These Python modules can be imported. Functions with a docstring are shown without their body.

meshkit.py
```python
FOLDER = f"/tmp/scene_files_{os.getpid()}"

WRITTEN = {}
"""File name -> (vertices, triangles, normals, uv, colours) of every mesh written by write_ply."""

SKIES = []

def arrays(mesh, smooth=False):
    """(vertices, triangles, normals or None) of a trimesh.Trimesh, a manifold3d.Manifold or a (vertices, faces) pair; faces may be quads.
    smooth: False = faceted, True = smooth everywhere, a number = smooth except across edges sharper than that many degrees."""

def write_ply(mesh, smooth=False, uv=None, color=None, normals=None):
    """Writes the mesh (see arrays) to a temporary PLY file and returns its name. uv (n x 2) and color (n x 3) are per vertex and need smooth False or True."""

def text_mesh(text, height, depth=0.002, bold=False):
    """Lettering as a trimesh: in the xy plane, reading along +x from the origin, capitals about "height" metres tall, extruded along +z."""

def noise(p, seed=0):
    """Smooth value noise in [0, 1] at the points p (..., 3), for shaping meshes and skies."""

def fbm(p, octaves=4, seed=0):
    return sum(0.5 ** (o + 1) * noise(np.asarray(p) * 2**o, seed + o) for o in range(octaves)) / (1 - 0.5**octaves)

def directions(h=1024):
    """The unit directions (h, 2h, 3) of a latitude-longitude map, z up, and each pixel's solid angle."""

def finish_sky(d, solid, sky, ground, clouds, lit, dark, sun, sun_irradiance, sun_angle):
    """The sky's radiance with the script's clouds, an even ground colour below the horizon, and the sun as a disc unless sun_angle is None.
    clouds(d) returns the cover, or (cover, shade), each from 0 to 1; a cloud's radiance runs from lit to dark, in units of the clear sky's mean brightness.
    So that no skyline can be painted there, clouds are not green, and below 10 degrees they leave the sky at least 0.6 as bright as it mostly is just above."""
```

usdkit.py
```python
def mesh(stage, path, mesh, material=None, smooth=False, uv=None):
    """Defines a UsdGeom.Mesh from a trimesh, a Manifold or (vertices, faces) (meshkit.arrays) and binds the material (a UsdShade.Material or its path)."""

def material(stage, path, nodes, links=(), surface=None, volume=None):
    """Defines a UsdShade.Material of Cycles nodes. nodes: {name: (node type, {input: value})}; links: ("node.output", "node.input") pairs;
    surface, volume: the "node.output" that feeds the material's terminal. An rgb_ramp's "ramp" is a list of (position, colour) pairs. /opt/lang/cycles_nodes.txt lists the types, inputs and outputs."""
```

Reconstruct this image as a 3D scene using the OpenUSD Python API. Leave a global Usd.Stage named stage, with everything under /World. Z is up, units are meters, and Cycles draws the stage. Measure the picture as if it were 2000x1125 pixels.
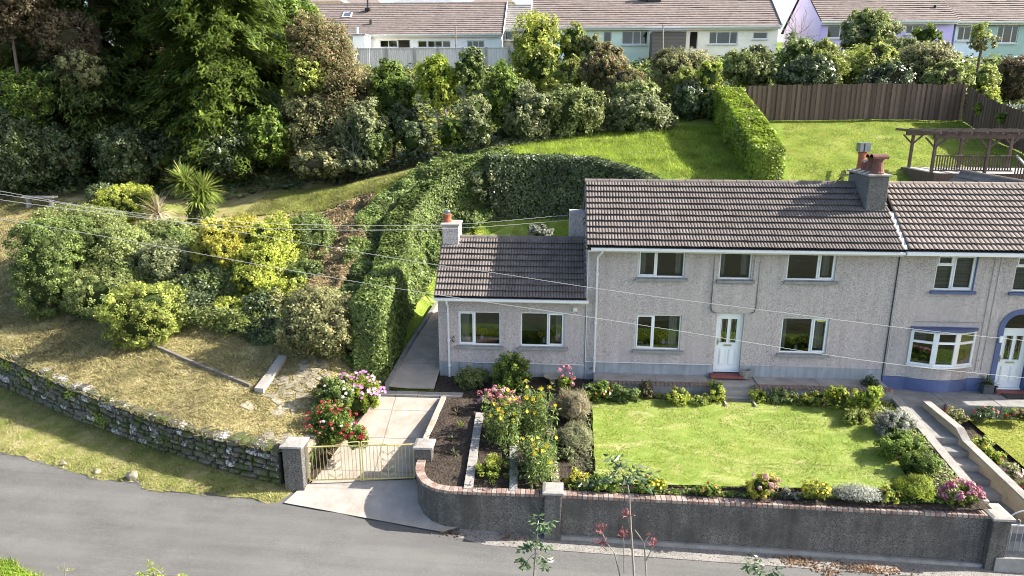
import math
import warnings
import numpy as np
import trimesh
import usdkit
import meshkit
from pxr import Gf, Sdf, Usd, UsdGeom, UsdLux, UsdShade, Vt
from scipy.interpolate import LinearNDInterpolator, RegularGridInterpolator
from scipy.ndimage import gaussian_filter
from scipy.spatial import Delaunay
import shapely
from shapely.geometry import LineString, Polygon, box as sbox

warnings.filterwarnings("ignore")
stage = Usd.Stage.CreateInMemory()
UsdGeom.Xform.Define(stage, "/World")
UsdGeom.Scope.Define(stage, "/World/Looks")

# ---------------------------------------------------------------- camera, sky, sun, exposure
EXPOSURE = 1.82
SKY_STRENGTH = 0.1
SUN_INTENSITY = 1.25
SUN = np.array([1.80, 0.23, 1.17]); SUN /= np.linalg.norm(SUN)
CAM = np.array([0.0, -22.808, 9.068])
FPX, YAW, PITCH, ROLL = 1360.0, 0.0672229, 0.2650894, 0.0009795
_f0 = np.array([-math.sin(YAW), math.cos(YAW), 0]); _r0 = np.array([math.cos(YAW), math.sin(YAW), 0]); _z = np.array([0, 0, 1.0])
FWD = _f0 * math.cos(PITCH) - _z * math.sin(PITCH)
_u = _z * math.cos(PITCH) + _f0 * math.sin(PITCH)
RIGHT = _r0 * math.cos(ROLL) + _u * math.sin(ROLL)
UP = _u * math.cos(ROLL) - _r0 * math.sin(ROLL)
cam = UsdGeom.Camera.Define(stage, "/World/camera")
cam.CreateFocalLengthAttr(24.0)
cam.CreateHorizontalApertureAttr(2 * 24.0 * 1000.0 / FPX)
cam.CreateClippingRangeAttr(Gf.Vec2f(0.1, 5000))
cam.CreateExposureAttr(EXPOSURE)
cam.AddTransformOp().Set(Gf.Matrix4d(*[float(x) for x in (*RIGHT, 0, *UP, 0, *(-FWD), 0, *CAM, 1)]))
sky = UsdLux.DomeLight.Define(stage, "/World/sky")
sky.GetPrim().SetCustomDataByKey("kind", "structure")
sky_look = usdkit.material(stage, "/World/Looks/sky", {
    "s": ("sky_texture", {"sky_type": "single_scattering", "sun_disc": False, "sun_elevation": float(math.asin(SUN[2])), "sun_rotation": float(math.atan2(SUN[0], SUN[1])), "aerosol_density": 2.6}),
    "b": ("background_shader", {"strength": SKY_STRENGTH})}, [("s.color", "b.color")], surface="b.background")
UsdShade.MaterialBindingAPI.Apply(sky.GetPrim()).Bind(sky_look)
sun = UsdLux.DistantLight.Define(stage, "/World/sun")
sun.CreateIntensityAttr(SUN_INTENSITY); sun.CreateNormalizeAttr(True); sun.CreateAngleAttr(0.5); sun.CreateColorAttr(Gf.Vec3f(1.0, 0.945, 0.85))
_sx = np.cross([0, 0, 1.0], SUN); _sx /= np.linalg.norm(_sx); _sy = np.cross(SUN, _sx)
sun.AddTransformOp().Set(Gf.Matrix4d(*[float(x) for x in (*_sx, 0, *_sy, 0, *SUN, 0, *(SUN * 40), 1)]))

rng = np.random.default_rng(7)

# ---------------------------------------------------------------- pixels of the photograph (2000 x 1125) to places
def ray(px, py):
    return FWD + RIGHT * ((px - 1000) / FPX) - UP * ((py - 562.5) / FPX)
def P(px, py, y):
    d = ray(px, py); return CAM + d * ((y - CAM[1]) / d[1])
def PZ(px, py, z):
    d = ray(px, py); return CAM + d * ((z - CAM[2]) / d[2])
def scale_at(p):
    return float(np.dot(np.asarray(p) - CAM, FWD)) / FPX      # metres per photo pixel there

# ---------------------------------------------------------------- prims
names, LOC = {}, {}
def uname(parent, name):
    k = parent + "/" + name; n = names.get(k, 0); names[k] = n + 1
    return k if n == 0 else f"{k}_{n:03d}"
def data(path, label=None, cat=None, group=None, kind=None):
    p = stage.GetPrimAtPath(path)
    for k, v in (("label", label), ("category", cat), ("group", group), ("kind", kind)):
        if v: p.SetCustomDataByKey(k, v)
    return path
def thing(name, label, cat, loc=(0, 0, 0), group=None, kind=None):
    path = uname("/World", name)
    x = UsdGeom.Xform.Define(stage, path)
    x.AddTranslateOp().Set(Gf.Vec3d(*map(float, loc)))
    LOC[path] = np.asarray(loc, float)
    return data(path, label, cat, group, kind)
def structure(name):
    path = uname("/World", name); UsdGeom.Xform.Define(stage, path); LOC[path] = np.zeros(3)
    return data(path, kind="structure")
def obj(name, mesh, mat, parent=None, smooth=False, label=None, cat=None, group=None, kind=None, rnd=None):
    """mesh in world coordinates; rnd = one number per triangle"""
    up = parent or "/World"
    path = uname(up, name)
    v, f = (mesh.vertices, mesh.faces) if hasattr(mesh, "vertices") else mesh
    loc = LOC.get(up, np.zeros(3)); LOC[path] = loc
    m = usdkit.mesh(stage, path, (np.asarray(v, float) - loc, np.asarray(f)), mat, smooth=smooth)
    if rnd is not None:
        UsdGeom.PrimvarsAPI(m).CreatePrimvar("rnd", Sdf.ValueTypeNames.FloatArray, "uniform").Set(Vt.FloatArray.FromNumpy(np.asarray(rnd, np.float32)))
    return data(path, label, cat, group, kind)
def copy_of(src, name, label, cat, loc, rotz=0.0, scale=1.0, group=None):
    path = uname("/World", name)
    x = UsdGeom.Xform.Define(stage, path)
    x.AddTranslateOp().Set(Gf.Vec3d(*map(float, loc))); x.AddRotateZOp().Set(float(rotz)); x.AddScaleOp().Set(Gf.Vec3f(*([float(scale)] * 3)))
    x.GetPrim().GetReferences().AddInternalReference(src); x.GetPrim().SetInstanceable(True)
    return data(path, label, cat, group)

# ---------------------------------------------------------------- small meshes
def cat(ms):
    vs, fs, n = [], [], 0
    for v, f in ms:
        vs.append(np.asarray(v, float)); fs.append(np.asarray(f) + n); n += len(v)
    return np.vstack(vs), np.vstack(fs)
_BF = np.array([[0, 2, 1], [1, 2, 3], [4, 5, 6], [5, 7, 6], [0, 1, 4], [1, 5, 4], [2, 6, 3], [3, 6, 7], [0, 4, 2], [2, 4, 6], [1, 3, 5], [3, 7, 5]])
def box(x0, x1, y0, y1, z0, z1):
    return np.array([[x, y, z] for z in (z0, z1) for y in (y0, y1) for x in (x0, x1)], float), _BF.copy()
def hull(pts):
    h = trimesh.convex.convex_hull(np.asarray(pts, float)); return np.array(h.vertices), np.array(h.faces)
def bbox(x0, x1, y0, y1, z0, z1, b=0.012):
    p = []
    for x, sx in ((x0, 1), (x1, -1)):
        for y, sy in ((y0, 1), (y1, -1)):
            for z, sz in ((z0, 1), (z1, -1)):
                p += [(x + sx * b, y + sy * b, z), (x + sx * b, y, z + sz * b), (x, y + sy * b, z + sz * b)]
    return hull(p)
def bar(a, b, w, h, up=(0, 0, 1), bev=0.0):
    """a beam of section w x h from a to b"""
    a, b = np.asarray(a, float), np.asarray(b, float)
    d = b - a; L = np.linalg.norm(d); d /= L
    s = np.cross(d, up); s /= np.linalg.norm(s); t = np.cross(s, d)
    v, f = bbox(0, L, -w / 2, w / 2, -h / 2, h / 2, bev) if bev else box(0, L, -w / 2, w / 2, -h / 2, h / 2)
    return a + v[:, :1] * d + v[:, 1:2] * (-s) + v[:, 2:] * t, f
def tube(pts, r, sides=8, cap=True):
    p = np.asarray(pts, float); n = len(p); r = np.broadcast_to(np.asarray(r, float), (n,))
    t = np.gradient(p, axis=0); t /= np.linalg.norm(t, axis=1, keepdims=True) + 1e-12
    ref = np.array([0, 0, 1.0]) if abs(t[:, 2]).mean() < 0.8 else np.array([1.0, 0.1, 0])
    a = np.cross(t, ref); a /= np.linalg.norm(a, axis=1, keepdims=True) + 1e-12
    b = np.cross(t, a); th = np.arange(sides) * 2 * np.pi / sides
    v = (p[:, None] + r[:, None, None] * (np.cos(th)[None, :, None] * a[:, None] + np.sin(th)[None, :, None] * b[:, None])).reshape(-1, 3)
    i = np.arange(n - 1)[:, None] * sides; j = np.arange(sides)[None]; k = (j + 1) % sides
    q = np.stack([i + j, i + k, i + sides + k, i + sides + j], -1).reshape(-1, 4)
    f = np.vstack([q[:, [0, 1, 2]], q[:, [0, 2, 3]]])
    if cap:
        v = np.vstack([v, p[0], p[-1]]); c0, c1 = n * sides, n * sides + 1; jj = np.arange(sides); kk = (jj + 1) % sides
        f = np.vstack([f, np.stack([np.full(sides, c0), kk, jj], 1), np.stack([np.full(sides, c1), (n - 1) * sides + jj, (n - 1) * sides + kk], 1)])
    return v, f
def lathe(profile, c, sides=16):
    """profile: (radius, height) pairs about the upright axis through c"""
    pr = np.asarray(profile, float); th = np.arange(sides) * 2 * np.pi / sides
    v = np.stack([pr[:, None, 0] * np.cos(th), pr[:, None, 0] * np.sin(th), np.broadcast_to(pr[:, None, 1], (len(pr), sides))], -1).reshape(-1, 3) + np.asarray(c)
    i = np.arange(len(pr) - 1)[:, None] * sides; j = np.arange(sides)[None]; k = (j + 1) % sides
    q = np.stack([i + j, i + k, i + sides + k, i + sides + j], -1).reshape(-1, 4)
    return v, np.vstack([q[:, [0, 1, 2]], q[:, [0, 2, 3]]])
def _ext(poly, d):
    out = []
    for g in getattr(poly, "geoms", [poly]):
        if g.geom_type == "Polygon" and g.area > 1e-6:
            m = trimesh.creation.extrude_polygon(g, d, engine="earcut"); out.append((np.array(m.vertices), np.array(m.faces)))
    return cat(out)
def extrude_y(poly, y0, y1):
    """an outline in x, z made solid from y0 to y1"""
    v, f = _ext(poly, y1 - y0); return np.stack([v[:, 0], y0 + v[:, 2], v[:, 1]], 1), f[:, ::-1]
def extrude_x(poly, x0, x1):
    v, f = _ext(poly, x1 - x0); return np.stack([x0 + v[:, 2], v[:, 0], v[:, 1]], 1), f
def extrude_z(poly, z0, z1):
    v, f = _ext(poly, z1 - z0); v[:, 2] += z0; return v, f
def loft(sections):
    """closed rings of equal length, skinned and capped"""
    s = np.asarray(sections, float); n, m = s.shape[:2]
    i = np.arange(n - 1)[:, None] * m; j = np.arange(m)[None]; k = (j + 1) % m
    q = np.stack([i + j, i + k, i + m + k, i + m + j], -1).reshape(-1, 4)
    f = [q[:, [0, 1, 2]], q[:, [0, 2, 3]]]
    v = np.vstack([s.reshape(-1, 3), s[0].mean(0), s[-1].mean(0)]); jj = np.arange(m); kk = (jj + 1) % m
    f += [np.stack([np.full(m, n * m), kk, jj], 1), np.stack([np.full(m, n * m + 1), (n - 1) * m + jj, (n - 1) * m + kk], 1)]
    return v, np.vstack(f)
def jit(m, s, r=rng):
    return m[0] + r.normal(0, s, m[0].shape), m[1]
def fbm(p, o=4, seed=0):
    return meshkit.fbm(p, o, seed)
def unit(v):
    return v / (np.linalg.norm(v, axis=-1, keepdims=True) + 1e-12)

# ---------------------------------------------------------------- looks
def look(name, stops, scale=6.0, detail=5, rough=0.85, bump=0.0, bscale=None, spec=0.25, stains=None, vor=None, metallic=0.0, rnd=0.0, stretch=None, distort=0.0, bdist=0.02, k=0.77, streak=None):
    """noise-coloured surface; stains = (scale, colour, low, high); vor = (scale, colour, amount) specks; rnd = brightness spread per object"""
    dim = lambda c: tuple(x * k for x in c)
    stops = [(a, dim(c)) for a, c in stops]; stains = stains and (stains[0], dim(stains[1]), *stains[2:]); vor = vor and (vor[0], dim(vor[1]), vor[2])
    n = {"g": ("geometry", {}), "n": ("noise_texture", {"scale": scale, "detail": detail, "roughness": 0.6, "distortion": distort}), "r": ("rgb_ramp", {"ramp": stops}),
         "p": ("principled_bsdf", {"roughness": rough, "specular_ior_level": spec, "metallic": metallic})}
    l = [("n.fac", "r.fac")]
    src = "g.position"
    if stretch:
        n["m"] = ("mapping", {"scale": stretch}); l.append(("g.position", "m.vector")); src = "m.vector"
    l.append((src, "n.vector"))
    c = "r.color"
    if vor:
        n["v"] = ("voronoi_texture", {"scale": vor[0], "feature": "f1"}); l.append((src, "v.vector"))
        n["vs"] = ("separate_color", {}); n["vm"] = ("map_range", {"from_min": vor[2], "from_max": vor[2] + 0.08, "clamp": True}); n["vx"] = ("mix_color", {"b": vor[1]})
        l += [("v.color", "vs.color"), ("vs.r", "vm.value"), ("vm.result", "vx.fac"), (c, "vx.a")]; c = "vx.result"
    if stains:
        n["sn"] = ("noise_texture", {"scale": stains[0], "detail": 6, "roughness": 0.65}); n["sm"] = ("map_range", {"from_min": stains[2], "from_max": stains[3], "clamp": True}); n["sx"] = ("mix_color", {"b": stains[1]})
        l += [("g.position", "sn.vector"), ("sn.fac", "sm.value"), ("sm.result", "sx.fac"), (c, "sx.a")]; c = "sx.result"
    if streak:
        streak = streak if isinstance(streak, tuple) else (streak, (3.2, 3.2, 0.28), (0, 0, 0)); n["km"] = ("mapping", {"scale": streak[1], "rotation": streak[2]}); n["kn"] = ("noise_texture", {"scale": 1.6, "detail": 6, "roughness": 0.62}); n["kr"] = ("map_range", {"from_min": 0.35, "from_max": 0.68, "to_min": 1.06, "to_max": streak[0], "clamp": True}); n["kh"] = ("hsv", {})
        l += [("g.position", "km.vector"), ("km.vector", "kn.vector"), ("kn.fac", "kr.value"), ("kr.result", "kh.value"), (c, "kh.color")]; c = "kh.color"
    if rnd:
        n["o"] = ("attribute", {"attribute": "rnd"}); n["om"] = ("map_range", {"to_min": 1 - rnd, "to_max": 1 + rnd}); n["ov"] = ("hsv", {})
        l += [("o.fac", "om.value"), ("om.result", "ov.value"), (c, "ov.color")]; c = "ov.color"
    l.append((c, "p.base_color"))
    if bump:
        n["bn"] = ("noise_texture", {"scale": bscale or scale * 2, "detail": 4}); n["b"] = ("bump", {"strength": bump, "distance": bdist})
        l += [(src, "bn.vector"), ("bn.fac", "b.height"), ("b.normal", "p.normal")]
    return usdkit.material(stage, "/World/Looks/" + name, n, l, surface="p.BSDF")

def leaf(name, stops, patch=0.45, trans=0.3, rough=0.45, spec=0.35, pscale=0.9):
    """leaves: colour per leaf, drifting in patches, some light through"""
    n = {"a": ("attribute", {"attribute": "rnd"}), "r": ("rgb_ramp", {"ramp": stops}), "g": ("geometry", {}), "n": ("noise_texture", {"scale": pscale, "detail": 3}),
         "m": ("map_range", {"from_min": 0.3, "from_max": 0.7, "to_min": 1 - patch, "to_max": 1 + patch}), "h": ("hsv", {}),
         "p": ("principled_bsdf", {"roughness": rough, "specular_ior_level": spec}), "t": ("translucent_bsdf", {}), "x": ("mix_closure", {"fac": trans})}
    l = [("a.fac", "r.fac"), ("g.position", "n.vector"), ("n.fac", "m.value"), ("m.result", "h.value"), ("r.color", "h.color"), ("h.color", "p.base_color"), ("h.color", "t.color"), ("p.BSDF", "x.closure1"), ("t.BSDF", "x.closure2")]
    return usdkit.material(stage, "/World/Looks/" + name, n, l, surface="x.closure")
def plain(name, col, rough=0.5, spec=0.4, metallic=0.0):
    d = tuple(c * 0.82 for c in col)
    return look(name, [(0.35, d), (0.65, col)], scale=5, rough=rough, spec=spec, metallic=metallic)

M = {}
M["pebbledash"] = look("pebbledash", [(0.3, (0.43, 0.372, 0.352)), (0.55, (0.515, 0.457, 0.438)), (0.75, (0.585, 0.53, 0.512))], scale=18, detail=6, rough=0.95, bump=0.7, bscale=75, vor=(64, (0.235, 0.20, 0.19), 0.68), stains=(0.7, (0.45, 0.395, 0.372), 0.5, 0.8), bdist=0.02, streak=.86, k=.85)
M["wall_dash"] = look("wall_dash", [(0.3, (0.125, 0.115, 0.105)), (0.6, (0.20, 0.187, 0.172)), (0.8, (0.31, 0.292, 0.268))], scale=18, detail=7, rough=0.95, bump=0.9, bscale=60, vor=(52, (0.07, 0.064, 0.058), 0.62), stains=(1.1, (0.085, 0.079, 0.07), 0.44, 0.66), bdist=0.02, streak=.70)
M["chimney_dash"] = look("chimney_dash", [(0.3, (0.11, 0.105, 0.098)), (0.6, (0.20, 0.192, 0.18)), (0.8, (0.31, 0.298, 0.28))], scale=12, detail=7, rough=0.95, bump=0.9, bscale=60, vor=(55, (0.09, 0.085, 0.08), 0.6), stains=(2.2, (0.10, 0.095, 0.09), 0.5, 0.7), bdist=0.02)
M["render_grey"] = look("render_grey", [(0.3, (0.26, 0.28, 0.30)), (0.7, (0.36, 0.38, 0.40))], scale=1.6, rough=0.85, streak=.72, stains=(3.0, (0.22, 0.22, 0.22), 0.58, 0.8))
M["render_tan"] = look("render_tan", [(0.3, (0.40, 0.30, 0.19)), (0.7, (0.52, 0.42, 0.28))], scale=2.2, rough=0.9, stains=(4.0, (0.20, 0.17, 0.13), 0.55, 0.78), bump=0.3, bscale=30)
M["blue_paint"] = look("blue_paint", [(0.3, (0.075, 0.10, 0.21)), (0.7, (0.10, 0.13, 0.26))], scale=2.5, rough=0.6)
M["white"] = look("white_plastic", [(0.3, (0.78, 0.79, 0.80)), (0.7, (0.84, 0.84, 0.84))], scale=2.0, rough=0.35, spec=0.5)
M["white_worn"] = look("white_worn", [(0.3, (0.62, 0.62, 0.58)), (0.7, (0.76, 0.75, 0.71))], scale=3.0, rough=0.5, stains=(5, (0.45, 0.44, 0.40), 0.6, 0.8))
M["tile"] = look("roof_tile", [(0.25, (0.132, 0.110, 0.098)), (0.5, (0.178, 0.150, 0.135)), (0.75, (0.228, 0.196, 0.178))], scale=2.6, detail=8, rough=0.9, bump=0.4, bscale=60, stains=(7.5, (0.55, 0.53, 0.49), 0.715, 0.735), rnd=0.08)
M["tile_b"] = look("roof_tile_neighbour", [(0.25, (0.212, 0.172, 0.146)), (0.5, (0.262, 0.216, 0.186)), (0.75, (0.312, 0.264, 0.230))], scale=2.6, detail=8, rough=0.9, bump=0.4, bscale=60, stains=(7.5, (0.55, 0.53, 0.49), 0.72, 0.735), rnd=0.08)
M["tile_bed"] = plain("tile_bed", (0.03, 0.025, 0.022), 0.95)
M["far_tile"] = look("far_tile", [(0.3, (0.19, 0.15, 0.135)), (0.7, (0.29, 0.24, 0.215))], scale=3.5, detail=6, rough=0.9, stains=(9, (0.40, 0.36, 0.33), 0.66, 0.7))
M["far_tile_grey"] = look("far_tile_grey", [(0.3, (0.22, 0.20, 0.19)), (0.7, (0.30, 0.28, 0.265))], scale=3.5, detail=6, rough=0.9)
M["lead"] = look("lead", [(0.3, (0.28, 0.31, 0.34)), (0.7, (0.45, 0.48, 0.51))], scale=5, rough=0.5, spec=0.5, stains=(9, (0.62, 0.63, 0.63), 0.55, 0.7))
M["concrete"] = look("concrete", [(0.3, (0.31, 0.28, 0.25)), (0.7, (0.44, 0.40, 0.36))], scale=2.2, detail=8, rough=0.9, bump=0.35, bscale=40, stains=(1.3, (0.26, 0.21, 0.165), 0.52, 0.8))
M["concrete_pale"] = look("concrete_pale", [(0.3, (0.36, 0.31, 0.26)), (0.7, (0.50, 0.44, 0.38))], scale=1.8, detail=8, rough=0.9, bump=0.3, bscale=30, stains=(1.1, (0.25, 0.175, 0.12), 0.50, 0.80))
M["concrete_dark"] = look("concrete_dark", [(0.3, (0.20, 0.19, 0.18)), (0.7, (0.32, 0.31, 0.29))], scale=3, detail=8, rough=0.92, bump=0.35, bscale=40, stains=(2.0, (0.14, 0.13, 0.12), 0.55, 0.8))
M["coping"] = look("coping", [(0.3, (0.24, 0.222, 0.20)), (0.7, (0.39, 0.365, 0.335))], scale=4, detail=8, rough=0.92, bump=0.4, bscale=35, stains=(9, (0.58, 0.56, 0.52), 0.60, 0.68))
M["sill"] = look("sill", [(0.3, (0.20, 0.20, 0.19)), (0.7, (0.30, 0.30, 0.29))], scale=6, rough=0.9)
for i, (a, b) in enumerate((((0.20, 0.128, 0.102), (0.30, 0.205, 0.168)), ((0.27, 0.21, 0.18), (0.39, 0.31, 0.27)), ((0.165, 0.115, 0.096), (0.25, 0.182, 0.155)))):
    M["brick%d" % i] = look("brick_%d" % i, [(0.3, a), (0.7, b)], scale=14, rough=0.9, bump=0.4, bscale=60, stains=(16, (0.50, 0.46, 0.42), 0.58, 0.66))
for i, (a, b) in enumerate((((0.075, 0.070, 0.054), (0.135, 0.125, 0.10)), ((0.095, 0.082, 0.06), (0.155, 0.138, 0.105)), ((0.055, 0.054, 0.044), (0.105, 0.10, 0.08)))):
    M["stone%d" % i] = look("stone_%d" % i, [(0.3, a), (0.7, b)], scale=7, detail=7, rough=0.92, bump=0.8, bscale=26, vor=(26, (0.42, 0.41, 0.38), 0.90), stains=(2.6, (0.070, 0.092, 0.022), 0.46, 0.60), bdist=.03)
M["stone_lichen"] = look("stone_lichen", [(0.3, (0.11, 0.10, 0.085)), (0.7, (0.18, 0.165, 0.14))], scale=7, detail=7, rough=0.92, bump=0.8, bscale=26, stains=(13, (0.60, 0.585, 0.55), 0.49, 0.56), bdist=.03)
M["mortar"] = look("mortar", [(0.3, (0.022, 0.022, 0.014)), (0.7, (0.05, 0.05, 0.03))], scale=9, rough=0.95)
M["paving"] = look("paving_stone", [(0.3, (0.26, 0.225, 0.16)), (0.7, (0.44, 0.39, 0.30))], scale=6, detail=7, rough=0.92, bump=0.5, bscale=30, rnd=0.25, stains=(7, (0.20, 0.18, 0.09), 0.52, 0.66))
M["asphalt"] = look("asphalt", [(0.32, (0.150, 0.146, 0.140)), (0.68, (0.195, 0.190, 0.182))], scale=0.9, detail=15, rough=0.95, bump=0.5, bscale=80, vor=(60, (0.23, 0.225, 0.217), 0.80), stains=(0.35, (0.19, 0.184, 0.174), 0.48, 0.72), bdist=0.012, k=.58, streak=(0.80, (0.10, 1.15, 1), (0, 0, 0.22)))
M["gutter_strip"] = look("gutter_strip", [(0.3, (0.22, 0.205, 0.185)), (0.7, (0.32, 0.30, 0.275))], scale=2.0, detail=9, rough=0.93, bump=0.5, bscale=70, vor=(45, (0.14, 0.13, 0.12), 0.7), stains=(1.4, (0.16, 0.15, 0.135), 0.55, 0.75))
M["soil"] = look("soil", [(0.3, (0.030, 0.022, 0.016)), (0.55, (0.065, 0.048, 0.036)), (0.8, (0.12, 0.09, 0.068))], scale=9, detail=9, rough=0.98, bump=1.0, bscale=14, bdist=0.06)
M["lawn"] = look("lawn", [(0.28, (0.13, 0.205, 0.026)), (0.48, (0.195, 0.262, 0.048)), (0.60, (0.275, 0.305, 0.092)), (0.70, (0.40, 0.365, 0.175))], scale=1.3, detail=11, rough=0.9, bump=0.8, bscale=60, stretch=(0.7, 1.7, 1), distort=1.6, stains=(34, (0.13, 0.19, 0.022), 0.50, 0.72), bdist=0.03, k=1.0)
M["lawn_b"] = look("lawn_neighbour", [(0.3, (0.20, 0.245, 0.025)), (0.5, (0.27, 0.30, 0.045)), (0.75, (0.36, 0.35, 0.09))], scale=1.6, detail=10, rough=0.9, bump=0.8, bscale=70, stains=(26, (0.19, 0.24, 0.03), 0.5, 0.75), bdist=0.03)
M["wood_dark"] = look("fence_brown", [(0.3, (0.082, 0.054, 0.038)), (0.7, (0.165, 0.115, 0.084))], scale=3, detail=6, rough=0.9, stretch=(14, 14, 1.2), rnd=0.35)
M["wood_pergola"] = look("pergola_brown", [(0.3, (0.085, 0.055, 0.042)), (0.7, (0.16, 0.11, 0.088))], scale=6, detail=6, rough=0.8)
M["deck"] = look("deck_grey", [(0.3, (0.34, 0.32, 0.30)), (0.7, (0.48, 0.46, 0.44))], scale=5, rough=0.85)
M["wood_grey"] = look("wood_grey", [(0.3, (0.13, 0.11, 0.095)), (0.7, (0.22, 0.19, 0.165))], scale=6, rough=0.9, stretch=(1, 1, 9))
M["fence_white"] = look("fence_white", [(0.3, (0.50, 0.48, 0.45)), (0.7, (0.68, 0.66, 0.62))], scale=2, rough=0.85, stretch=(6, 6, 0.6))
M["gate_yellow"] = look("gate_yellow", [(0.3, (0.58, 0.46, 0.14)), (0.7, (0.74, 0.63, 0.28))], scale=9, rough=0.5, stains=(20, (0.62, 0.55, 0.38), 0.55, 0.7))
M["gate_grey"] = plain("gate_grey", (0.55, 0.55, 0.56), 0.5)
M["terracotta"] = look("terracotta", [(0.3, (0.30, 0.085, 0.045)), (0.7, (0.42, 0.15, 0.085))], scale=8, rough=0.8)
M["terracotta_old"] = look("terracotta_old", [(0.3, (0.14, 0.055, 0.042)), (0.7, (0.22, 0.10, 0.075))], scale=9, rough=0.85, stains=(12, (0.12, 0.09, 0.08), 0.55, 0.7))
M["steel"] = plain("steel", (0.42, 0.44, 0.46), 0.35, 0.5, 0.9)
M["black"] = plain("black", (0.025, 0.025, 0.026), 0.5)
M["slate_pot"] = plain("slate_pot", (0.055, 0.06, 0.07), 0.6)
M["stone_pot"] = look("stone_pot", [(0.3, (0.27, 0.25, 0.20)), (0.7, (0.40, 0.37, 0.31))], scale=14, rough=0.9)
M["red_step"] = look("red_step", [(0.3, (0.20, 0.055, 0.05)), (0.7, (0.28, 0.085, 0.075))], scale=5, rough=0.6)
M["mat"] = plain("door_mat", (0.05, 0.035, 0.03), 0.95)
M["brass"] = plain("brass", (0.5, 0.44, 0.30), 0.35, 0.5, 0.7)
M["curtain"] = look("curtain", [(0.3, (0.55, 0.54, 0.50)), (0.7, (0.72, 0.70, 0.66))], scale=4, rough=0.9, stretch=(12, 1, 0.2))
M["blind"] = look("blind", [(0.35, (0.16, 0.17, 0.18)), (0.65, (0.42, 0.43, 0.43))], scale=9, detail=1, rough=0.7, stretch=(0.05, 0.05, 5))
M["room"] = look("room", [(0.3, (0.50, 0.46, 0.40)), (0.7, (0.70, 0.66, 0.58))], scale=1.3, rough=.9)
M["room_floor"] = plain("room_floor", (0.10, 0.07, 0.05), 0.8)
M["wire"] = plain("wire", (0.42, 0.42, 0.42), 0.5)
M["drain_white"] = plain("drain_white", (0.70, 0.70, 0.68), 0.7)
M["patch_orange"] = plain("patch_orange", (0.40, 0.23, 0.16), 0.9)
M["bark"] = look("bark", [(0.3, (0.09, 0.07, 0.055)), (0.7, (0.20, 0.165, 0.13))], scale=9, rough=0.95, stretch=(2, 2, 0.5), bump=0.5, bscale=20)
M["twig_pale"] = look("twig_pale", [(0.3, (0.22, 0.185, 0.16)), (0.7, (0.34, 0.30, 0.265))], scale=9, rough=0.8)
M["twig_red"] = plain("twig_red", (0.30, 0.07, 0.08), 0.6)
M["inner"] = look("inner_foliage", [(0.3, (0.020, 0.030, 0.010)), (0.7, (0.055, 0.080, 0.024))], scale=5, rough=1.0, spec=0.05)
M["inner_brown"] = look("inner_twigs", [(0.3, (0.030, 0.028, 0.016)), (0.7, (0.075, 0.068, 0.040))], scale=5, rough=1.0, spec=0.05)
for nm, col in dict(cream=(0.80, 0.74, 0.63), mint=(0.62, 0.72, 0.60), lilac=(0.52, 0.44, 0.74), lilac_pale=(0.62, 0.54, 0.76), white_wall=(0.84, 0.84, 0.81), paleblue=(0.62, 0.70, 0.76), seagreen=(0.34, 0.46, 0.40), greywall=(0.42, 0.37, 0.33)).items():
    M[nm] = look("wall_" + nm, [(0.3, tuple(c * 0.88 for c in col)), (0.7, col)], scale=1.2, rough=0.9, bump=0.2, bscale=30, k=1.0)

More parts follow.
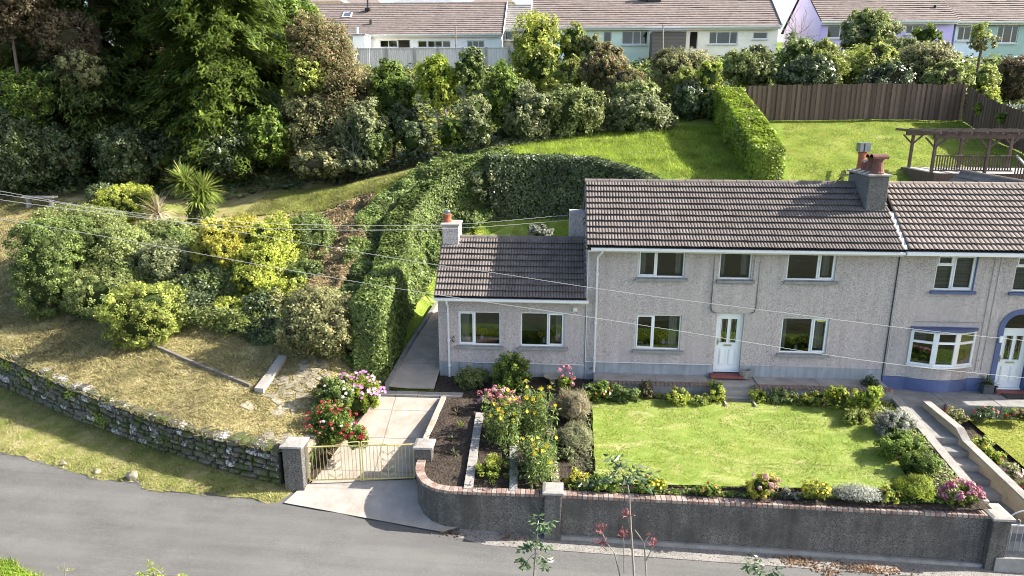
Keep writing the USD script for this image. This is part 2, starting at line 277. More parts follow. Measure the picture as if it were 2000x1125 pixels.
def glass(name, ior=1.75, tint=(0.85, 0.9, 0.88)):
    return usdkit.material(stage, "/World/Looks/" + name, {"f": ("fresnel", {"IOR": ior}), "t": ("transparent_bsdf", {"color": tint}), "g": ("glossy_bsdf", {"roughness": 0.0, "color": (0.95, 0.97, 1.0)}), "x": ("mix_closure", {})},
                           [("f.fac", "x.fac"), ("t.BSDF", "x.closure1"), ("g.BSDF", "x.closure2")], surface="x.closure")
M["glass"] = glass("window_glass", 1.85, (0.75, 0.8, 0.78))

G_ = lambda r, g, b: (r, g, b)
LEAF = dict(
    conifer=[(0, (0.020, 0.042, 0.010)), (0.4, (0.045, 0.092, 0.016)), (0.75, (0.085, 0.150, 0.022)), (1, (0.135, 0.21, 0.03))],
    conifer_dark=[(0, (0.014, 0.030, 0.010)), (0.5, (0.034, 0.066, 0.016)), (1, (0.080, 0.125, 0.024))],
    conifer_yellow=[(0, (0.030, 0.050, 0.010)), (0.5, (0.075, 0.110, 0.016)), (1, (0.175, 0.19, 0.026))],
    ivy=[(0, (0.022, 0.048, 0.014)), (0.5, (0.055, 0.100, 0.026)), (0.85, (0.105, 0.165, 0.042)), (1, (0.22, 0.27, 0.11))],
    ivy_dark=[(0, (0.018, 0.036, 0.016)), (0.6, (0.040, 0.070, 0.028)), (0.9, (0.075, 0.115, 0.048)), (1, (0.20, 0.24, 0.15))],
    laurel=[(0, (0.060, 0.115, 0.014)), (0.4, (0.135, 0.215, 0.024)), (0.8, (0.225, 0.31, 0.038)), (1, (0.36, 0.40, 0.12))],
    privet=[(0, (0.030, 0.048, 0.018)), (0.5, (0.075, 0.100, 0.036)), (0.85, (0.140, 0.165, 0.070)), (1, (0.26, 0.27, 0.15))],
    greygreen=[(0, (0.040, 0.055, 0.028)), (0.5, (0.095, 0.120, 0.062)), (0.85, (0.175, 0.200, 0.115)), (1, (0.30, 0.32, 0.22))],
    olive=[(0, (0.042, 0.060, 0.016)), (0.5, (0.105, 0.138, 0.034)), (0.85, (0.185, 0.218, 0.055)), (1, (0.29, 0.29, 0.09))],
    midgreen=[(0, (0.026, 0.060, 0.012)), (0.5, (0.066, 0.130, 0.022)), (0.85, (0.125, 0.205, 0.036)), (1, (0.23, 0.29, 0.07))],
    brightgreen=[(0, (0.050, 0.095, 0.014)), (0.5, (0.115, 0.190, 0.024)), (0.85, (0.200, 0.285, 0.036)), (1, (0.32, 0.36, 0.08))],
    golden=[(0, (0.14, 0.16, 0.025)), (0.4, (0.31, 0.335, 0.055)), (0.8, (0.45, 0.455, 0.095)), (1, (0.46, 0.33, 0.12))],
    goldgreen=[(0, (0.075, 0.105, 0.020)), (0.5, (0.19, 0.245, 0.042)), (0.85, (0.32, 0.36, 0.08)), (1, (0.40, 0.34, 0.12))],
    rust=[(0, (0.040, 0.046, 0.024)), (0.45, (0.092, 0.104, 0.052)), (0.8, (0.148, 0.168, 0.082)), (1, (0.24, 0.165, 0.11))],
    hawthorn=[(0, (0.045, 0.044, 0.024)), (0.35, (0.100, 0.098, 0.050)), (0.6, (0.13, 0.150, 0.062)), (0.85, (0.18, 0.125, 0.085)), (1, (0.24, 0.105, 0.085))],
    brownleaf=[(0, (0.075, 0.055, 0.030)), (0.5, (0.160, 0.125, 0.070)), (0.85, (0.24, 0.20, 0.12)), (1, (0.34, 0.27, 0.17))],
    bracken=[(0, (0.10, 0.075, 0.040)), (0.4, (0.20, 0.145, 0.080)), (0.7, (0.28, 0.215, 0.125)), (0.85, (0.13, 0.16, 0.05)), (1, (0.24, 0.15, 0.07))],
    tan=[(0, (0.20, 0.16, 0.09)), (0.5, (0.38, 0.32, 0.20)), (1, (0.55, 0.49, 0.34))],
    palm=[(0, (0.065, 0.110, 0.022)), (0.5, (0.145, 0.215, 0.045)), (0.85, (0.26, 0.34, 0.085)), (1, (0.40, 0.42, 0.19))],
    lavender=[(0, (0.085, 0.085, 0.050)), (0.5, (0.185, 0.170, 0.105)), (1, (0.29, 0.255, 0.165))],
    silver=[(0, (0.20, 0.21, 0.17)), (0.5, (0.37, 0.38, 0.32)), (1, (0.55, 0.55, 0.48))],
    lawnblade=[(0, (0.16, 0.225, 0.024)), (0.5, (0.27, 0.335, 0.05)), (0.85, (0.38, 0.40, 0.11)), (1, (0.50, 0.46, 0.22))],
    straw=[(0, (0.105, 0.090, 0.040)), (0.4, (0.25, 0.212, 0.10)), (0.75, (0.40, 0.345, 0.18)), (1, (0.165, 0.20, 0.04))],
    grass=[(0, (0.085, 0.150, 0.014)), (0.5, (0.16, 0.245, 0.024)), (0.85, (0.235, 0.315, 0.040)), (1, (0.36, 0.36, 0.13))],
    litter=[(0, (0.09, 0.05, 0.03)), (0.5, (0.19, 0.11, 0.06)), (1, (0.34, 0.22, 0.13))],
    gloss_dark=[(0, (0.018, 0.036, 0.018)), (0.5, (0.036, 0.070, 0.030)), (0.9, (0.075, 0.125, 0.055)), (1, (0.20, 0.24, 0.16))])
GAIN = dict(golden=0.92, silver=.8, tan=1.0, palm=1.15, bracken=1.9, litter=1.0, straw=1.0, lavender=1.2, goldgreen=1.45, laurel=1.2, conifer=1.1, conifer_yellow=1.15, brownleaf=.85, hawthorn=1.45, rust=2.1, grass=1.15, brightgreen=1.55, olive=2.1, ivy=1.75, privet=2.25, midgreen=1.55, greygreen=1.75, ivy_dark=1.55, lawnblade=.85, conifer_dark=1.3, gloss_dark=1.3)
for k, s in LEAF.items():
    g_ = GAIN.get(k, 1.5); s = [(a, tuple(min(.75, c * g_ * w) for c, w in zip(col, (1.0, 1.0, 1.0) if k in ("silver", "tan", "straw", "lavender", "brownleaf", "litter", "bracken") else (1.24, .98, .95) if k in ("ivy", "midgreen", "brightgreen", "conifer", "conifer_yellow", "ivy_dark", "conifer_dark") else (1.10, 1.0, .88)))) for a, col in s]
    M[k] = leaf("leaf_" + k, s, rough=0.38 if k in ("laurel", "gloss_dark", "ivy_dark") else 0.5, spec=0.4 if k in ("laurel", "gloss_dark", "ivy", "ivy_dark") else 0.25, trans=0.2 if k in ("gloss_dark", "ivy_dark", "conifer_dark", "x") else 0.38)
for nm, c1, c2 in (("yellow", (0.62, 0.40, 0.01), (0.80, 0.58, 0.03)), ("pink", (0.42, 0.12, 0.16), (0.62, 0.28, 0.30)), ("red", (0.26, 0.018, 0.028), (0.42, 0.05, 0.06)), ("magenta", (0.42, 0.11, 0.32), (0.62, 0.27, 0.50)), ("whitish", (0.62, 0.58, 0.55), (0.78, 0.75, 0.72)), ("mauve", (0.26, 0.07, 0.12), (0.44, 0.19, 0.24)), ("orange", (0.60, 0.16, 0.02), (0.72, 0.28, 0.04)), ("dusky", (0.42, 0.24, 0.24), (0.56, 0.36, 0.36))):
    M["fl_" + nm] = leaf("petal_" + nm, [(0, c1), (1, c2)], patch=0.1, trans=0.25)
M["fl_centre"] = plain("flower_centre", (0.10, 0.055, 0.015), 0.9)

# ---------------------------------------------------------------- lie of the land
class Land:
    def __init__(self, ctrl, x, y, step, sigma, noise=0.0, seed=0):
        c = np.array(ctrl, float)
        gx, gy = np.arange(x[0], x[1] + step, step), np.arange(y[0], y[1] + step, step)
        X, Y = np.meshgrid(gx, gy, indexing="ij")
        z = LinearNDInterpolator(c[:, :2], c[:, 2])(X, Y)
        bad = np.isnan(z)
        if bad.any():
            from scipy.interpolate import NearestNDInterpolator
            z[bad] = NearestNDInterpolator(c[:, :2], c[:, 2])(X[bad], Y[bad])
        z = gaussian_filter(z, sigma / step)
        if noise:
            z = z + noise * (fbm(np.stack([X * 0.9, Y * 0.9, 0 * X], -1), 4, seed) - 0.5)
        self.f = RegularGridInterpolator((gx, gy), z, bounds_error=False, fill_value=None)
    def __call__(self, x, y):
        x, y = np.broadcast_arrays(np.asarray(x, float), np.asarray(y, float))
        return self.f(np.stack([x, y], -1))

WALL = np.array([(-34, 7.0, 1.5, -0.4), (-27, 3.0, 0.95, -0.8), (-20, -0.45, 0.32, -1.2), (-16.2, -2.3, -0.05, -1.36), (-12.6, -3.75, -0.38, -1.52), (-10.2, -4.55, -0.56, -1.68), (-7.95, -5.1, -0.75, -1.85)])
TOP = [tuple(P(*q)) for q in ((716, 560, 2.0), (716, 480, 4.5), (722, 440, 6.0), (760, 380, 8.0), (820, 340, 9.4), (880, 314, 10.3), (1000, 305, 10.9), (1100, 308, 10.6), (1200, 330, 9.6), (1260, 352, 8.8), (1450, 352, 8.4), (1560, 356, 8.4))]
ctrl = [(x, y, zt - 0.07) for x, y, zt, zb in WALL] + TOP
ctrl += [(-20, 4, 1.9), (-20, 8, 3.2), (-21, 11, 3.97), (-21, 15, 4.5), (-30, 11, 3.9), (-30, 16, 4.8), (-12, 0.5, 0.82), (-15, 0.5, 0.9), (-12, 5, 2.9), (-15.5, 5, 2.6), (-11, 9.5, 4.1), (-15, 9.5, 3.8), (-11, 13, 4.7), (-15, 13, 4.5), (-8.4, -3, -0.33), (-7.7, 0, 0.95), (-10, 0, 0.75),
         (-7.6, -3.4, -0.75), (-7.5, -4.8, -0.85), (-7.0, -2.2, -0.35)]
ctrl += [(-6.1, -1.35, -0.60), (-5.75, -0.9, -0.56), (-4.0, -1.35, -0.60), (-5.7, 2, 0.15), (-4.1, 2, 0.15), (-5.6, 4.5, 0.72), (-4.0, 4.5, 0.72), (-5.2, 6.5, 1.5), (-4.2, 8.0, 2.8), (-2.5, 9.0, 3.4), (-0.5, 9.6, 3.6), (1.5, 9.4, 3.7), (3, 8.7, 3.8), (4.2, 7.9, 4.2), (8, 7.2, 4.5), (-1, 4.6, 0.9), (1, 4.6, 0.9), (8, 4.6, 1.5), (13, 4.6, 2.0), (16, 4.6, 3.0), (22, 4.6, 3.5), (-1, 1, 0.2), (13, 1, 0.0), (22, 1, 0.0), (45, 1, 0.0)]
ctrl += [tuple(P(*q)) for q in ((1440, 350, 9.0), (1280, 245, 17), (1150, 268, 15.0), (1000, 290, 13), (700, 362, 11.5), (560, 385, 11.5), (440, 400, 12), (1520, 236, 17), (1700, 234, 17), (1872, 236, 17), (1560, 352, 9), (1500, 300, 12.2), (1996, 300, 11.4))]
ctrl += [(30, 9, 5.2), (25, 11, 6.2), (30, 17, 7.4), (45, 9, 5), (45, 17, 7.5), (-26, 20, 6.0), (-40, 20, 6.2), (-12, 19, 6.6), (-3, 19, 7.6), (6, 20, 8.4), (16, 20, 8.7), (26, 20, 8.6), (45, 20, 8.4)]
for x in (-60, -40, -20, -8, 0, 10, 20, 30, 45, 60):
    zz = 12.3 if x > 5 else 12.0
    ctrl += [(x, 27, 8.9 + 0.7 * (x > 5)), (x, 33.0, 10.6 + 0.9 * (x > 5)), (x, 37.5, 11.4 + .8 * (x > 5)), (x, 48, zz + 0.3), (x, 70, 16.0)]
ctrl += [(-60, -5, 0.2), (-60, 10, 3.0), (-45, 12, 2.6), (60, 1, 0.0), (60, 10, 5.0)]
_dk = [PZ(1775, 326, 6.15), PZ(1823, 338, 6.15)]
ctrl += [(_dk[0][0] - .4, _dk[0][1] + .5, 6.10), (_dk[0][0] + 2, _dk[0][1] + .5, 6.06), (_dk[0][0] + 6, _dk[0][1] + .5, 6.06), (_dk[0][0] - .4, _dk[0][1] - .7, 5.75), (_dk[0][0] - .4, _dk[1][1] - .1, 5.30), (_dk[0][0] + 3, _dk[1][1], 5.1), (_dk[0][0] + 6, _dk[1][1], 5.1), (_dk[0][0] + 2, _dk[0][1] - .8, 5.5), (_dk[0][0] + 6, _dk[0][1] - .8, 5.5), (_dk[0][0] - 1.3, _dk[1][1], 5.45)]
ctrl += [tuple(P(1953, 277, 13.6)), tuple(P(1915, 258, 15.2)), tuple(P(1920, 277, 13.6))]
near = Land(ctrl, (-60, 60), (-8, 70), 0.25, 0.45, 0.10, 3)
def hz(x, y):
    x, y = np.broadcast_arrays(np.asarray(x, float), np.asarray(y, float))
    z = near(np.clip(x, -60, 60), np.clip(y, -8, 70))
    return z + np.maximum(y - 70, 0) * 0.06
E = [PZ(*q) for q in ((0, 888, -1.62), (75, 905, -1.70), (150, 925, -1.78), (300, 957, -1.93), (450, 977, -2.06), (555, 987, -2.13), (865, 1034, -2.39))]
EDGE = np.array([(-46, 9.8, -0.2), (-32, 2.6, -0.95), (-23, -1.9, -1.35)] + [tuple(e) for e in E])
LOWER = np.array([(-46, 2.6, -0.4), (-32, -4.6, -1.1), (-21, -7.4, -1.7), (-15.5, -8.35, -2.0), (-12.2, -9.1, -2.25), (-6, -10.3, -2.5), (0, -10.9, -2.72), (14, -11.6, -3.2), (46, -12.6, -4.3)])
lctrl = [(x, y, zb) for x, y, zt, zb in WALL] + [tuple(e) for e in EDGE] + [tuple(e) for e in LOWER]
lctrl += [(0, -6.2, -2.50), (11.4, -6.15, -2.92), (25, -6.2, -3.4), (46, -6.2, -4.0), (0, -6.8, -2.53), (11.5, -6.75, -2.95), (-7.35, -5.0, -1.85), (-4.05, -4.62, -1.80), (-2.6, -6.2, -2.40), (-60, 18, 0.4), (-60, 6, 0), (60, -6, -4.6), (60, -13, -4.8),
          (-46, -4, -1.5), (-15, -12, -2.6), (0, -13.5, -3.2), (14, -14, -3.6), (46, -15, -4.8), (-46, -30, -5.5), (0, -32, -7.5), (46, -32, -9), (-80, -60, -9), (80, -60, -12), (-80, 10, -1), (80, 0, -5), (0, 2, -2), (46, 2, -3)]
low = Land(lctrl, (-60, 60), (-40, 20), 0.25, 0.3)
def lz(x, y):
    x, y = np.broadcast_arrays(np.asarray(x, float), np.asarray(y, float))
    return low(np.clip(x, -60, 60), np.clip(y, -40, 20)) + np.minimum(y + 40, 0) * 0.06
def G(px, py, f=hz):
    """where the sight line through a photo pixel meets the ground"""
    d = ray(px, py); t = np.linspace(8, 110, 4000); p = CAM + t[:, None] * d
    below = p[:, 2] <= f(p[:, 0], p[:, 1]); below[(p[:, 1] < -6.0) & (f is hz)] = False
    i = int(np.argmax(below)) if below.any() else len(t) - 1
    return np.array([p[i, 0], p[i, 1], float(f(p[i, 0], p[i, 1]))])
def soil_z(x, y):
    return -0.55 + (np.asarray(y) + 1.2) * 0.15 + 0 * np.asarray(x)
def nsoil_z(x, y):
    return -0.95 + (np.asarray(y) + 1.2) * 0.12 + 0 * np.asarray(x)
def drive_z(x, y):
    return -0.60 + (np.asarray(y) + 1.45) * (1.2 / 3.3) * np.clip(1 + 0 * np.asarray(x), 0, 2)

def sheet(poly, zf, step, lift=0.0, rough=0.0, seed=0):
    """a draped surface with exact outline"""
    edge = np.array(shapely.segmentize(poly, step * 0.8).exterior.coords)[:-1]
    holes = [np.array(shapely.segmentize(LineString(h.coords), step * 0.8).coords)[:-1] for h in poly.interiors]
    x0, y0, x1, y1 = poly.bounds
    gx, gy = np.meshgrid(np.arange(x0, x1, step), np.arange(y0, y1, step), indexing="ij")
    g = np.stack([gx.ravel(), gy.ravel()], 1)
    g += np.random.default_rng(1).uniform(-0.2, 0.2, g.shape) * step
    g = g[shapely.contains_xy(poly.buffer(-step * 0.35), g[:, 0], g[:, 1])]
    p = np.vstack([edge, *holes, g]); t = Delaunay(p).simplices
    c = p[t].mean(1); t = t[shapely.contains_xy(poly, c[:, 0], c[:, 1])]
    a = p[t]; area = np.cross(a[:, 1] - a[:, 0], a[:, 2] - a[:, 0]); t = t[abs(area) > 1e-7]; area = area[abs(area) > 1e-7]
    t[area < 0] = t[area < 0][:, ::-1]
    z = zf(p[:, 0], p[:, 1]) + lift
    if rough:
        z = z + rough * (fbm(np.stack([p[:, 0] * 2.3, p[:, 1] * 2.3, 0 * z], 1), 4, seed) - 0.5)
    return np.column_stack([p, z]), t

# hillside: colour drifts between mown straw, green field and bare earth where those grow
hill_poly = Polygon([tuple(w[:2]) for w in WALL] + [(-7.5, -4.85), (-7.15, -3.4), (-6.7, -1.9), (-6.14, -1.30), (-6.0, -1.10), (-4.13, -1.10), (-4.13, 0.1), (-4.0, 0.1), (-4.0, 0.6), (14.2, 0.6), (46, 0.6), (60, 0.6), (60, 46), (-60, 46), (-60, 21.0)])
fine = Polygon([(-30, -8), (26, -8), (26, 19), (-30, 19)])
hv, hf = sheet(hill_poly.intersection(fine), hz, 0.26, rough=0.10, seed=5)
ov, of = sheet(hill_poly.difference(fine), hz, 1.1)
far_poly = Polygon([(-400, 46), (400, 46), (400, 700), (-400, 700)])
fv, ff = sheet(far_poly, hz, 25)
hill_v, hill_f = cat([(hv, hf), (ov, of), (fv, ff)])
def green_at(x, y):
    """0 straw and cuttings, 1 green sward"""
    w = np.clip((x + 8.5) / 5.0, 0, 1)
    w = np.maximum(w, (y > 13.2) * (x > -6))
    strip = np.exp(-((y - 10.8) / 1.3) ** 2) * (x < -4) * 0.62
    w = np.maximum(w, strip)
    w = np.where((x > -6.2) & (y < 9.5), 1.0, w)
    return w
gw = green_at(hill_v[:, 0], hill_v[:, 1])
hill_look = usdkit.material(stage, "/World/Looks/hillside", {
    "g": ("geometry", {}), "a": ("attribute", {"attribute": "green"}),
    "n1": ("noise_texture", {"scale": 1.1, "detail": 9, "roughness": 0.68}), "n2": ("noise_texture", {"scale": 17, "detail": 9, "roughness": 0.78}), "n3": ("noise_texture", {"scale": 0.45, "detail": 6, "roughness": 0.7}),
    "r1": ("rgb_ramp", {"ramp": [(0.3, (0.14, 0.120, 0.052)), (0.5, (0.315, 0.265, 0.12)), (0.68, (0.48, 0.40, 0.21))]}),
    "r2": ("rgb_ramp", {"ramp": [(0.3, (0.10, 0.165, 0.020)), (0.5, (0.175, 0.240, 0.034)), (0.7, (0.27, 0.295, 0.075))]}),
    "k": ("math", {"math_type": "multiply_add", "value2": 1.3, "value3": -0.75}), "s": ("math", {"math_type": "add"}), "c": ("map_range", {"from_min": 0.35, "from_max": 0.75, "clamp": True}),
    "x": ("mix_color", {}), "w": ("map_range", {"from_min": 0.3, "from_max": 0.7, "to_min": 0.40, "to_max": 1.32}), "h": ("hsv", {}),
    "bn": ("noise_texture", {"scale": 22, "detail": 6}), "b": ("bump", {"strength": 0.9, "distance": 0.07}), "p": ("principled_bsdf", {"roughness": 0.95, "specular_ior_level": 0.1})},
    [("g.position", "n1.vector"), ("g.position", "n2.vector"), ("g.position", "n3.vector"), ("g.position", "bn.vector"), ("n1.fac", "r1.fac"), ("n1.fac", "r2.fac"), ("n3.fac", "k.value1"), ("k.value", "s.value1"), ("a.fac", "s.value2"), ("s.value", "c.value"),
     ("c.result", "x.fac"), ("r1.color", "x.a"), ("r2.color", "x.b"), ("n2.fac", "w.value"), ("w.result", "h.value"), ("x.result", "h.color"), ("h.color", "p.base_color"), ("bn.fac", "b.height"), ("b.normal", "p.normal")], surface="p.BSDF")
hp = obj("hillside", (hill_v, hill_f), hill_look, kind="structure", smooth=True)
UsdGeom.PrimvarsAPI(stage.GetPrimAtPath(hp)).CreatePrimvar("green", Sdf.ValueTypeNames.FloatArray, "vertex").Set(Vt.FloatArray.FromNumpy(gw.astype(np.float32)))
M["verge"] = look("verge", [(0.3, (0.13, 0.165, 0.03)), (0.5, (0.26, 0.26, 0.075)), (0.7, (0.40, 0.345, 0.17))], scale=1.5, detail=9, rough=0.95, bump=0.9, bscale=22, stains=(2.2, (0.24, 0.185, 0.10), 0.56, 0.72), bdist=0.06)
M["green_verge"] = look("green_verge", [(0.3, (0.09, 0.18, 0.015)), (0.7, (0.22, 0.32, 0.04))], scale=2.5, detail=9, rough=0.95, bump=0.9, bscale=24, bdist=0.06)

M["scrub"] = look("scrub", [(0.3, (0.03, 0.035, 0.012)), (0.7, (0.085, 0.085, 0.03))], scale=0.5, detail=8, rough=0.95)
# road, verges, pavement, apron
up_edge = [(x, y + 0.8) for x, y, z in EDGE[:-1]]
road_poly = Polygon(up_edge + [(-7.0, -5.2), (-2.6, -6.0), (-2.0, -6.3), (0, -6.25), (11.5, -6.2), (46, -6.2), (60, -6.2)] + [(60, -14)] + [(x, y - 0.5) for x, y, z in LOWER[::-1]])
obj("road", sheet(road_poly, lz, 0.7), M["asphalt"], kind="structure", smooth=True)
wob = lambda pts, a, s: [(x + a * (fbm(np.array([x * 1.7, y * 1.7, s]), 3) - 0.5), y + a * (fbm(np.array([x * 1.7, y * 1.7, s + 9]), 3) - 0.5)) for x, y in pts]
edge_line = list(shapely.segmentize(LineString(EDGE[:-1, :2]), 0.25).coords)
verge_poly = Polygon(wob(edge_line, 0.5, 1) + [(-7.32, -5.0)] + [(w[0], w[1] + 0.05) for w in WALL[::-1]] + [(-46, 14)])
obj("grass_verge", sheet(verge_poly.buffer(0), lambda x, y: lz(x, y) + 0.05 * np.clip(np.array([verge_poly.boundary.distance(shapely.Point(a, b)) for a, b in zip(np.ravel(x), np.ravel(y))]) / 0.4, 0.1, 1), 0.3, rough=0.06), M["verge"], kind="structure", smooth=True)
low_line = list(shapely.segmentize(LineString(LOWER[:, :2]), 0.3).coords)
low_poly = Polygon(wob(low_line, 0.4, 4) + [(60, -13), (60, -18), (-60, -14), (-60, 3)])
obj("valley_slope", sheet(Polygon([(-60, -14), (60, -18), (60, -40), (-60, -40)]), lz, 1.5, rough=.6), M["scrub"], kind="structure")
obj("lower_verge", sheet(low_poly.buffer(0), lambda x, y: lz(x, y) + 0.03, 0.9), M["green_verge"], kind="structure", smooth=True)
vl_poly = Polygon([(-400, -40), (400, -40), (400, -500), (-400, -500)])
obj("valley_floor", sheet(vl_poly, lz, 30), M["scrub"], kind="structure")
strip_poly = Polygon([(-3.05, -6.36), (-1.8, -6.72), (0, -6.72), (11.5, -6.66), (46, -6.66), (46, -6.0), (11.5, -6.0), (-2.5, -6.05)])
obj("pavement", sheet(strip_poly, lz, 0.5, 0.014, 0.012), M["gutter_strip"], kind="structure", smooth=True)
apron_poly = Polygon([(-7.27, -5.0), (-4.0, -4.6), (-3.3, -5.0), (-2.5, -6.12), (-3.0, -6.38), tuple(E[5][:2])])
obj("drive_apron", sheet(apron_poly, lz, 0.25, 0.05, 0.01), M["concrete"], kind="structure", smooth=True)

# driveway slabs
dr = structure("driveway")
dpoly = Polygon([(-7.15, -4.98), (-4.08, -4.62), (-3.76, -1.47), (-5.95, -1.47)])
obj("joint", sheet(dpoly, drive_z, 0.5, -0.012), M["concrete_dark"], dr)
cut_y, cut_x = (-4.98, -4.45, -3.2, -2.05, -1.47), (-7.2, -5.35, -3.6)
for j in range(4):
    for i in range(2):
        s = sbox(cut_x[i] + 0.006, cut_y[j] + 0.006, cut_x[i + 1] - 0.006, cut_y[j + 1] - 0.006).intersection(dpoly)
        if s.area > 0.05:
            obj("slab", sheet(s, drive_z, 0.4, 0.0, 0.006, 3 * j + i), M["concrete_pale"], dr, smooth=True)
sl = structure("slab_strip")
xs = np.linspace(-6.15, -3.1, 5)
for i in range(4):
    obj("slab", bbox(xs[i] + 0.006, xs[i + 1] - 0.006, -1.44, -1.12, -0.66, -0.535 + 0.004 * (i % 2), 0.008), M["concrete"], sl)
side_poly = Polygon([(-5.74, -1.115), (-4.11, -1.115), (-4.11, 0.9), (-4.12, 4.6), (-5.0, 4.6), (-5.5, 1.5)])
pk = structure("path_kerb")
_kl = [(-5.80, -1.1), (-5.66, 0.2), (-5.50, 1.5), (-5.26, 3.0), (-5.02, 4.5)]
for a, b in zip(_kl[:-1], _kl[1:]):
    za, zb = float(hz(*a)), float(hz(*b))
    obj("kerb_stone", hull([(a[0] + d, a[1] + .004, z) for d in (0, .13) for z in (za - .2, za + .19)] + [(b[0] + d, b[1] - .004, z) for d in (0, .13) for z in (zb - .2, zb + .19)]), M["concrete_dark"], pk)
sp = structure("side_path")
for a, b in ((-1.13, 0.4), (0.4, 2.2), (2.2, 4.6)):
    obj("slab", sheet(side_poly.intersection(sbox(-7, a + 0.006, -3, b - 0.006)), hz, 0.25, 0.085, 0.008), M["concrete_pale"], sp, smooth=True)
obj("yard_lawn", sheet(Polygon([(-5.6, 4.62), (-3.2, 4.62), (-2.0, 9.0), (-4.4, 7.6)]), hz, 0.4, 0.03), M["lawn"], kind="structure", smooth=True)

# front garden soil, lawn
bed_poly = Polygon([(-7.2, -4.9), (-7.12, -3.3), (-6.66, -1.8), (-6.1, -1.47), (-5.92, -1.47), (-7.05, -4.95)])
obj("rose_bed", sheet(bed_poly.buffer(0.02), lambda x, y: drive_z(x, y) + 0.10, 0.2, rough=0.12), M["soil"], kind="structure", smooth=True)
soil_poly = Polygon([(-3.90, -4.75), (-3.88, -4.3), (-3.66, -1.1), (-4.12, -1.1), (-4.12, -0.02), (1.3, -0.02), (1.3, -0.7), (11.2, -0.7), (11.42, -6.0), (0.0, -6.12), (-2.75, -6.1), (-3.3, -5.95), (-3.65, -5.6), (-3.85, -5.1)])
obj("garden_soil", sheet(soil_poly, soil_z, 0.16, rough=0.16, seed=2), M["soil"], kind="structure", smooth=True)
lawn_pts = [(1.20, -1.42), (3.6, -1.36), (6.6, -1.42), (9.85, -1.66), (9.80, -3.5), (9.72, -5.25), (9.60, -5.42), (5.5, -5.55), (1.16, -5.62)]
lp = Polygon(wob(list(shapely.segmentize(LineString(lawn_pts + lawn_pts[:1]), 0.12).coords), 0.07, 2)).buffer(0)
lv, lf = sheet(lp, soil_z, 0.22, 0.10, 0.05, 8)
ring = np.array(lp.exterior.coords)[:-1]; nr = len(ring)
rz = soil_z(ring[:, 0], ring[:, 1])
side = (np.vstack([np.column_stack([ring, rz + 0.10]), np.column_stack([ring * 1.0, rz - 0.08])]),
        np.vstack([[(i, (i + 1) % nr, nr + i), ((i + 1) % nr, nr + (i + 1) % nr, nr + i)] for i in range(nr)]))
obj("lawn", (lv, lf), M["lawn"], kind="structure", smooth=True)
obj("lawn_edge", side, M["soil"], kind="structure")
# neighbour's garden
npoly = Polygon([(11.9, -1.2), (30, -1.2), (30, -6.0), (12.9, -6.0)])
obj("neighbour_soil", sheet(npoly, nsoil_z, 0.25, rough=0.14), M["soil"], kind="structure", smooth=True)
nl = [PZ(1885, 822, -0.98), PZ(2010, 816, -0.98), (24, -2.0, 0), (24, -5.2, 0), (14.6, -5.2, 0), PZ(2004, 925, -1.32)]
obj("neighbour_lawn", sheet(Polygon([(q[0], q[1]) for q in nl]), nsoil_z, 0.3, 0.09), M["lawn_b"], kind="structure", smooth=True)
nyard = structure("neighbour_paving")
for a, b in ((11.05, 12.6), (12.6, 14.3), (14.3, 16.2), (16.2, 20)):
    obj("slab", bbox(a + 0.006, b - 0.006, -1.22 if a > 11.5 else -1.15, 0.1, -0.95, -0.43, 0.01), M["concrete_dark"], nyard)
# paving along the front of the house, and the step path to the lawn
hp_ = structure("front_path")
xs = [1.3, 3.4, 5.15, 6.75, 8.8, 11.0]
for i in range(5):
    y0 = -0.68
    obj("slab", bbox(xs[i] + 0.004, xs[i + 1] - 0.004, y0, 0.05, -0.75, -0.13 if i != 2 else -0.17, 0.008), M["concrete"] if i != 2 else M["concrete"], hp_)
gs = structure("garden_steps")
obj("step", bbox(5.45, 6.55, -0.98, -0.70, -0.8, -0.27, 0.01), M["concrete"], gs)
obj("step", bbox(5.50, 6.50, -1.10, -0.99, -0.8, -0.42, 0.01), M["concrete"], gs)
obj("gravel_path", sheet(sbox(5.56, -1.62, 6.42, -1.11), soil_z, 0.15, 0.06, 0.02), M["paving"], gs)
for x in (5.52, 6.46):
    obj("edging", bbox(x - 0.03, x + 0.03, -1.66, -0.95, -0.75, -0.44, 0.008), M["concrete_pale"], gs)

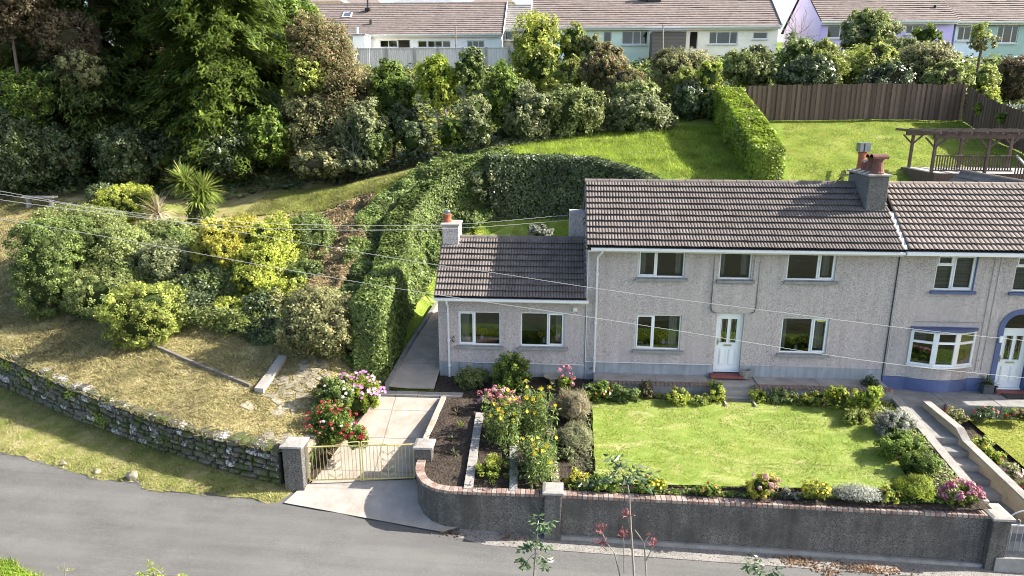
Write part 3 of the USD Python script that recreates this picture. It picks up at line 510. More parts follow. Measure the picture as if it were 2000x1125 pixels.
# ---------------------------------------------------------------- building kit
def tiles(parent, x0, x1, ye, ze, yr, zr, ncol, nrow, humps, mat, name="roof_tile", limit=300, hh=0.032, skip=None, r=np.random.default_rng(11)):
    """interlocking tiles, each its own mesh; rows counted from the eaves"""
    e, rr = np.array([0, ye, ze]), np.array([0, yr, zr]); u = rr - e; L = np.linalg.norm(u); u /= L
    nrm = np.array([0, -u[2], u[1]]) * (1 if u[1] > 0 else -1); nrm = nrm if nrm[2] > 0 else -nrm
    g, w = L / nrow, (x1 - x0) / ncol
    s, h = [], []
    for k in range(humps):
        for a, b in ((0.0, 0.0), (0.12, 0.0), (0.24, 0.75), (0.45, 1.0), (0.75, 0.95), (0.94, 0.55)):
            s.append((k + a) / humps); h.append(b)
    s.append(1.0); h.append(0.0)
    s, h = np.array(s) * w, np.array(h) * hh; m = len(s)
    rest, n = [], 0
    for row in range(nrow):
        for col in range(ncol):
            xa = x0 + col * w + r.normal(0, 0.0015)
            t0, t1 = row * g, min(L, (row + 1) * g + 0.05)
            lift = 0.072 + abs(r.normal(0, 0.003)); jt = r.normal(0, 0.004)
            A = np.array([e + u * (t0 + jt) + nrm * (lift + hi) + [xa + si, 0, 0] for si, hi in zip(s, h)])
            B = np.array([e + u * t1 + nrm * (0.006 + hi * 0.9) + [xa + si, 0, 0] for si, hi in zip(s, h)])
            C = A - nrm * 0.018
            v = np.vstack([A, B, C]); i = np.arange(m - 1)
            f = np.vstack([np.stack([i, i + 1, m + i + 1], 1), np.stack([i, m + i + 1, m + i], 1), np.stack([2 * m + i, 2 * m + i + 1, i + 1], 1), np.stack([2 * m + i, i + 1, i], 1), [[0, m, 2 * m], [m - 1, 3 * m - 1, 2 * m - 1]]])
            if skip and skip(xa + w / 2, (A[0] + B[0])[1] / 2): continue
            q = r.random()
            if n < limit:
                obj(name, (v, f), mat, parent, rnd=np.full(len(f), q))
            else:
                rest.append((v, f, q))
            n += 1
    if rest:
        obj("upper_" + name.replace("roof_", "") + "s", cat([(v, f) for v, f, q in rest]), mat, parent, kind="stuff", rnd=np.concatenate([np.full(len(f), q) for v, f, q in rest]))
def ridge(parent, x0, x1, y, z, n, mat, r=0.12):
    w = (x1 - x0) / n
    for k in range(n):
        th = np.linspace(-0.15, np.pi + 0.15, 8); a, b = x0 + k * w + 0.004, x0 + (k + 1) * w - 0.004
        ring = lambda x, rr: np.column_stack([np.full(8, x), y + rr * np.cos(th), z - 0.05 + rr * np.sin(th)])
        v = np.vstack([ring(a, r + 0.004), ring(b, r - 0.004), ring(a, r - 0.03), ring(b, r - 0.03)]); f = []
        for i in range(7):
            f += [(i, i + 1, 8 + i + 1), (i, 8 + i + 1, 8 + i), (i, 16 + i, 16 + i + 1), (i, 16 + i + 1, i + 1), (8 + i, 8 + i + 1, 24 + i + 1), (8 + i, 24 + i + 1, 24 + i)]
        obj("ridge_tile", (v, np.array(f)), mat, parent, rnd=np.full(len(f), rng.random()))
def roof_bed(parent, x0, x1, ye, ze, yr, zr, name, mat, th=0.10):
    """the slope under the tiles, and the back slope"""
    yb = 2 * yr - ye
    poly = Polygon([(ye, ze), (yr, zr), (yb, ze), (yb, ze - th), (yr, zr - th), (ye, ze - th)])
    return obj(name, extrude_x(poly, x0, x1), mat, parent)
def window(parent, x0, x1, z0, z1, y, cols, sash=(), rows=None, sill=M["sill"], frame=M["white"], sill_ext=(0.06, 0.12), name="window", sill_h=0.11, fw=0.05):
    """cols: fractions of width that end each light; rows: {column: fraction from the top}; sash: lights with an opening casement"""
    b, panes = [], []
    ya, yb = y + 0.045, y + 0.115
    b += [bbox(x0, x1, ya, yb, z0, z0 + fw, .006), bbox(x0, x1, ya, yb, z1 - fw, z1, .006), bbox(x0, x0 + fw, ya + .002, yb - .002, z0 + fw, z1 - fw, .006), bbox(x1 - fw, x1, ya + .002, yb - .002, z0 + fw, z1 - fw, .006)]
    ed = [x0 + fw] + [x0 + c * (x1 - x0) for c in cols] + [x1 - fw]
    for c in ed[1:-1]: b.append(bbox(c - .032, c + .032, ya + .002, yb - .002, z0 + fw, z1 - fw, .006))
    for i in range(len(ed) - 1):
        a, c = ed[i] + (.032 if i else 0), ed[i + 1] - (.032 if i < len(ed) - 2 else 0)
        spans = [(z0 + fw, z1 - fw)]
        if rows and i in rows:
            zm = z1 - rows[i] * (z1 - z0); b.append(bbox(a, c, ya + .004, yb - .004, zm - .03, zm + .03, .006)); spans = [(z0 + fw, zm - .03), (zm + .03, z1 - fw)]
        for k, (p, q) in enumerate(spans):
            if i in sash or (rows and i in rows and k):
                w = .042
                b += [bbox(a, c, ya - .018, yb - .01, p, p + w, .005), bbox(a, c, ya - .018, yb - .01, q - w, q, .005), bbox(a, a + w, ya - .016, yb - .012, p + w, q - w, .005), bbox(c - w, c, ya - .016, yb - .012, p + w, q - w, .005)]
                panes.append((a + w, c - w, p + w, q - w))
            else:
                panes.append((a, c, p, q))
    w = obj(name, cat(b), frame, parent)
    for a, c, p, q in panes:
        yy = (ya + yb) / 2 + rng.normal(0, 0.0005)
        t = rng.normal(0, 0.0025, 2)
        obj("pane", (np.array([[a, yy, p], [c, yy + t[0], p], [c, yy + t[0] + t[1], q], [a, yy + t[1], q]]), np.array([[0, 1, 2], [0, 2, 3]])), M["glass"], w)
    if sill is not None:
        obj("sill", hull([(x0 - sill_ext[0], y - .085, z0 - sill_h), (x1 + sill_ext[1], y - .085, z0 - sill_h), (x0 - sill_ext[0], y - .085, z0 - .028), (x1 + sill_ext[1], y - .085, z0 - .028), (x0 - sill_ext[0], y + .05, z0 - sill_h), (x1 + sill_ext[1], y + .05, z0 - sill_h), (x0 - sill_ext[0], y + .05, z0 - .002), (x1 + sill_ext[1], y + .05, z0 - .002)]), sill, w)
    return w
def curtain(parent, x0, x1, z0, z1, y, mat=None):
    n = max(6, int((x1 - x0) / 0.02)); x = np.linspace(x0, x1, n); d = 0.025 * np.sin(x * 70) + y
    v = np.vstack([np.column_stack([x, d, np.full(n, z0)]), np.column_stack([x, d, np.full(n, z1)])]); i = np.arange(n - 1)
    obj("curtain", (v, np.vstack([np.stack([i, i + 1, n + i + 1], 1), np.stack([i, n + i + 1, n + i], 1)])), mat or M["curtain"], parent)
def half_pipe(x0, x1, y, z, r=0.065, d=0.09):
    """a square-line gutter seen from the front"""
    prof = Polygon([(y, z), (y - 0.11, z), (y - 0.125, z - 0.02), (y - 0.11, z - d), (y, z - d)])
    return extrude_x(prof, x0, x1)
def panel(poly, y0, y1, mat, parent, name):
    return obj(name, extrude_y(poly, y0, y1), mat, parent)
def front_door(parent, x0, x1, z0, z1, y, name="door"):
    b = [bbox(x0, x0 + .06, y + .05, y + .13, z0, z1, .006), bbox(x1 - .06, x1, y + .05, y + .13, z0, z1, .006), bbox(x0 + .06, x1 - .06, y + .05, y + .13, z1 - .06, z1, .006), bbox(x0 - .01, x1 + .01, y + .0, y + .13, z0, z0 + .05, .006)]
    fr = obj("door_frame", cat(b), M["white"], parent)
    a, c = x0 + .064, x1 - .064; w = c - a; h = z1 - .064 - (z0 + .054); zb = z0 + .054
    g = [(a + w * .17, a + w * .43, zb + h * .50, zb + h * .92), (a + w * .57, a + w * .83, zb + h * .50, zb + h * .92)]
    leafp = sbox(a, zb, c, zb + h)
    for q in g: leafp = leafp.difference(sbox(q[0], q[2], q[1], q[3]))
    d = obj(name, extrude_y(leafp, y + .065, y + .115), M["white"], parent)
    for q in g:
        obj("pane", box(q[0], q[1], y + .085, y + .095, q[2], q[3]), M["glass"], d)
        bars = []
        for t in np.linspace(0.0, 1.0, 9)[:-1]:
            zz0, zz1 = q[2] + t * (q[3] - q[2]), q[2] + (t + .125) * (q[3] - q[2])
            o = lambda t: (0.18 + 0.20 * abs(math.sin(t * np.pi * 2))) * (q[1] - q[0])
            for s in (-1, 1):
                m = (q[0] + q[1]) / 2; bars.append(bar((m + s * o(t), y + .083, zz0), (m + s * o(t + .125), y + .083, zz1), .010, .004, (0, 1, 0)))
        obj("lead_pattern", cat(bars), M["brass"], d)
        fr2 = [bbox(q[0] - .025, q[1] + .025, y + .056, y + .066, q[2] - .025, q[2], .003), bbox(q[0] - .025, q[1] + .025, y + .056, y + .066, q[3], q[3] + .025, .003), bbox(q[0] - .025, q[0], y + .057, y + .066, q[2], q[3], .003), bbox(q[1], q[1] + .025, y + .057, y + .066, q[2], q[3], .003)]
        obj("bead", cat(fr2), M["white"], d)
        obj("raised_panel", cat([bbox(q[0], q[1], y + .052, y + .066, zb + h * .10, zb + h * .385, .012), bbox(q[0] + .03, q[1] - .03, y + .046, y + .055, zb + h * .10 + .03, zb + h * .385 - .03, .008)]), M["white"], d)
    obj("letterbox", bbox(a + w * .33, a + w * .67, y + .048, y + .066, zb + h * .435, zb + h * .465, .004), M["brass"], d)
    obj("handle", cat([bbox(a + .03, a + .065, y + .045, y + .066, zb + h * .46, zb + h * .57, .004), tube([(a + .047, y + .05, zb + h * .52), (a + .047, y + .015, zb + h * .52), (a + .15, y + .015, zb + h * .515)], .009, 6)]), M["brass"], d)
    return d
def pipe(pts, r=0.036):
    return tube(np.array(pts), r, 10)

# ---------------------------------------------------------------- the house with its low extension
house = thing("house", "grey pebbledashed house with white door, two storeys and a low extension at its left", "house", (1, 0, 0))
EZ, EY, RY, RZ = 4.40, -0.35, 2.2, 6.25
W5 = [(2.68, 4.22, .77, 2.02), (7.55, 9.09, .76, 2.02), (2.66, 4.21, 3.32, 4.27), (5.33, 6.38, 3.30, 4.27), (7.52, 9.08, 3.31, 4.27)]
dx0, dx1 = P(1396.5, 670, 0)[0], P(1449, 670, 0)[0]
front = sbox(1.0, 0.26, 11.03, 4.42)
plin = sbox(1.0, -0.5, 11.03, 0.26)
door_hole = sbox(dx0, -0.02, dx1, 2.12)
for w in W5: front = front.difference(sbox(w[0], w[2], w[1], w[3]))
panel(front.difference(door_hole), 0.0, 0.25, M["pebbledash"], house, "front_wall")
for g in plin.difference(door_hole).geoms if plin.difference(door_hole).geom_type == "MultiPolygon" else [plin.difference(door_hole)]:
    obj("plinth", extrude_y(g, -0.012, 0.24), M["render_grey"], house)
GAB = Polygon([(0.252, -0.5), (0.252, 4.70), (RY, RZ - 0.115), (4.15, 4.70), (4.15, -0.5)])
obj("gable_wall", extrude_x(GAB, 0.99, 1.24), M["pebbledash"], house)
obj("gable_wall", extrude_x(GAB, 10.78, 11.02), M["pebbledash"], house)
obj("rear_wall", box(1.0, 11.02, 4.152, 4.4, -0.5, 4.5), M["pebbledash"], house)
obj("rear_pier", cat([bbox(0.40, 0.985, 2.7, 3.9, 2.0, P(1120, 417, 2.8)[2], .01)]), M["pebbledash"], house)
obj("floor", cat([box(1.25, 10.77, 0.26, 4.14, -0.2, -0.03), box(1.25, 10.77, 0.26, 4.14, 2.4, 2.62), box(1.25, 10.77, 0.26, 4.14, 4.42, 4.5)]), M["room_floor"], house)
obj("partition", cat([box(1.25, 10.77, 3.0, 3.1, -0.02, 2.39), box(1.25, 10.77, 3.0, 3.1, 2.63, 4.41), box(5.0, 5.1, 0.26, 2.99, -0.02, 2.39), box(6.9, 7.0, 0.26, 2.99, -0.02, 2.39), box(4.9, 5.0, 0.26, 2.99, 2.63, 4.41), box(6.8, 6.9, 0.26, 2.99, 2.63, 4.41)]), M["room"], house)
# raised bay of render over the door, beads and joints
bay = sbox(5.17, 2.14, 6.62, 3.14).union(sbox(6.46, 3.13, 6.62, 4.40)).union(sbox(5.17, 3.13, 5.25, 4.40)).buffer(-0.02).buffer(0.02)
obj("raised_render", extrude_y(bay, -0.022, -0.001), M["pebbledash"], house)
obj("render_bead", cat([tube([(x, -0.03, 4.38), (x, -0.03, 2.32), (x + s * 0.05, -0.03, 2.18), (x + s * 0.16, -0.03, 2.15)], 0.012, 5) for x, s in ((5.16, 1), (6.63, -1))]), M["black"], house)
obj("drip_bead", cat([box(1.0, dx0 - 0.08, -0.035, -0.014, 0.262, 0.285), box(1.0, 1.025, -0.03, -0.001, 0.30, 4.3)]), M["white_worn"], house)
obj("corner_bead", tube([(11.035, -0.015, -0.1), (11.035, -0.015, 4.36)], 0.018, 5), M["black"], house)
obj("air_brick", box(1.15, 1.42, -0.022, -0.013, -0.02, 0.06), M["brick0"], house)
lights = [([.40], (0,)), ([.66], (1,)), ([.40], (0,)), ([], ()), ([.645], (1,))]
for w, (c, s) in zip(W5, lights): window(house, *w, 0.0, c, s)
for a, b, z0, z1 in ((7.62, 7.80, .85, 1.98), (5.40, 5.58, 3.4, 4.22), (2.72, 2.95, 3.4, 4.22), (3.85, 4.14, .85, 1.98), (8.72, 9.02, .85, 1.98), (2.72, 2.80, .85, 1.98), (8.75, 9.0, 3.4, 4.22), (3.95, 4.15, 3.4, 4.22), (6.12, 6.32, 3.4, 4.22)):
    curtain(house, a, b, z0, z1, 0.30)
front_door(house, dx0, dx1, 0.0, 2.12, 0.03)
obj("door_step", bbox(dx0 - 0.12, dx1 + 0.08, -0.30, 0.04, -0.12, -0.02, .01), M["red_step"], house)
obj("window_sticker", box(8.72, 8.98, 0.068, 0.071, 1.86, 1.93), look("sticker", [(0.4, (0.5, 0.48, 0.05)), (0.6, (0.62, 0.6, 0.12))], scale=30), house)
roof = roof_bed(house, 0.94, 10.98, EY, EZ, RY, RZ, "roof", M["tile_bed"])
CHX0, CHX1 = P(1694, 380, 1.0)[0], P(1733, 380, 1.0)[0]
tiles(roof, 0.92, 10.98, EY - 0.03, EZ + 0.012, RY - 0.03, RZ + 0.0, 33, 11, 3, M["tile"])
ridge(roof, 0.90, 10.6, RY, RZ + 0.02, 22, M["tile"])
obj("rear_slope_tiles", cat([bar((0.92, RY + 0.10 + k * 0.232, RZ - 0.04 - k * 0.168), (10.98, RY + 0.10 + k * 0.232, RZ - 0.04 - k * 0.168), 0.30, 0.03, (0, 0.588, 0.81)) for k in range(11)]), M["tile"], roof)
obj("verge", cat([bar((0.945, EY, EZ - 0.03), (0.945, RY, RZ - 0.03), 0.05, 0.14), bar((0.945, 2 * RY - EY, EZ - 0.03), (0.945, RY, RZ - 0.03), 0.05, 0.14)]), M["concrete_dark"], roof)
obj("fascia", box(0.98, 11.0, EY + 0.03, EY + 0.06, EZ - 0.17, EZ - 0.02), M["white_worn"], house)
obj("soffit", box(0.98, 11.0, EY + 0.061, -0.002, EZ - 0.15, EZ - 0.13), M["white_worn"], house)
obj("gutter", half_pipe(1.08, 11.0, EY + 0.028, EZ - 0.015), M["white"], house)
xd = 1.33
obj("downpipe", pipe([(xd + .12, EY - .03, EZ - .10), (xd + .12, EY - .03, EZ - .17), (xd + .09, EY + .02, EZ - .22), (xd, -.08, EZ - .40), (xd, -.07, EZ - .5), (xd, -.07, 2.2), (xd, -.07, -.02), (xd, -.13, -.07)]), M["white"], house)
for z in (3.4, 1.7, .4): obj("pipe_clip", bbox(xd - .055, xd + .055, -.115, -.001, z, z + .03, .004), M["white"], house)
obj("utility_box", cat([bbox(.54, .70, -.06, -.001, 2.08, 2.23, .01), bbox(.57, .67, -.066, -.059, 2.11, 2.20, .003)]), M["white_worn"], house)
# chimney on the ridge
zt = P(1713, 341, 1.0)[2]; yb = PZ(1657, 331, zt)[1]
yb = min(max(yb, 2.6), 3.4)
chim = obj("chimney", bbox(CHX0, CHX1, 1.0, yb, 4.9, zt - 0.06, .015), M["chimney_dash"], house)
obj("cap", bbox(CHX0 - .06, CHX1 + .06, 0.94, yb + .06, zt - .06, zt, .01), M["coping"], chim)
cm = (CHX0 + CHX1) / 2
obj("flaunching", hull([(cm + sx * .30, y, zt - .001) for sx in (-1, 1) for y in (1.05, yb - .05)] + [(cm + sx * .17, y, zt + .06) for sx in (-1, 1) for y in (1.2, yb - .2)]), M["concrete"], chim)
ys = np.linspace(1.25, yb - .25, 4)
base = [(0.235, -.01), (.235, .05), (.20, .09), (.165, .22), (.15, .36), (.155, .44), (.175, .46), (.175, .50), (.13, .50)]
obj("chimney_pot", lathe([(r, z + zt) for r, z in base], (cm, ys[0], 0), 14), M["terracotta_old"], chim)
th = np.linspace(0, np.pi, 9)
hood = lambda x: [(x, ys[0] + .17 * math.cos(t), zt + .50 + .15 * math.sin(t)) for t in th] + [(x, ys[0] + .14 * math.cos(t), zt + .50 + .12 * math.sin(t)) for t in th[::-1]]
obj("pot_cowl", loft([hood(cm - .24), hood(cm + .26)]), M["terracotta_old"], chim)
obj("chimney_pot", lathe([(r * .95, z * .98 + zt) for r, z in base], (cm - .02, ys[1], 0), 14), M["terracotta_old"], chim)
obj("pot_cowl", loft([[(x, ys[1] + .16 * math.cos(t), zt + .49 + .13 * math.sin(t)) for t in th] + [(x, ys[1] + .13 * math.cos(t), zt + .49 + .10 * math.sin(t)) for t in th[::-1]] for x in (cm - .2, cm + .2)]), M["terracotta_old"], chim)
obj("chimney_pot", lathe([(.16, zt - .01), (.15, zt + .25), (.15, zt + .30), (.11, zt + .30)], (cm - .03, ys[2], 0), 14), M["terracotta_old"], chim)
obj("steel_cap", lathe([(.001, zt + .42), (.17, zt + .38), (.17, zt + .35), (.06, zt + .35), (.06, zt + .30), (.001, zt + .30)], (cm - .03, ys[2], 0), 12), M["steel"], chim)
obj("chimney_pot", lathe([(.17, zt - .01), (.16, zt + .06), (.13, zt + .10), (.125, zt + .54), (.15, zt + .58), (.15, zt + .62), (.1, zt + .62)], (cm - .04, ys[3], 0), 14), M["terracotta"], chim)
pz = zt + .64
obj("steel_cowl", cat([bbox(cm - .21, cm - .09, ys[3] - .17, ys[3] + .17, pz, pz + .29, .01), bbox(cm - .05, cm + .15, ys[3] - .17, ys[3] + .17, pz, pz + .29, .01), box(cm - .10, cm - .04, ys[3] - .1, ys[3] + .15, pz + .01, pz + .28), bbox(cm - .22, cm + .16, ys[3] - .18, ys[3] + .18, pz + .285, pz + .30, .004)]), M["steel"], chim)
obj("flashing", cat([bar((CHX0 - .05, .93, 5.40), (CHX1 + .05, .93, 5.40), .16, .012, (0, -.588, .81)), bar((CHX0 - .06, .95, 5.375), (CHX0 - .06, RY, RZ + .055), .14, .012), bar((CHX1 + .06, .95, 5.375), (CHX1 + .06, RY, RZ + .055), .14, .012)]), M["lead"], chim)
obj("aerial_bracket", cat([tube([(CHX0, 2.3, RZ + .35), (CHX0 - .30, 2.2, RZ + .33), (CHX0 - .62, 2.05, RZ + .10)], .022, 6), tube([(CHX0 - .30, 2.2, RZ + .33), (CHX0 - .40, 2.1, RZ + .47)], .015, 5)]), M["black"], house)
obj("party_flashing", bar((11.02, EY - .02, EZ + .075), (11.02, 1.0, EZ + .075 + 1.35 * .7255), .13, .015), M["white_worn"], house)
# extension
ext = sbox(-4.1, 0.13, 0.985, 2.56)
EW = [(-3.42, -1.93, .77, 2.0), (-1.24, .28, .78, 2.01)]
for w in EW: ext = ext.difference(sbox(w[0], w[2], w[1], w[3]))
obj("extension_front_wall", extrude_y(ext, 0.0, 0.25), M["pebbledash"], house)
obj("extension_plinth", box(-4.1, 0.985, -0.01, 0.24, -0.85, 0.125), M["render_grey"], house)
obj("extension_gable_wall", extrude_x(Polygon([(0.252, -0.85), (0.252, 2.86), (1.8, 4.08), (3.35, 2.86), (3.35, -0.85)]), -4.1, -3.86), M["pebbledash"], house)
obj("extension_rear_wall", box(-4.1, 0.985, 3.352, 3.6, -0.85, 2.6), M["pebbledash"], house)
obj("extension_floor", cat([box(-3.85, 0.98, 0.26, 3.34, -0.3, -0.1), box(-3.85, 0.98, 0.26, 3.34, 2.45, 2.55)]), M["room_floor"], house)
obj("extension_partition", cat([box(-3.85, 0.98, 2.6, 2.7, -0.09, 2.44), box(-1.7, -1.6, 0.26, 2.59, -0.09, 2.44)]), M["room"], house)
obj("extension_bead", box(-2.85, 0.984, -0.03, -0.011, 0.128, 0.152), M["white_worn"], house)
for w, c, s in zip(EW, ([.39], [.62]), ((0,), (1,))): window(house, *w, 0.0, c, s)
curtain(house, -3.36, -3.05, .85, 1.95, 0.30); curtain(house, -0.02, .2, .85, 1.95, 0.34)
eroof = roof_bed(house, -4.14, 0.985, -0.30, 2.58, 1.8, 4.24, "extension_roof", M["tile_bed"])
ECX0, ECX1, ECY = -4.12, P(897, 465, 1.55)[0], 1.42
tiles(eroof, -4.17, 0.975, -0.33, 2.592, 1.77, 4.24, 17, 10, 3, M["tile"], "extension_tile", skip=lambda x, y: x < ECX1 - .1 and y > ECY + .1)
ridge(eroof, ECX1 + .02, 0.97, 1.8, 4.26, 9, M["tile"])
obj("extension_rear_tiles", cat([bar((-4.16, 1.9 + k * .24, 4.20 - k * .187), (0.97, 1.9 + k * .24, 4.20 - k * .187), .30, .03, (0, .615, .79)) for k in range(8)]), M["tile"], eroof)
obj("extension_verge", bar((-4.15, -.30, 2.56), (-4.15, 1.8, 4.22), .05, .12), M["concrete_dark"], eroof)
obj("step_flashing", bar((.96, -.28, 2.66), (.96, 1.8, 4.30), .07, .06), M["lead"], eroof)
obj("fascia", box(-4.12, 1.02, -.27, -.24, 2.42, 2.56), M["white_worn"], house)
obj("soffit", box(-4.12, 0.985, -.239, -.002, 2.43, 2.45), M["white_worn"], house)
obj("gutter", half_pipe(-4.18, 1.05, -.272, 2.565), M["white"], house)
xe = P(877, 660, 0)[0]
obj("downpipe", pipe([(xe, -.33, 2.5), (xe, -.33, 2.40), (xe, -.28, 2.33), (xe, -.09, 2.18), (xe, -.07, 2.1), (xe, -.07, .9), (xe, -.07, -.5)]), M["white"], house)
for z in (1.9, .95, 0.0): obj("pipe_clip", bbox(xe - .055, xe + .055, -.115, -.001, z, z + .03, .004), M["white"], house)
ezt = P(875, 437, ECY)[2]
ech = obj("chimney", bbox(ECX0, ECX1, ECY, 2.2, 3.2, ezt - .07, .012), M["pebbledash"], house)
obj("cap", bbox(ECX0 - .06, ECX1 + .05, ECY - .06, 2.26, ezt - .07, ezt, .012), M["coping"], ech)
ec = P(874, 430, 1.8)[0]
obj("chimney_pot", lathe([(.15, ezt - .01), (.15, ezt + .10), (.135, ezt + .11), (.14, ezt + .24), (.155, ezt + .25), (.155, ezt + .28), (.1, ezt + .28)], (ec, 1.8, 0), 16), M["terracotta"], ech)
obj("steel_cap", lathe([(.001, ezt + .42), (.10, ezt + .42), (.115, ezt + .40), (.115, ezt + .37), (.09, ezt + .36), (.09, ezt + .28), (.001, ezt + .28)], (ec, 1.8, 0), 14), M["steel"], ech)
obj("flashing", cat([bar((ECX0 + .02, ECY - .03, 4.02), (ECX1 + .02, ECY - .03, 4.02), .2, .012, (0, -.615, .79)), bar((ECX1 + .05, ECY - .04, 3.985), (ECX1 + .05, 1.8, 4.31), .12, .012)]), M["lead"], ech)
obj("wall_hook", tube([(-3.62, -.03, 1.02), (-3.56, -.04, 1.10), (-3.52, -.04, 1.0), (-3.56, -.04, .88), (-3.62, -.03, .93), (-3.62, -.03, 1.02)], .02, 6), M["black"], house)
obj("meter_door", bbox(-3.36, -2.92, -.03, -.011, -.30, .13, .006), M["render_grey"], house)
obj("cable_hook", cat([tube([(1.0, 1.5 + d, 4.86 + d * .5), (.90, 1.5 + d, 4.88 + d * .5), (.88, 1.5 + d, 4.80 + d * .5)], .025, 6) for d in (0, .25)]), M["black"], house)

# ---------------------------------------------------------------- the neighbouring house
nb = thing("house", "grey pebbledashed house at right with blue trim, white bow window and arched doorway", "house", (11.06, 0, 0))
NX1 = 20.5
NZ = 4.42
ax = P(1988, 690, 0)[0]; nd0 = P(1951, 700, 0)[0]; nd1 = nd0 + 0.96
nwall = sbox(11.06, 0.02, NX1, 4.42); nwin = [(12.24, 13.48, 3.06, 4.24), (P(1983, 530, 0)[0], P(1983, 530, 0)[0] + 1.24, 3.06, 4.24)]
for w in nwin: nwall = nwall.difference(sbox(w[0], w[2], w[1], w[3]))
arch_c = (nd0 + nd1) / 2; arch_r = (nd1 - nd0) / 2 + 0.02
arch = shapely.union_all([sbox(arch_c - arch_r, -0.43, arch_c + arch_r, 1.80), Polygon([(arch_c + arch_r * math.cos(t), 1.80 + arch_r * math.sin(t)) for t in np.linspace(0, np.pi, 25)])])
bx0, bx1 = P(1775, 680, 0)[0], P(1900, 680, 0)[0]; bz0, bz1 = P(1840, 718, -0.3)[2] + .03, P(1850, 646, -0.1)[2]
nwall = nwall.difference(arch).difference(sbox(bx0 + .1, bz0 + .05, bx1 - .1, bz1 - .05))
obj("front_wall", extrude_y(nwall, 0.0, 0.25), M["pebbledash"], nb)
npl = sbox(11.06, -0.9, NX1, 0.018).difference(arch)
for g in getattr(npl, "geoms", [npl]): obj("plinth", extrude_y(g, -0.02, 0.24), M["blue_paint"], nb)
obj("arch_band", extrude_y(arch.buffer(0.17).difference(arch).intersection(sbox(0, -0.43, 30, 5)), -0.03, 0.0 - .001), M["blue_paint"], nb)
obj("arch_reveal", extrude_y(arch.buffer(-0.001).difference(arch.buffer(-0.02)).intersection(sbox(0, -0.42, 30, 5)), 0.004, 0.27), M["blue_paint"], nb)
obj("side_wall", cat([box(11.06, 11.3, 0.252, 4.15, -0.9, 4.6), box(NX1 - .24, NX1, 0.252, 4.15, -0.9, 4.6)]), M["pebbledash"], nb)
obj("rear_wall", box(11.06, NX1, 4.152, 4.4, -0.9, 4.5), M["pebbledash"], nb)
obj("floor", cat([box(11.31, NX1 - .25, .26, 4.14, -.6, -.42), box(11.31, NX1 - .25, .26, 4.14, 2.4, 2.6), box(11.31, NX1 - .25, .26, 4.14, 4.42, 4.5), box(11.31, NX1 - .25, 2.9, 3.0, -.41, 2.39)]), M["room_floor"], nb)
for w in nwin:
    ww = window(nb, *w, 0.0, [.44], (1,), rows={0: .30}, sill=M["blue_paint"], sill_ext=(.09, .09))
    curtain(nb, w[0] + .06, w[1] - .06, w[2] + .06, w[3] - .06, 0.22, M["blind"])
    obj("blue_reveal", box(w[1] - .006, w[1] + .02, -.008, .24, w[2], w[3]), M["blue_paint"], nb)
# bow window
ang = np.linspace(-1, 1, 13); depth = lambda t: -0.30 * (1 - t * t)
bow = lambda t: np.array([(bx0 + bx1) / 2 + t * (bx1 - bx0) / 2, depth(t)])
def bowbox(t0, t1, z0, z1, y=0.0, th=0.07):
    a, b = bow(t0), bow(t1); d = np.append(b - a, 0); L = np.linalg.norm(d); d /= L; n = np.array([d[1], -d[0], 0])
    v, f = box(0, L, -th / 2, th / 2, z0, z1); o = np.array([a[0], a[1], 0])
    return o + v[:, :1] * d - (v[:, 1:2] + y) * n * -1 + v[:, 2:] * np.array([0, 0, 1.0]), f
fac = (-1, -1 / 3, 1 / 3, 1)
fr, pn = [], []
for t0, t1 in zip(fac[:-1], fac[1:]):
    e = (t1 - t0) * .12
    fr += [bowbox(t0, t1, bz0, bz0 + .07), bowbox(t0, t1, bz1 - .07, bz1), bowbox(t0, t0 + e, bz0 + .07, bz1 - .07), bowbox(t1 - e, t1, bz0 + .07, bz1 - .07), bowbox(t0 + e, t1 - e, bz1 - .42, bz1 - .34)]
    for za, zb in ((bz0 + .07, bz1 - .42), (bz1 - .34, bz1 - .07)):
        A_, B_ = bow(t0 + e), bow(t1 - e); pn.append((np.array([[*A_, za], [*B_, za], [*B_, zb], [*A_, zb]]), np.array([[0, 1, 2], [0, 2, 3]])))
bw = obj("bow_window", cat(fr), M["white"], nb)
for q in pn: obj("pane", q, M["glass"], bw)
bowpoly = Polygon([tuple(bow(t) + [0, -.03]) for t in ang] + [(bx1, 0.1), (bx0, 0.1)])
obj("sill", extrude_z(bowpoly.buffer(0.045).intersection(sbox(0, -2, 40, 0.0)), bz0 - .05, bz0 - .002), M["white"], bw)
obj("roof", extrude_z(bowpoly.buffer(0.05).intersection(sbox(0, -2, 40, 0.0)), bz1 + .002, bz1 + .10), M["blue_paint"], bw)
obj("bow_apron", extrude_z(Polygon([tuple(bow(t) * [1, .8]) for t in ang] + [(bx1, 0.0), (bx0, 0.0)]).buffer(-.004), 0.0, bz0 - .055), M["pebbledash"], nb)
obj("bow_plinth", extrude_z(Polygon([tuple(bow(t) * [1, .84]) for t in ang] + [(bx1, -.021), (bx0, -.021)]).buffer(.015), -0.9, -0.004), M["blue_paint"], nb)
curtain(nb, bx0 + .12, bx0 + .55, bz1 - .4, bz1 - .06, .08, M["blind"])
obj("lintel_line", box(bx0 + .05, bx1 + .15, -.012, -.001, bz1 + .26, bz1 + .28), M["sill"], nb)
dd = front_door(nb, nd0 + .02, nd1 - .02, -0.40, 1.72, 0.10)
obj("fanlight", extrude_y(arch.intersection(sbox(0, 1.74, 40, 3)).buffer(-.03), .16, .17), M["glass"], nb)
obj("fanlight_frame", extrude_y(arch.intersection(sbox(0, 1.72, 40, 3)).buffer(-.005).difference(arch.intersection(sbox(0, 1.72, 40, 3)).buffer(-.045)), .14, .19), M["white"], nb)
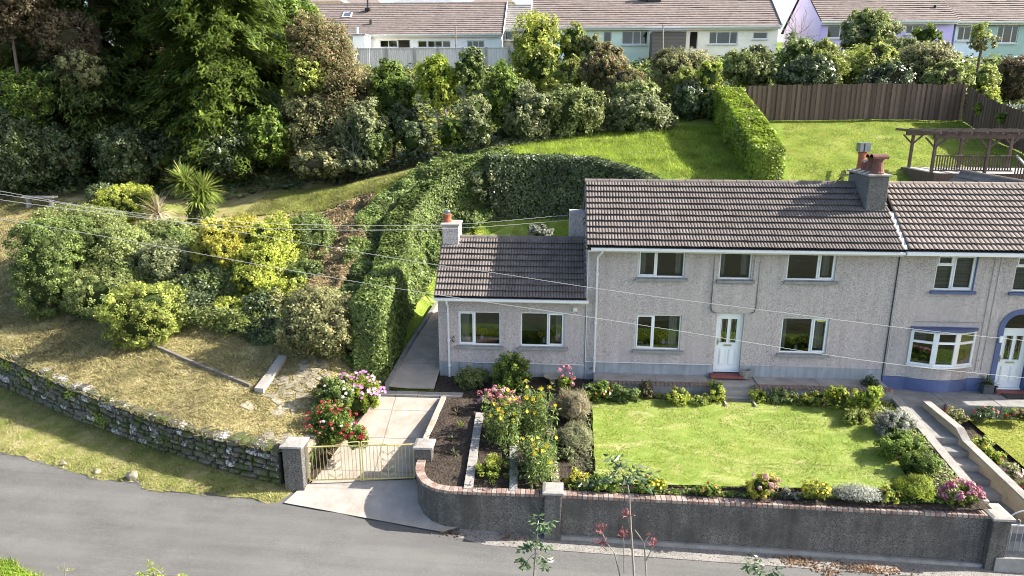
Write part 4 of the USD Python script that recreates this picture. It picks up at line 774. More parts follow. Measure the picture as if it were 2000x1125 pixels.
obj("door_step", bbox(nd0 - .1, nd1 + .1, -.30, .24, -.42, -.405, .004), M["red_step"], nb)
tagx = P(1953, 662, 0)[0]
obj("door_light", cat([bbox(tagx - .055, tagx + .055, -.09, -.03, P(1953, 668, 0)[2], P(1953, 655, 0)[2], .01), box(tagx - .03, tagx + .03, -.03, -.001, P(1953, 665, 0)[2], P(1953, 658, 0)[2])]), M["white"], nb)
obj("render_joint", cat([box(x, x + .018, -.008, -.0005, 0.3, 4.36) for x in (14.0, P(1945, 560, 0)[0])]), M["sill"], nb)
obj("drip_bead", cat([tube([(11.12, -.02, 4.35), (11.12, -.02, .06), (bx0, -.03, .04)], .014, 5)]), M["white_worn"], nb)
nroof = roof_bed(nb, 11.06, NX1 + .1, EY, NZ, RY, RZ, "roof", M["tile_bed"])
tiles(nroof, 11.10, 17.7, EY - .03, NZ + .012, RY - .03, RZ, 22, 11, 2, M["tile_b"], hh=0.040)
obj("far_end_tiles", cat([bar((17.71, EY + .08 + k * .232, NZ + .09 + k * .168), (NX1 + .1, EY + .08 + k * .232, NZ + .09 + k * .168), .31, .03, (0, -.588, .81)) for k in range(11)]), M["tile_b"], nroof)
ridge(nroof, 11.3, 18.2, RY, RZ + .02, 16, M["tile_b"])
obj("rear_slope_tiles", cat([bar((11.06, RY + .1 + k * .232, RZ - .04 - k * .168), (NX1, RY + .1 + k * .232, RZ - .04 - k * .168), .30, .03, (0, .588, .81)) for k in range(11)]), M["tile_b"], nroof)
obj("fascia", box(11.06, NX1, EY + .03, EY + .06, NZ - .17, NZ - .02), M["white_worn"], nb)
obj("soffit", box(11.06, NX1, EY + .061, -.002, NZ - .15, NZ - .13), M["white_worn"], nb)
obj("gutter", half_pipe(11.05, NX1, EY + .028, NZ - .015, d=.12), M["white"], nb)
# rear wing
a, b = P(1846, 331, 7.0), P(2000, 361, 3.2)
rx, rz = 16.1, 6.28
obj("rear_wing_wall", extrude_y(Polygon([(14.35, 2), (14.35, 4.55), (rx, rz - .14), (18.35, 4.55), (18.35, 2)]), 4.4, 6.25), M["pebbledash"], nb)
wr = obj("rear_wing_roof", extrude_y(Polygon([(14.15, 4.50), (rx, rz), (18.55, 4.50), (18.55, 4.40), (rx, rz - .12), (14.15, 4.40)]), 2.4, 6.45), M["tile_bed"], nb)
sl = np.array([rx - 14.15, 0, rz - 4.50]); L = np.linalg.norm(sl); sl /= L; nn = np.array([-sl[2], 0, sl[0]])
for row in range(8):
    for col in range(14):
        o = np.array([14.15, 6.45 - (col + 1) * .294, 4.50]) + sl * (row * L / 8); yy = np.array([0, .147, .16, .28, .294]); hh = np.array([.022, .03, .004, .03, .004])
        A = np.array([o + [0, y, 0] + nn * (.04 + h) for y, h in zip(yy, hh)]); B = np.array([o + sl * (L / 8 + .03) + [0, y, 0] + nn * (.008 + h) for y, h in zip(yy, hh)]); C = A - nn * .03
        v = np.vstack([A, B, C]); i = np.arange(4); f = np.vstack([np.stack([i, i + 1, 6 + i], 1), np.stack([i, 6 + i, 5 + i], 1), np.stack([10 + i, 11 + i, i + 1], 1), np.stack([10 + i, i + 1, i], 1)])
        obj("wing_tile", (v, f), M["tile"], wr, rnd=np.full(len(f), rng.random()))
for k in range(9):
    t = np.linspace(-.2, np.pi + .2, 8); ring = lambda y, r: np.column_stack([rx + r * np.cos(t), np.full(8, y), rz - .03 + r * np.sin(t)])
    obj("ridge_tile", loft([np.vstack([ring(2.4 + k * .45 + .004, .12), ring(2.4 + k * .45 + .004, .09)[::-1]]), np.vstack([ring(2.4 + (k + 1) * .45 - .004, .12), ring(2.4 + (k + 1) * .45 - .004, .09)[::-1]])]), M["tile"], wr)

# ---------------------------------------------------------------- walls, pillars, gates
def along(line, s):
    line = np.asarray(line, float); d = np.r_[0, np.cumsum(np.linalg.norm(np.diff(line[:, :2], axis=0), axis=1))]
    return np.stack([np.interp(s, d, line[:, k]) for k in range(line.shape[1])], -1), d[-1]
def frame_at(line, s):
    p, _ = along(line, s); a, _ = along(line, max(s - .05, 0)); b, L = along(line, min(s + .05, along(line, 0)[1]))
    t = (b - a)[:2]; t /= np.linalg.norm(t); return p, t, np.array([t[1], -t[0]])          # out = to the right of travel
sw = thing("stone_wall", "long dry stone retaining wall curving along the grass verge up to the gate pillar", "wall", (-12.6, -3.75, -1.5))
rs = np.random.default_rng(21)
wl = WALL[1:]; total = along(wl, 0)[1]
s0 = 3.2
core = []
for s in np.linspace(0, total, 40):
    p, t, n = frame_at(wl, s); o = lambda d, z: (p[0] + n[0] * d, p[1] + n[1] * d, z)
    core.append([o(-.05, p[3] - .3), o(-.05, p[2] - .12), o(-.40, p[2] - .10), o(-.40, p[3] - .3)])
obj("wall_core", loft(core), M["mortar"], sw)
def stone_mesh(c, r=rs):
    """c: eight corners in (along, height); hull of a bulged block"""
    return hull(c)
nrow = 6
bound = lambda k, s: np.clip(k / nrow + (0.055 * (fbm(np.array([s * 0.9, k * 3.1, 0]), 3) - .5) * 2 if 0 < k < nrow else 0), 0, 1)
for k in range(nrow):
    s = s0 + rs.uniform(0, .3)
    while s < total - .05:
        w = rs.uniform(.20, .52) * (1.25 if k < 2 else 0.95); e = min(s + w, total)
        if total - e < .15: e = total
        p, t, n = frame_at(wl, (s + e) / 2); H = p[2] - p[3]
        pts, g, proud = [], .012, rs.uniform(.0, .055)
        top = k == nrow - 1
        for ss in (s + g, (s + e) / 2, e - g):
            for kk, sg in ((k, 1), (k + 1, -1)):
                zz = p[3] + H * bound(kk, ss) + sg * g + rs.normal(0, .014) + (rs.uniform(-.03, .05) if top and kk == k + 1 else 0)
                q = frame_at(wl, np.clip(ss, 0, total))[0]; zz += (q[2] - p[2]) * (k + .5) / nrow
                ia = ss + rs.normal(0, .016)
                qa = frame_at(wl, np.clip(ia, 0, total))[0]
                pts.append((*(qa[:2] + n * -(.40 if top else .22)), zz))
                pts.append((*(qa[:2] + n * (proud * .4)), zz))
                ins = .035
                qb = frame_at(wl, np.clip(ia + (ins if ss < (s + e) / 2 else -ins if ss > (s + e) / 2 else 0), 0, total))[0]
                pts.append((*(qb[:2] + n * (proud + .05)), zz + sg * ins * rs.uniform(.5, 1.3)))
        lich = rs.random() < (.22 if k > 0 else .12)
        obj("stone", hull(pts), M["stone_lichen" if lich else "stone%d" % rs.integers(3)], sw)
        s = e
bw_ = thing("bed_wall", "low stack of rough stones edging the rose bed beside the left gate pillar", "wall", (-7.2, -3.4, -1.2))
lb = np.array([(-7.40, -4.72), (-7.12, -3.4), (-6.68, -1.95), (-6.25, -1.45)])
for k in range(3):
    s = 0
    L = along(lb, 0)[1]
    while s < L - .1:
        e = min(L, s + rs.uniform(.24, .48)); p, t, n = frame_at(lb, (s + e) / 2)
        zb, zt_ = float(drive_z(*p)) + .02, float(hz(p[0] - .25, p[1])) + .02
        h = max(zt_ - zb, .16) / 3; z = zb + h * k; hw = (e - s) / 2 - .012
        c = [(*(p + t * a * hw * rs.uniform(.86, 1) + n * b), z + zc + rs.normal(0, .008)) for a in (-1, 1) for b in (-.16 - rs.uniform(0, .05), .10 + rs.uniform(0, .06)) for zc in (.006, h - .006)]
        obj("stone", hull(c), M["stone%d" % rs.integers(3)] if k < 2 else M["paving"], bw_)
        s = e
# front garden wall with brick coping
def coped_wall(name, label, line, nbrick, th=0.225, bh=0.10, mats=("brick0", "brick1", "brick2"), body="wall_dash", plinth=None):
    """line: x, y, z of the coping's top at the front, z of the foot"""
    line = np.asarray(line, float); L = along(line, 0)[1]
    t_ = thing(name, label, "wall", (line[0, 0], line[0, 1], line[0, 3]))
    ring = []
    for s in np.r_[np.linspace(0, L, max(8, int(L / .35)))]:
        p, t, n = frame_at(line, s); o = lambda d, z: (p[0] + n[0] * d, p[1] + n[1] * d, z)
        ring.append([o(-.012, p[3] - .25), o(-.012, p[2] - bh), o(-th + .012, p[2] - bh), o(-th + .012, p[3] - .25)])
    obj("wall_body", loft(ring), M[body], t_, smooth=20)
    for k in range(nbrick):
        a, b = L * k / nbrick + .006, L * (k + 1) / nbrick - .006; p, t, n = frame_at(line, (a + b) / 2)
        h = (b - a) / 2; jz = rs.normal(0, .003); pr = .012 + rs.normal(0, .004)
        flare = 1.0
        v, f = bbox(-h, h, -th - .01, pr, -bh + .002, jz, .007)
        q = np.column_stack([p[0] + t[0] * v[:, 0] + n[0] * v[:, 1], p[1] + t[1] * v[:, 0] + n[1] * v[:, 1], p[2] + v[:, 2]])
        q[:, 2] += (along(line, b)[0][2] - along(line, a)[0][2]) / (b - a) * v[:, 0]
        obj("coping_brick", (q, f), M[mats[rs.integers(len(mats))]], t_)
    if plinth:
        ring = []
        for s in np.linspace(0, L, 24):
            p, t, n = frame_at(line, s); o = lambda d, z: (p[0] + n[0] * d, p[1] + n[1] * d, z)
            ring.append([o(.075, p[3] - .2), o(.075, p[3] + plinth - .02), o(.055, p[3] + plinth), o(-.05, p[3] + plinth), o(-.05, p[3] - .2)])
        obj("foot", loft(ring), M["concrete_dark"], t_)
    return t_
coped_wall("garden_wall", "long dark roughcast garden wall with brick coping right of the middle pillar", [(0.22, -6.20, -1.17, -2.52), (6, -6.13, -1.27, -2.72), (11.36, -6.07, -1.38, -2.93)], 80, plinth=.13, mats=("brick1", "brick1", "brick2", "brick0"))
arc = [(-2.75 + 1.2 * math.cos(a), -5.0 + 1.2 * math.sin(a)) for a in np.linspace(np.pi, 1.5 * np.pi, 10)]
cl = [(-3.95, -4.7)] + arc + [(-0.24, -6.2)]
ct = np.linspace(0, 1, len(cl))
coped_wall("garden_wall", "curved end of the roughcast garden wall with orange brick coping beside the drive", [(x, y, -1.02 - .15 * min(1, 2 * t), float(lz(x, y - .15)) - .02) for (x, y), t in zip(cl, ct)], 36, mats=("brick0", "brick0", "brick1"))
def pillar(name, label, x0, x1, y0, y1, zb, zt, capmat="coping", over=.05, body="wall_dash", cap=.09):
    t = thing(name, label, "pillar", ((x0 + x1) / 2, (y0 + y1) / 2, zb))
    obj("shaft", bbox(x0, x1, y0, y1, zb, zt - cap, .015), M[body], t)
    obj("cap", hull([(x, y, z) for x in (x0 - over, x1 + over) for y in (y0 - over, y1 + over) for z in (zt - cap, zt - .03)] + [(x, y, zt) for x in (x0 + .03, x1 - .03) for y in (y0 + .03, y1 - .03)]), M[capmat], t)
    return t
pillar("wall_pillar", "square roughcast wall pillar with pale cap in the middle of the garden wall", -.24, .215, -6.33, -5.86, -2.8, -1.0)
pillar("wall_pillar", "wall pillar with long whitish cap at the right end of the garden wall", 11.37, 11.83, -6.22, -5.55, -3.2, -1.33)
pillar("gate_pillar", "gate pillar with broken corner and pale cap left of the yellow gate", -7.78, -7.22, -5.28, -4.74, -2.1, -.47)
pillar("gate_pillar", "gate pillar right of the yellow gate where the curved wall begins", -4.03, -3.55, -4.80, -4.32, -2.1, -.62)
dk = thing("drive_kerb", "low pale kerb wall between the drive and the dug flower bed", "kerb", (-3.6, -3, -1.2))
kk = [(-3.80, -1.48), (-3.92, -2.9), (-4.04, -4.33)]
for a, b in zip(kk[:-1], kk[1:]):
    z0, z1 = float(soil_z(*a)) + .06, float(soil_z(*b)) + .06
    obj("kerb_block", hull([(a[0] + d, a[1] - .004, z) for d in (0, .16) for z in (z0, z0 - .5)] + [(b[0] + d, b[1] + .004, z) for d in (0, .16) for z in (z1, z1 - .9)]), M["concrete_pale"], dk)
# driveway gates
def spiral(c, r, turns, dirx, diry, ex, n=18):
    th = np.linspace(0, turns * 2 * np.pi, n); rr = r * (1 - th / th[-1] * .8)
    return np.array([np.array(c) + ex * (dirx * rr[i] * math.sin(th[i])) + np.array([0, 0, 1.0]) * (diry * (r - rr[i] * math.cos(th[i]))) for i in range(n)])
def gate_leaf(label, a, b, zb, zt, peak):
    """a: hinge foot, b: latch foot"""
    a, b = np.array([*a, 0]), np.array([*b, 0]); L = np.linalg.norm(b - a); ex = (b - a) / L
    t = thing("driveway_gate", label, "gate", (a[0], a[1], zb))
    X = lambda u, z: a + ex * u + np.array([0, 0, z])
    obj("frame", cat([bar(X(0, zb), X(L, zb), .03, .03), bar(X(0, zt), X(L, zt), .03, .03), bar(X(.015, zb - .05), X(.015, zt + .02), .03, .03, ex), bar(X(L - .015, zb - .05), X(L - .015, zt + .12), .034, .034, ex)]), M["gate_yellow"], t)
    us = np.r_[np.linspace(.13, L * .30, 4), np.linspace(L * .70, L - .13, 4)]
    for u in us: obj("bar", tube([X(u, zb), X(u, zt)], .0085, 6), M["gate_yellow"], t)
    m = L / 2
    for u in (L * .365, m, L * .635): obj("bar", tube([X(u, zb), X(u, zt)], .0095, 6), M["gate_yellow"], t)
    h = zt - zb; w = L * .115
    for lv in (.03, .25, .47, .70):
        for sx in (-1, 1):
            z = zb + h * lv
            pts = [X(m, z)] + [X(m + sx * w * q, z + h * .14 * math.sin(q * 1.4)) for q in (.3, .6, .85)]
            th = np.linspace(0, 1.6 * np.pi, 12); cc = X(m + sx * w * .78, z + h * .085); rr = .055 * (1 - th / th[-1] * .7)
            pts += [cc + ex * sx * rr[i] * math.cos(th[i] - .2 + np.pi / 2 * 0) * .9 + np.array([0, 0, 1]) * rr[i] * math.sin(th[i] + np.pi / 2) for i in range(12)]
            obj("scroll", tube(pts, .009, 5), M["gate_yellow"], t)
    pk = [X(u, zt + peak * math.sin(np.pi * .5 * (u - L * .45) / (L * .55))) for u in np.linspace(L * .45, L - .02, 8)]
    obj("top_curve", tube(pk, .012, 6), M["gate_yellow"], t)
    return t
gl, gr = np.array([-7.20, -5.00]), np.array([-4.05, -4.63]); gm = (gl + gr) / 2
gate_leaf("left leaf of the yellow scrolled metal driveway gate", gl + [.05, 0], gm - [.02, 0], -1.74, -.66, .13)
gate_leaf("right leaf of the yellow scrolled metal driveway gate", gr - [.05, 0], gm + [.02, 0], -1.74, -.66, .13)
# arched metal gate at the foot of the steps
gx = 11.92
ag = thing("garden_gate", "pale arched metal gate at the foot of the steps beside the end pillar", "gate", (gx, -5.95, -2.7))
obj("frame", cat([bar((gx, -5.95, -2.75), (gx, -5.95, -1.55), .035, .035, (0, 1, 0)), bar((gx + .98, -5.95, -2.75), (gx + .98, -5.95, -1.55), .035, .035, (0, 1, 0)), bar((gx, -5.95, -2.62), (gx + .98, -5.95, -2.62), .03, .03), bar((gx, -5.95, -1.72), (gx + .98, -5.95, -1.72), .035, .035),
                 tube([(gx + .49 - .49 * math.cos(t), -5.95, -1.56 + .30 * math.sin(t)) for t in np.linspace(0, np.pi, 14)], .018, 6)]), M["gate_grey"], ag)
for u in np.linspace(.13, .85, 6): obj("bar", tube([(gx + u, -5.95, -2.62), (gx + u, -5.95, -1.72)], .009, 6), M["gate_grey"], ag)
for u in (.22, .49, .76): obj("scroll", tube([(gx + u + .09 * math.sin(t), -5.95, -1.60 + .07 * math.cos(t) - .02 * t) for t in np.linspace(0, 4.5, 12)], .009, 5), M["gate_grey"], ag)

# retaining walls in front of the house
for lab, xa, xb, n in (("brick-topped retaining wall left of the garden steps below the house", 1.42, 5.42, 29), ("brick-topped retaining wall right of the garden steps below the house", 6.60, 11.05, 32)):
    coped_wall("retaining_wall", lab, [(xa, -.93, -.12, -.85), (xb, -.93, -.10, -.85)], n, bh=.075, body="concrete_dark", mats=("brick0", "brick2", "brick2"))
# wall of the stepped path, and the steps
lw = thing("low_wall", "low flat-topped concrete wall along the left of the stepped path", "wall", (11.1, -3, -1))
A = [(11.02, -.72, -.36), (11.12, -3.2, -.74), (11.30, -5.62, -1.24)]
for (a, b) in zip(A[:-1], A[1:]):
    obj("wall_section", hull([(a[0] + d, a[1] - .003, z) for d in (0, .27) for z in (a[2], a[2] - 1.2)] + [(b[0] + d, b[1] + .003, z) for d in (0, .27) for z in (b[2], b[2] - 1.2)]), M["coping"], lw)
st = structure("stepped_path")
L0, R0 = np.array([11.28, -1.15]), np.array([11.75, -1.15]); L1, R1 = np.array([11.56, -5.62]), np.array([12.62, -5.62])
def stair(y0, y1, z0, z1, name, mat):
    q = []
    for y, z in ((y0, z0), (y1, z1)):
        u = (y + 1.15) / (-5.62 + 1.15); a, b = L0 + (L1 - L0) * u, R0 + (R1 - R0) * u
        q += [(a[0], y, z), (b[0] + .05, y, z), (a[0], y, min(z0, z1) - .5), (b[0] + .05, y, min(z0, z1) - .5)]
    obj(name, hull(q), M[mat], st)
stair(-1.156, -2.0, -.46, -.60, "ramp", "concrete_dark"); stair(-2.004, -2.98, -.61, -.74, "ramp", "concrete_dark")
z = -.74; y = -2.984
for k in range(6):
    z -= .20; stair(y, y - .44, z, z - .012, "step", "concrete" if k % 2 else "concrete_dark"); y -= .444
stair(y, -5.95, -2.16, -2.2, "step", "concrete_dark"); stair(-5.954, -6.25, -2.50, -2.52, "step", "concrete_dark")
nw = thing("neighbour_wall", "tan rendered wall with stone coping that steps down beside the path", "wall", (12, -3, -1))
T = [(11.80, -1.30, -.27), (12.06, -2.85, -.45), (12.14, -3.15, -.72), (12.62, -5.62, -1.28)]
for a, b in zip(T[:-1], T[1:]):
    obj("wall_section", hull([(a[0] + d, a[1] - .002, z) for d in (0, .16) for z in (a[2] - .05, a[2] - 2)] + [(b[0] + d, b[1] + .002, z) for d in (0, .16) for z in (b[2] - .05, b[2] - 2)]), M["render_tan"], nw)
    obj("coping_stone", hull([(a[0] + d, a[1] - .004, z) for d in (-.03, .21) for z in (a[2], a[2] - .05)] + [(b[0] + d, b[1] + .004, z) for d in (-.03, .21) for z in (b[2], b[2] - .05)]), M["coping"], nw)
# kerbs in the beds
def kerb(name, label, a, b, w, h, mat, n=1, cat_="kerb", zf=soil_z):
    a, b = np.array(a[:2]), np.array(b[:2]); t = thing(name, label, cat_, (*a, float(zf(*a))))
    d = (b - a) / np.linalg.norm(b - a); s = np.array([-d[1], d[0]]) * w / 2; L = np.linalg.norm(b - a)
    for k in range(n):
        p, q = a + d * (L * k / n + .004), a + d * (L * (k + 1) / n - .004)
        z0, z1 = float(zf(*p)) + h, float(zf(*q)) + h; j = rs.normal(0, .006)
        obj("block" if n < 12 else "brick", hull([(*(p + s * e), z + j) for e in (-1, 1) for z in (z0, z0 - .3)] + [(*(q + s * e), z + j) for e in (-1, 1) for z in (z1, z1 - .3)]), M[mat if isinstance(mat, str) else mat[k % len(mat)]], t)
kerb("bed_kerb", "long concrete kerb between the dug bed and the yellow flowers", PZ(937, 806, -.62), PZ(914, 952, -1.12), .24, .13, "coping", 4)
kerb("bed_kerb", "short concrete kerb right of the golden bush behind the curved wall", PZ(1003, 870, -.85), PZ(1003, 958, -1.15), .22, .13, "concrete_dark", 3)
kerb("bed_kerb", "brick edging between the tall yellow flowers and the grey shrubs", PZ(1068, 800, -.62), PZ(1086, 945, -1.12), .20, .14, ("brick1", "brick0", "coping", "brick2"), 24)
kerb("log_edging", "thin weathered edging board on the mown bank below the shrubs", G(287, 671), G(490, 757), .10, .09, "wood_grey", 3, "edging", hz)
p = kerb("concrete_post", "broken concrete post lying on the bank beside the stone path", G(553, 703), G(506, 768), .30, .16, "concrete", 2, "post", hz)
# scattered paving stones on the bank
cs = structure("stone_path")
zs = [(770, 250), (750, 335), (830, 375), (920, 340), (730, 405), (780, 440), (860, 425), (925, 415), (620, 440), (700, 445), (515, 470), (600, 492), (680, 487), (860, 480), (750, 515), (810, 520), (520, 540), (620, 552), (690, 572), (590, 588), (770, 580), (450, 592), (520, 642), (590, 682), (700, 680), (650, 725), (520, 757), (230, 692), (960, 300), (880, 250), (990, 360), (560, 395), (500, 985), (590, 950), (600, 1010), (560, 1060), (870, 340), (800, 300)]
for zx, zy in zs:
    c = G(440 + zx / 5.115, 660 + zy / 5.115); m = rs.integers(5, 8); r0 = rs.uniform(.16, .27) * (1.5 if zy > 900 else 1)
    an = np.sort(rs.uniform(0, 2 * np.pi, m)); r = r0 * rs.uniform(.7, 1.2, m); tilt = rs.normal(0, .05, 2)
    pts = []
    for a_, rr in zip(an, r):
        x, y = c[0] + rr * 1.15 * math.cos(a_), c[1] + rr * .85 * math.sin(a_); zz = float(hz(x, y))
        pts += [(x, y, zz + .028 + tilt[0] * (x - c[0])), (c[0] + (x - c[0]) * 1.08, c[1] + (y - c[1]) * 1.08, zz - .06)]
    h_ = hull(pts); obj("paving_stone", h_, M["paving"], cs, rnd=np.full(len(h_[1]), rs.random()))
for lab, px, py, r in (("brown boulder standing on the edge of the roadside grass verge", 259, 936, .20), ("flat grey stone lying in the verge left of the boulder", 190, 925, .13), ("small pale stone on the grass verge at far left", 123, 909, .13)):
    c = G(px, py, lz); d = unit(rs.normal(size=(16, 3))) * r * rs.uniform(.8, 1.1, (16, 1)) * [1.0, .8, 1.1 if r > .15 else .5]
    h_ = hull(d + c + [0, 0, r * .5]); obj("rock", h_, M["paving"], None, label=lab, cat="rock", rnd=np.full(len(h_[1]), .35))
bc = G(80, 403)
bn = thing("bench", "pale stone garden bench under the dark bushes at far left", "bench", bc)
u = scale_at(bc)
obj("seat", bbox(bc[0] - 33 * u, bc[0] + 33 * u, bc[1] - .2, bc[1] + .2, bc[2] + .42, bc[2] + .52, .03), M["coping"], bn)
for s in (-1, 1): obj("leg", lathe([(.20, bc[2] - .15), (.16, bc[2] + .05), (.10, bc[2] + .2), (.12, bc[2] + .34), (.18, bc[2] + .42)], (bc[0] + s * 23 * u, bc[1], 0), 10), M["coping"], bn)

# ---------------------------------------------------------------- fences and pergola
def board_fence(name, label, a, b, h, n, mat, bw=.10, rails=True, post=2.4):
    a, b = np.array(a[:2]), np.array(b[:2]); d = b - a; L = np.linalg.norm(d); d /= L; nrm = np.array([d[1], -d[0]])
    t = thing(name, label, "fence", (*a, float(hz(*a))))
    sp = L / n
    for k in range(n):
        c = a + d * sp * (k + .5); o = nrm * (.012 if k % 2 else -.012); z = float(hz(*c)) + .03; top = z + h + .02 * math.sin(k * .7) + rs.normal(0, .012)
        e = d * (sp * .5 + (.012 if k % 2 else -.006))
        q = [(*(c + o + e * s + nrm * w), zz) for s in (-1, 1) for w in (-.011, .011) for zz in (z, top)]
        h_ = hull(q); obj("board", h_, M[mat], t, rnd=np.full(len(h_[1]), rs.random()))
    if rails:
        for hh in (.3, .85, 1.5):
            pts = [np.array([*(a + d * L * u - nrm * .05), float(hz(*(a + d * L * u))) + hh]) for u in np.linspace(0, 1, 8)]
            for p, q in zip(pts[:-1], pts[1:]): obj("rail", bar(p, q, .045, .08), M[mat], t, rnd=np.full(12, .5))
    return t
fl, frt = P(1452, 236, 17), P(1876, 236, 17)
board_fence("board_fence", "dark brown close-boarded fence behind the neighbour's upper lawn", fl, frt, 1.86, 88, "wood_dark")
board_fence("board_fence", "dark brown side fence running downhill at right of the pergola", frt + [.05, -.1, 0], P(1996, 300, 11.4) + [.15, -1.4, 0], 1.75, 58, "wood_dark")
pf = P(1962, 236, 19)
t = thing("picket_fence", "grey-white picket fence beyond the side fence at right edge", "fence", pf)
for k in range(14):
    x = pf[0] + k * .17; zb = P(1985, 236, 19)[2] - .3
    obj("picket", hull([(x + s * .055, 19 + w, z) for s in (-1, 1) for w in (-.01, .01) for z in (zb, zb + 1.15)] + [(x, 19, zb + 1.22)]), M["fence_white"], t)
for hh in (.3, .9): obj("rail", bar((pf[0], 19.04, zb + hh), (pf[0] + 2.4, 19.04, zb + hh), .04, .08), M["fence_white"], t)
# far white fence
wf = thing("panel_fence", "long whitish panel fence with concrete posts below the white bungalow", "fence", P(850, 125, 38))
fx = [P(px, 110, 38)[0] for px in (700, 756, 811, 857, 905, 950, 995, 1030)]
ft, fb = P(850, 93, 38)[2], P(850, 134, 38)[2]
for x in fx: obj("post", bbox(x - .09, x + .09, 37.9, 38.08, fb - 1.0, ft + .03, .01), M["concrete"], wf)
for a, b in zip(fx[:-1], fx[1:]):
    nb_ = 13; w = (b - a - .18) / nb_
    for k in range(nb_): obj("slat", box(a + .09 + k * w + .006, a + .09 + (k + 1) * w - .006, 37.97 + .012 * (k % 2), 37.995 + .012 * (k % 2), fb - .9, ft - .08), M["fence_white"], wf)
    obj("rail", bbox(a + .09, b - .09, 37.93, 38.03, ft - .075, ft, .008), M["fence_white"], wf)
# pergola
DZ = 6.15
pa = {k: PZ(px, py, DZ) for k, (px, py) in dict(p2=(1823, 338), p4=(1917, 337), p1=(1775, 326)).items()}
fy, ry = (pa["p2"][1] + pa["p4"][1]) / 2, pa["p1"][1]
x2, x4, x1 = pa["p2"][0], pa["p4"][0], pa["p1"][0]
pw = x4 - x2
pt = P(1823, 262, fy)[2]
pg = thing("pergola", "brown timber pergola with open rafters on the raised deck", "pergola", (x2, fy, DZ))
posts = [(x1, ry), (x1 + pw, ry), (x1 + 2 * pw, ry), (x2, fy), (x4, fy), (x4 + pw, fy)]
for x, y in posts:
    obj("post", bbox(x - .055, x + .055, y - .055, y + .055, DZ - .02, pt, .008), M["wood_pergola"], pg)
for y, xa, xb in ((ry, x1 - .3, x1 + 2 * pw + .3), (fy, x2 - .1, x4 + pw + .3)):
    obj("beam", bbox(xa, xb, y - .09, y - .058, pt - .17, pt + .02, .006), M["wood_pergola"], pg); obj("beam", bbox(xa, xb, y + .058, y + .09, pt - .17, pt + .02, .006), M["wood_pergola"], pg)
for x, y in posts:
    for sx in (-1, 1): obj("brace", bar((x + sx * .03, y, pt - .52), (x + sx * .42, y, pt - .14), .05, .09, (0, 1, 0)), M["wood_pergola"], pg)
rx0, rx1 = min(x1, x2) - .25, x4 + pw + .3
for x in np.linspace(rx0, rx1, 9): obj("rafter", bbox(x - .03, x + .03, min(fy, ry) - .75, max(fy, ry) + .55, pt + .024, pt + .13, .006), M["wood_pergola"], pg)
dk_ = thing("deck", "raised pale timber deck under the brown pergola", "deck", (x2, fy, DZ - .4))
dxa, dxb = x1 - .2, x4 + pw + 1.0
nbd = 18
for k in range(nbd):
    y0 = fy - .12 + (ry - fy + .35) * k / nbd; y1 = fy - .12 + (ry - fy + .35) * (k + 1) / nbd - .008
    obj("deck_board", box(dxa, dxb, y0, y1, DZ - .05, DZ - .021), M["deck"], dk_)
obj("skirt", cat([box(dxa, dxb, fy - .15, fy - .122, DZ - 1.3, DZ - .02), ]), M["wood_dark"], dk_, rnd=np.full(12, .4))
obj("side_skirt", box(dxa - .03, dxa - .002, fy - .15, ry + .24, DZ - 1.3, DZ - .02), M["wood_dark"], dk_, rnd=np.full(12, .4))
rl = thing("deck_railing", "brown balustrade along the front of the pergola deck", "railing", (x2, fy, DZ))
rxe = P(1980, 320, fy)[0]
rt = P(1860, 303, fy)[2]
obj("top_rail", bbox(x2 + .06, rxe, fy - .05, fy + .05, rt - .05, rt, .008), M["wood_pergola"], rl); obj("bottom_rail", bbox(x2 + .06, rxe, fy - .025, fy + .025, DZ + .06, DZ + .12, .006), M["wood_pergola"], rl)
for x in np.linspace(x2 + .16, rxe - .1, 29): obj("baluster", box(x - .02, x + .02, fy - .02, fy + .02, DZ + .122, rt - .052), M["wood_pergola"], rl)
sr = thing("stair_railing", "sloping handrail with balusters at the right end of the deck", "railing", (rxe, fy, DZ))
obj("handrail", bar((rxe + .05, fy, rt), (rxe + .15, fy - 2.0, rt - 1.1), .08, .06), M["deck"], sr)
for k in range(12):
    u = (k + .5) / 12; obj("baluster", box(rxe + .03 + .1 * u, rxe + .07 + .1 * u, fy - 2 * u - .02, fy - 2 * u + .02, rt - 1.1 * u - .95, rt - 1.1 * u - .03), M["wood_pergola"], sr)

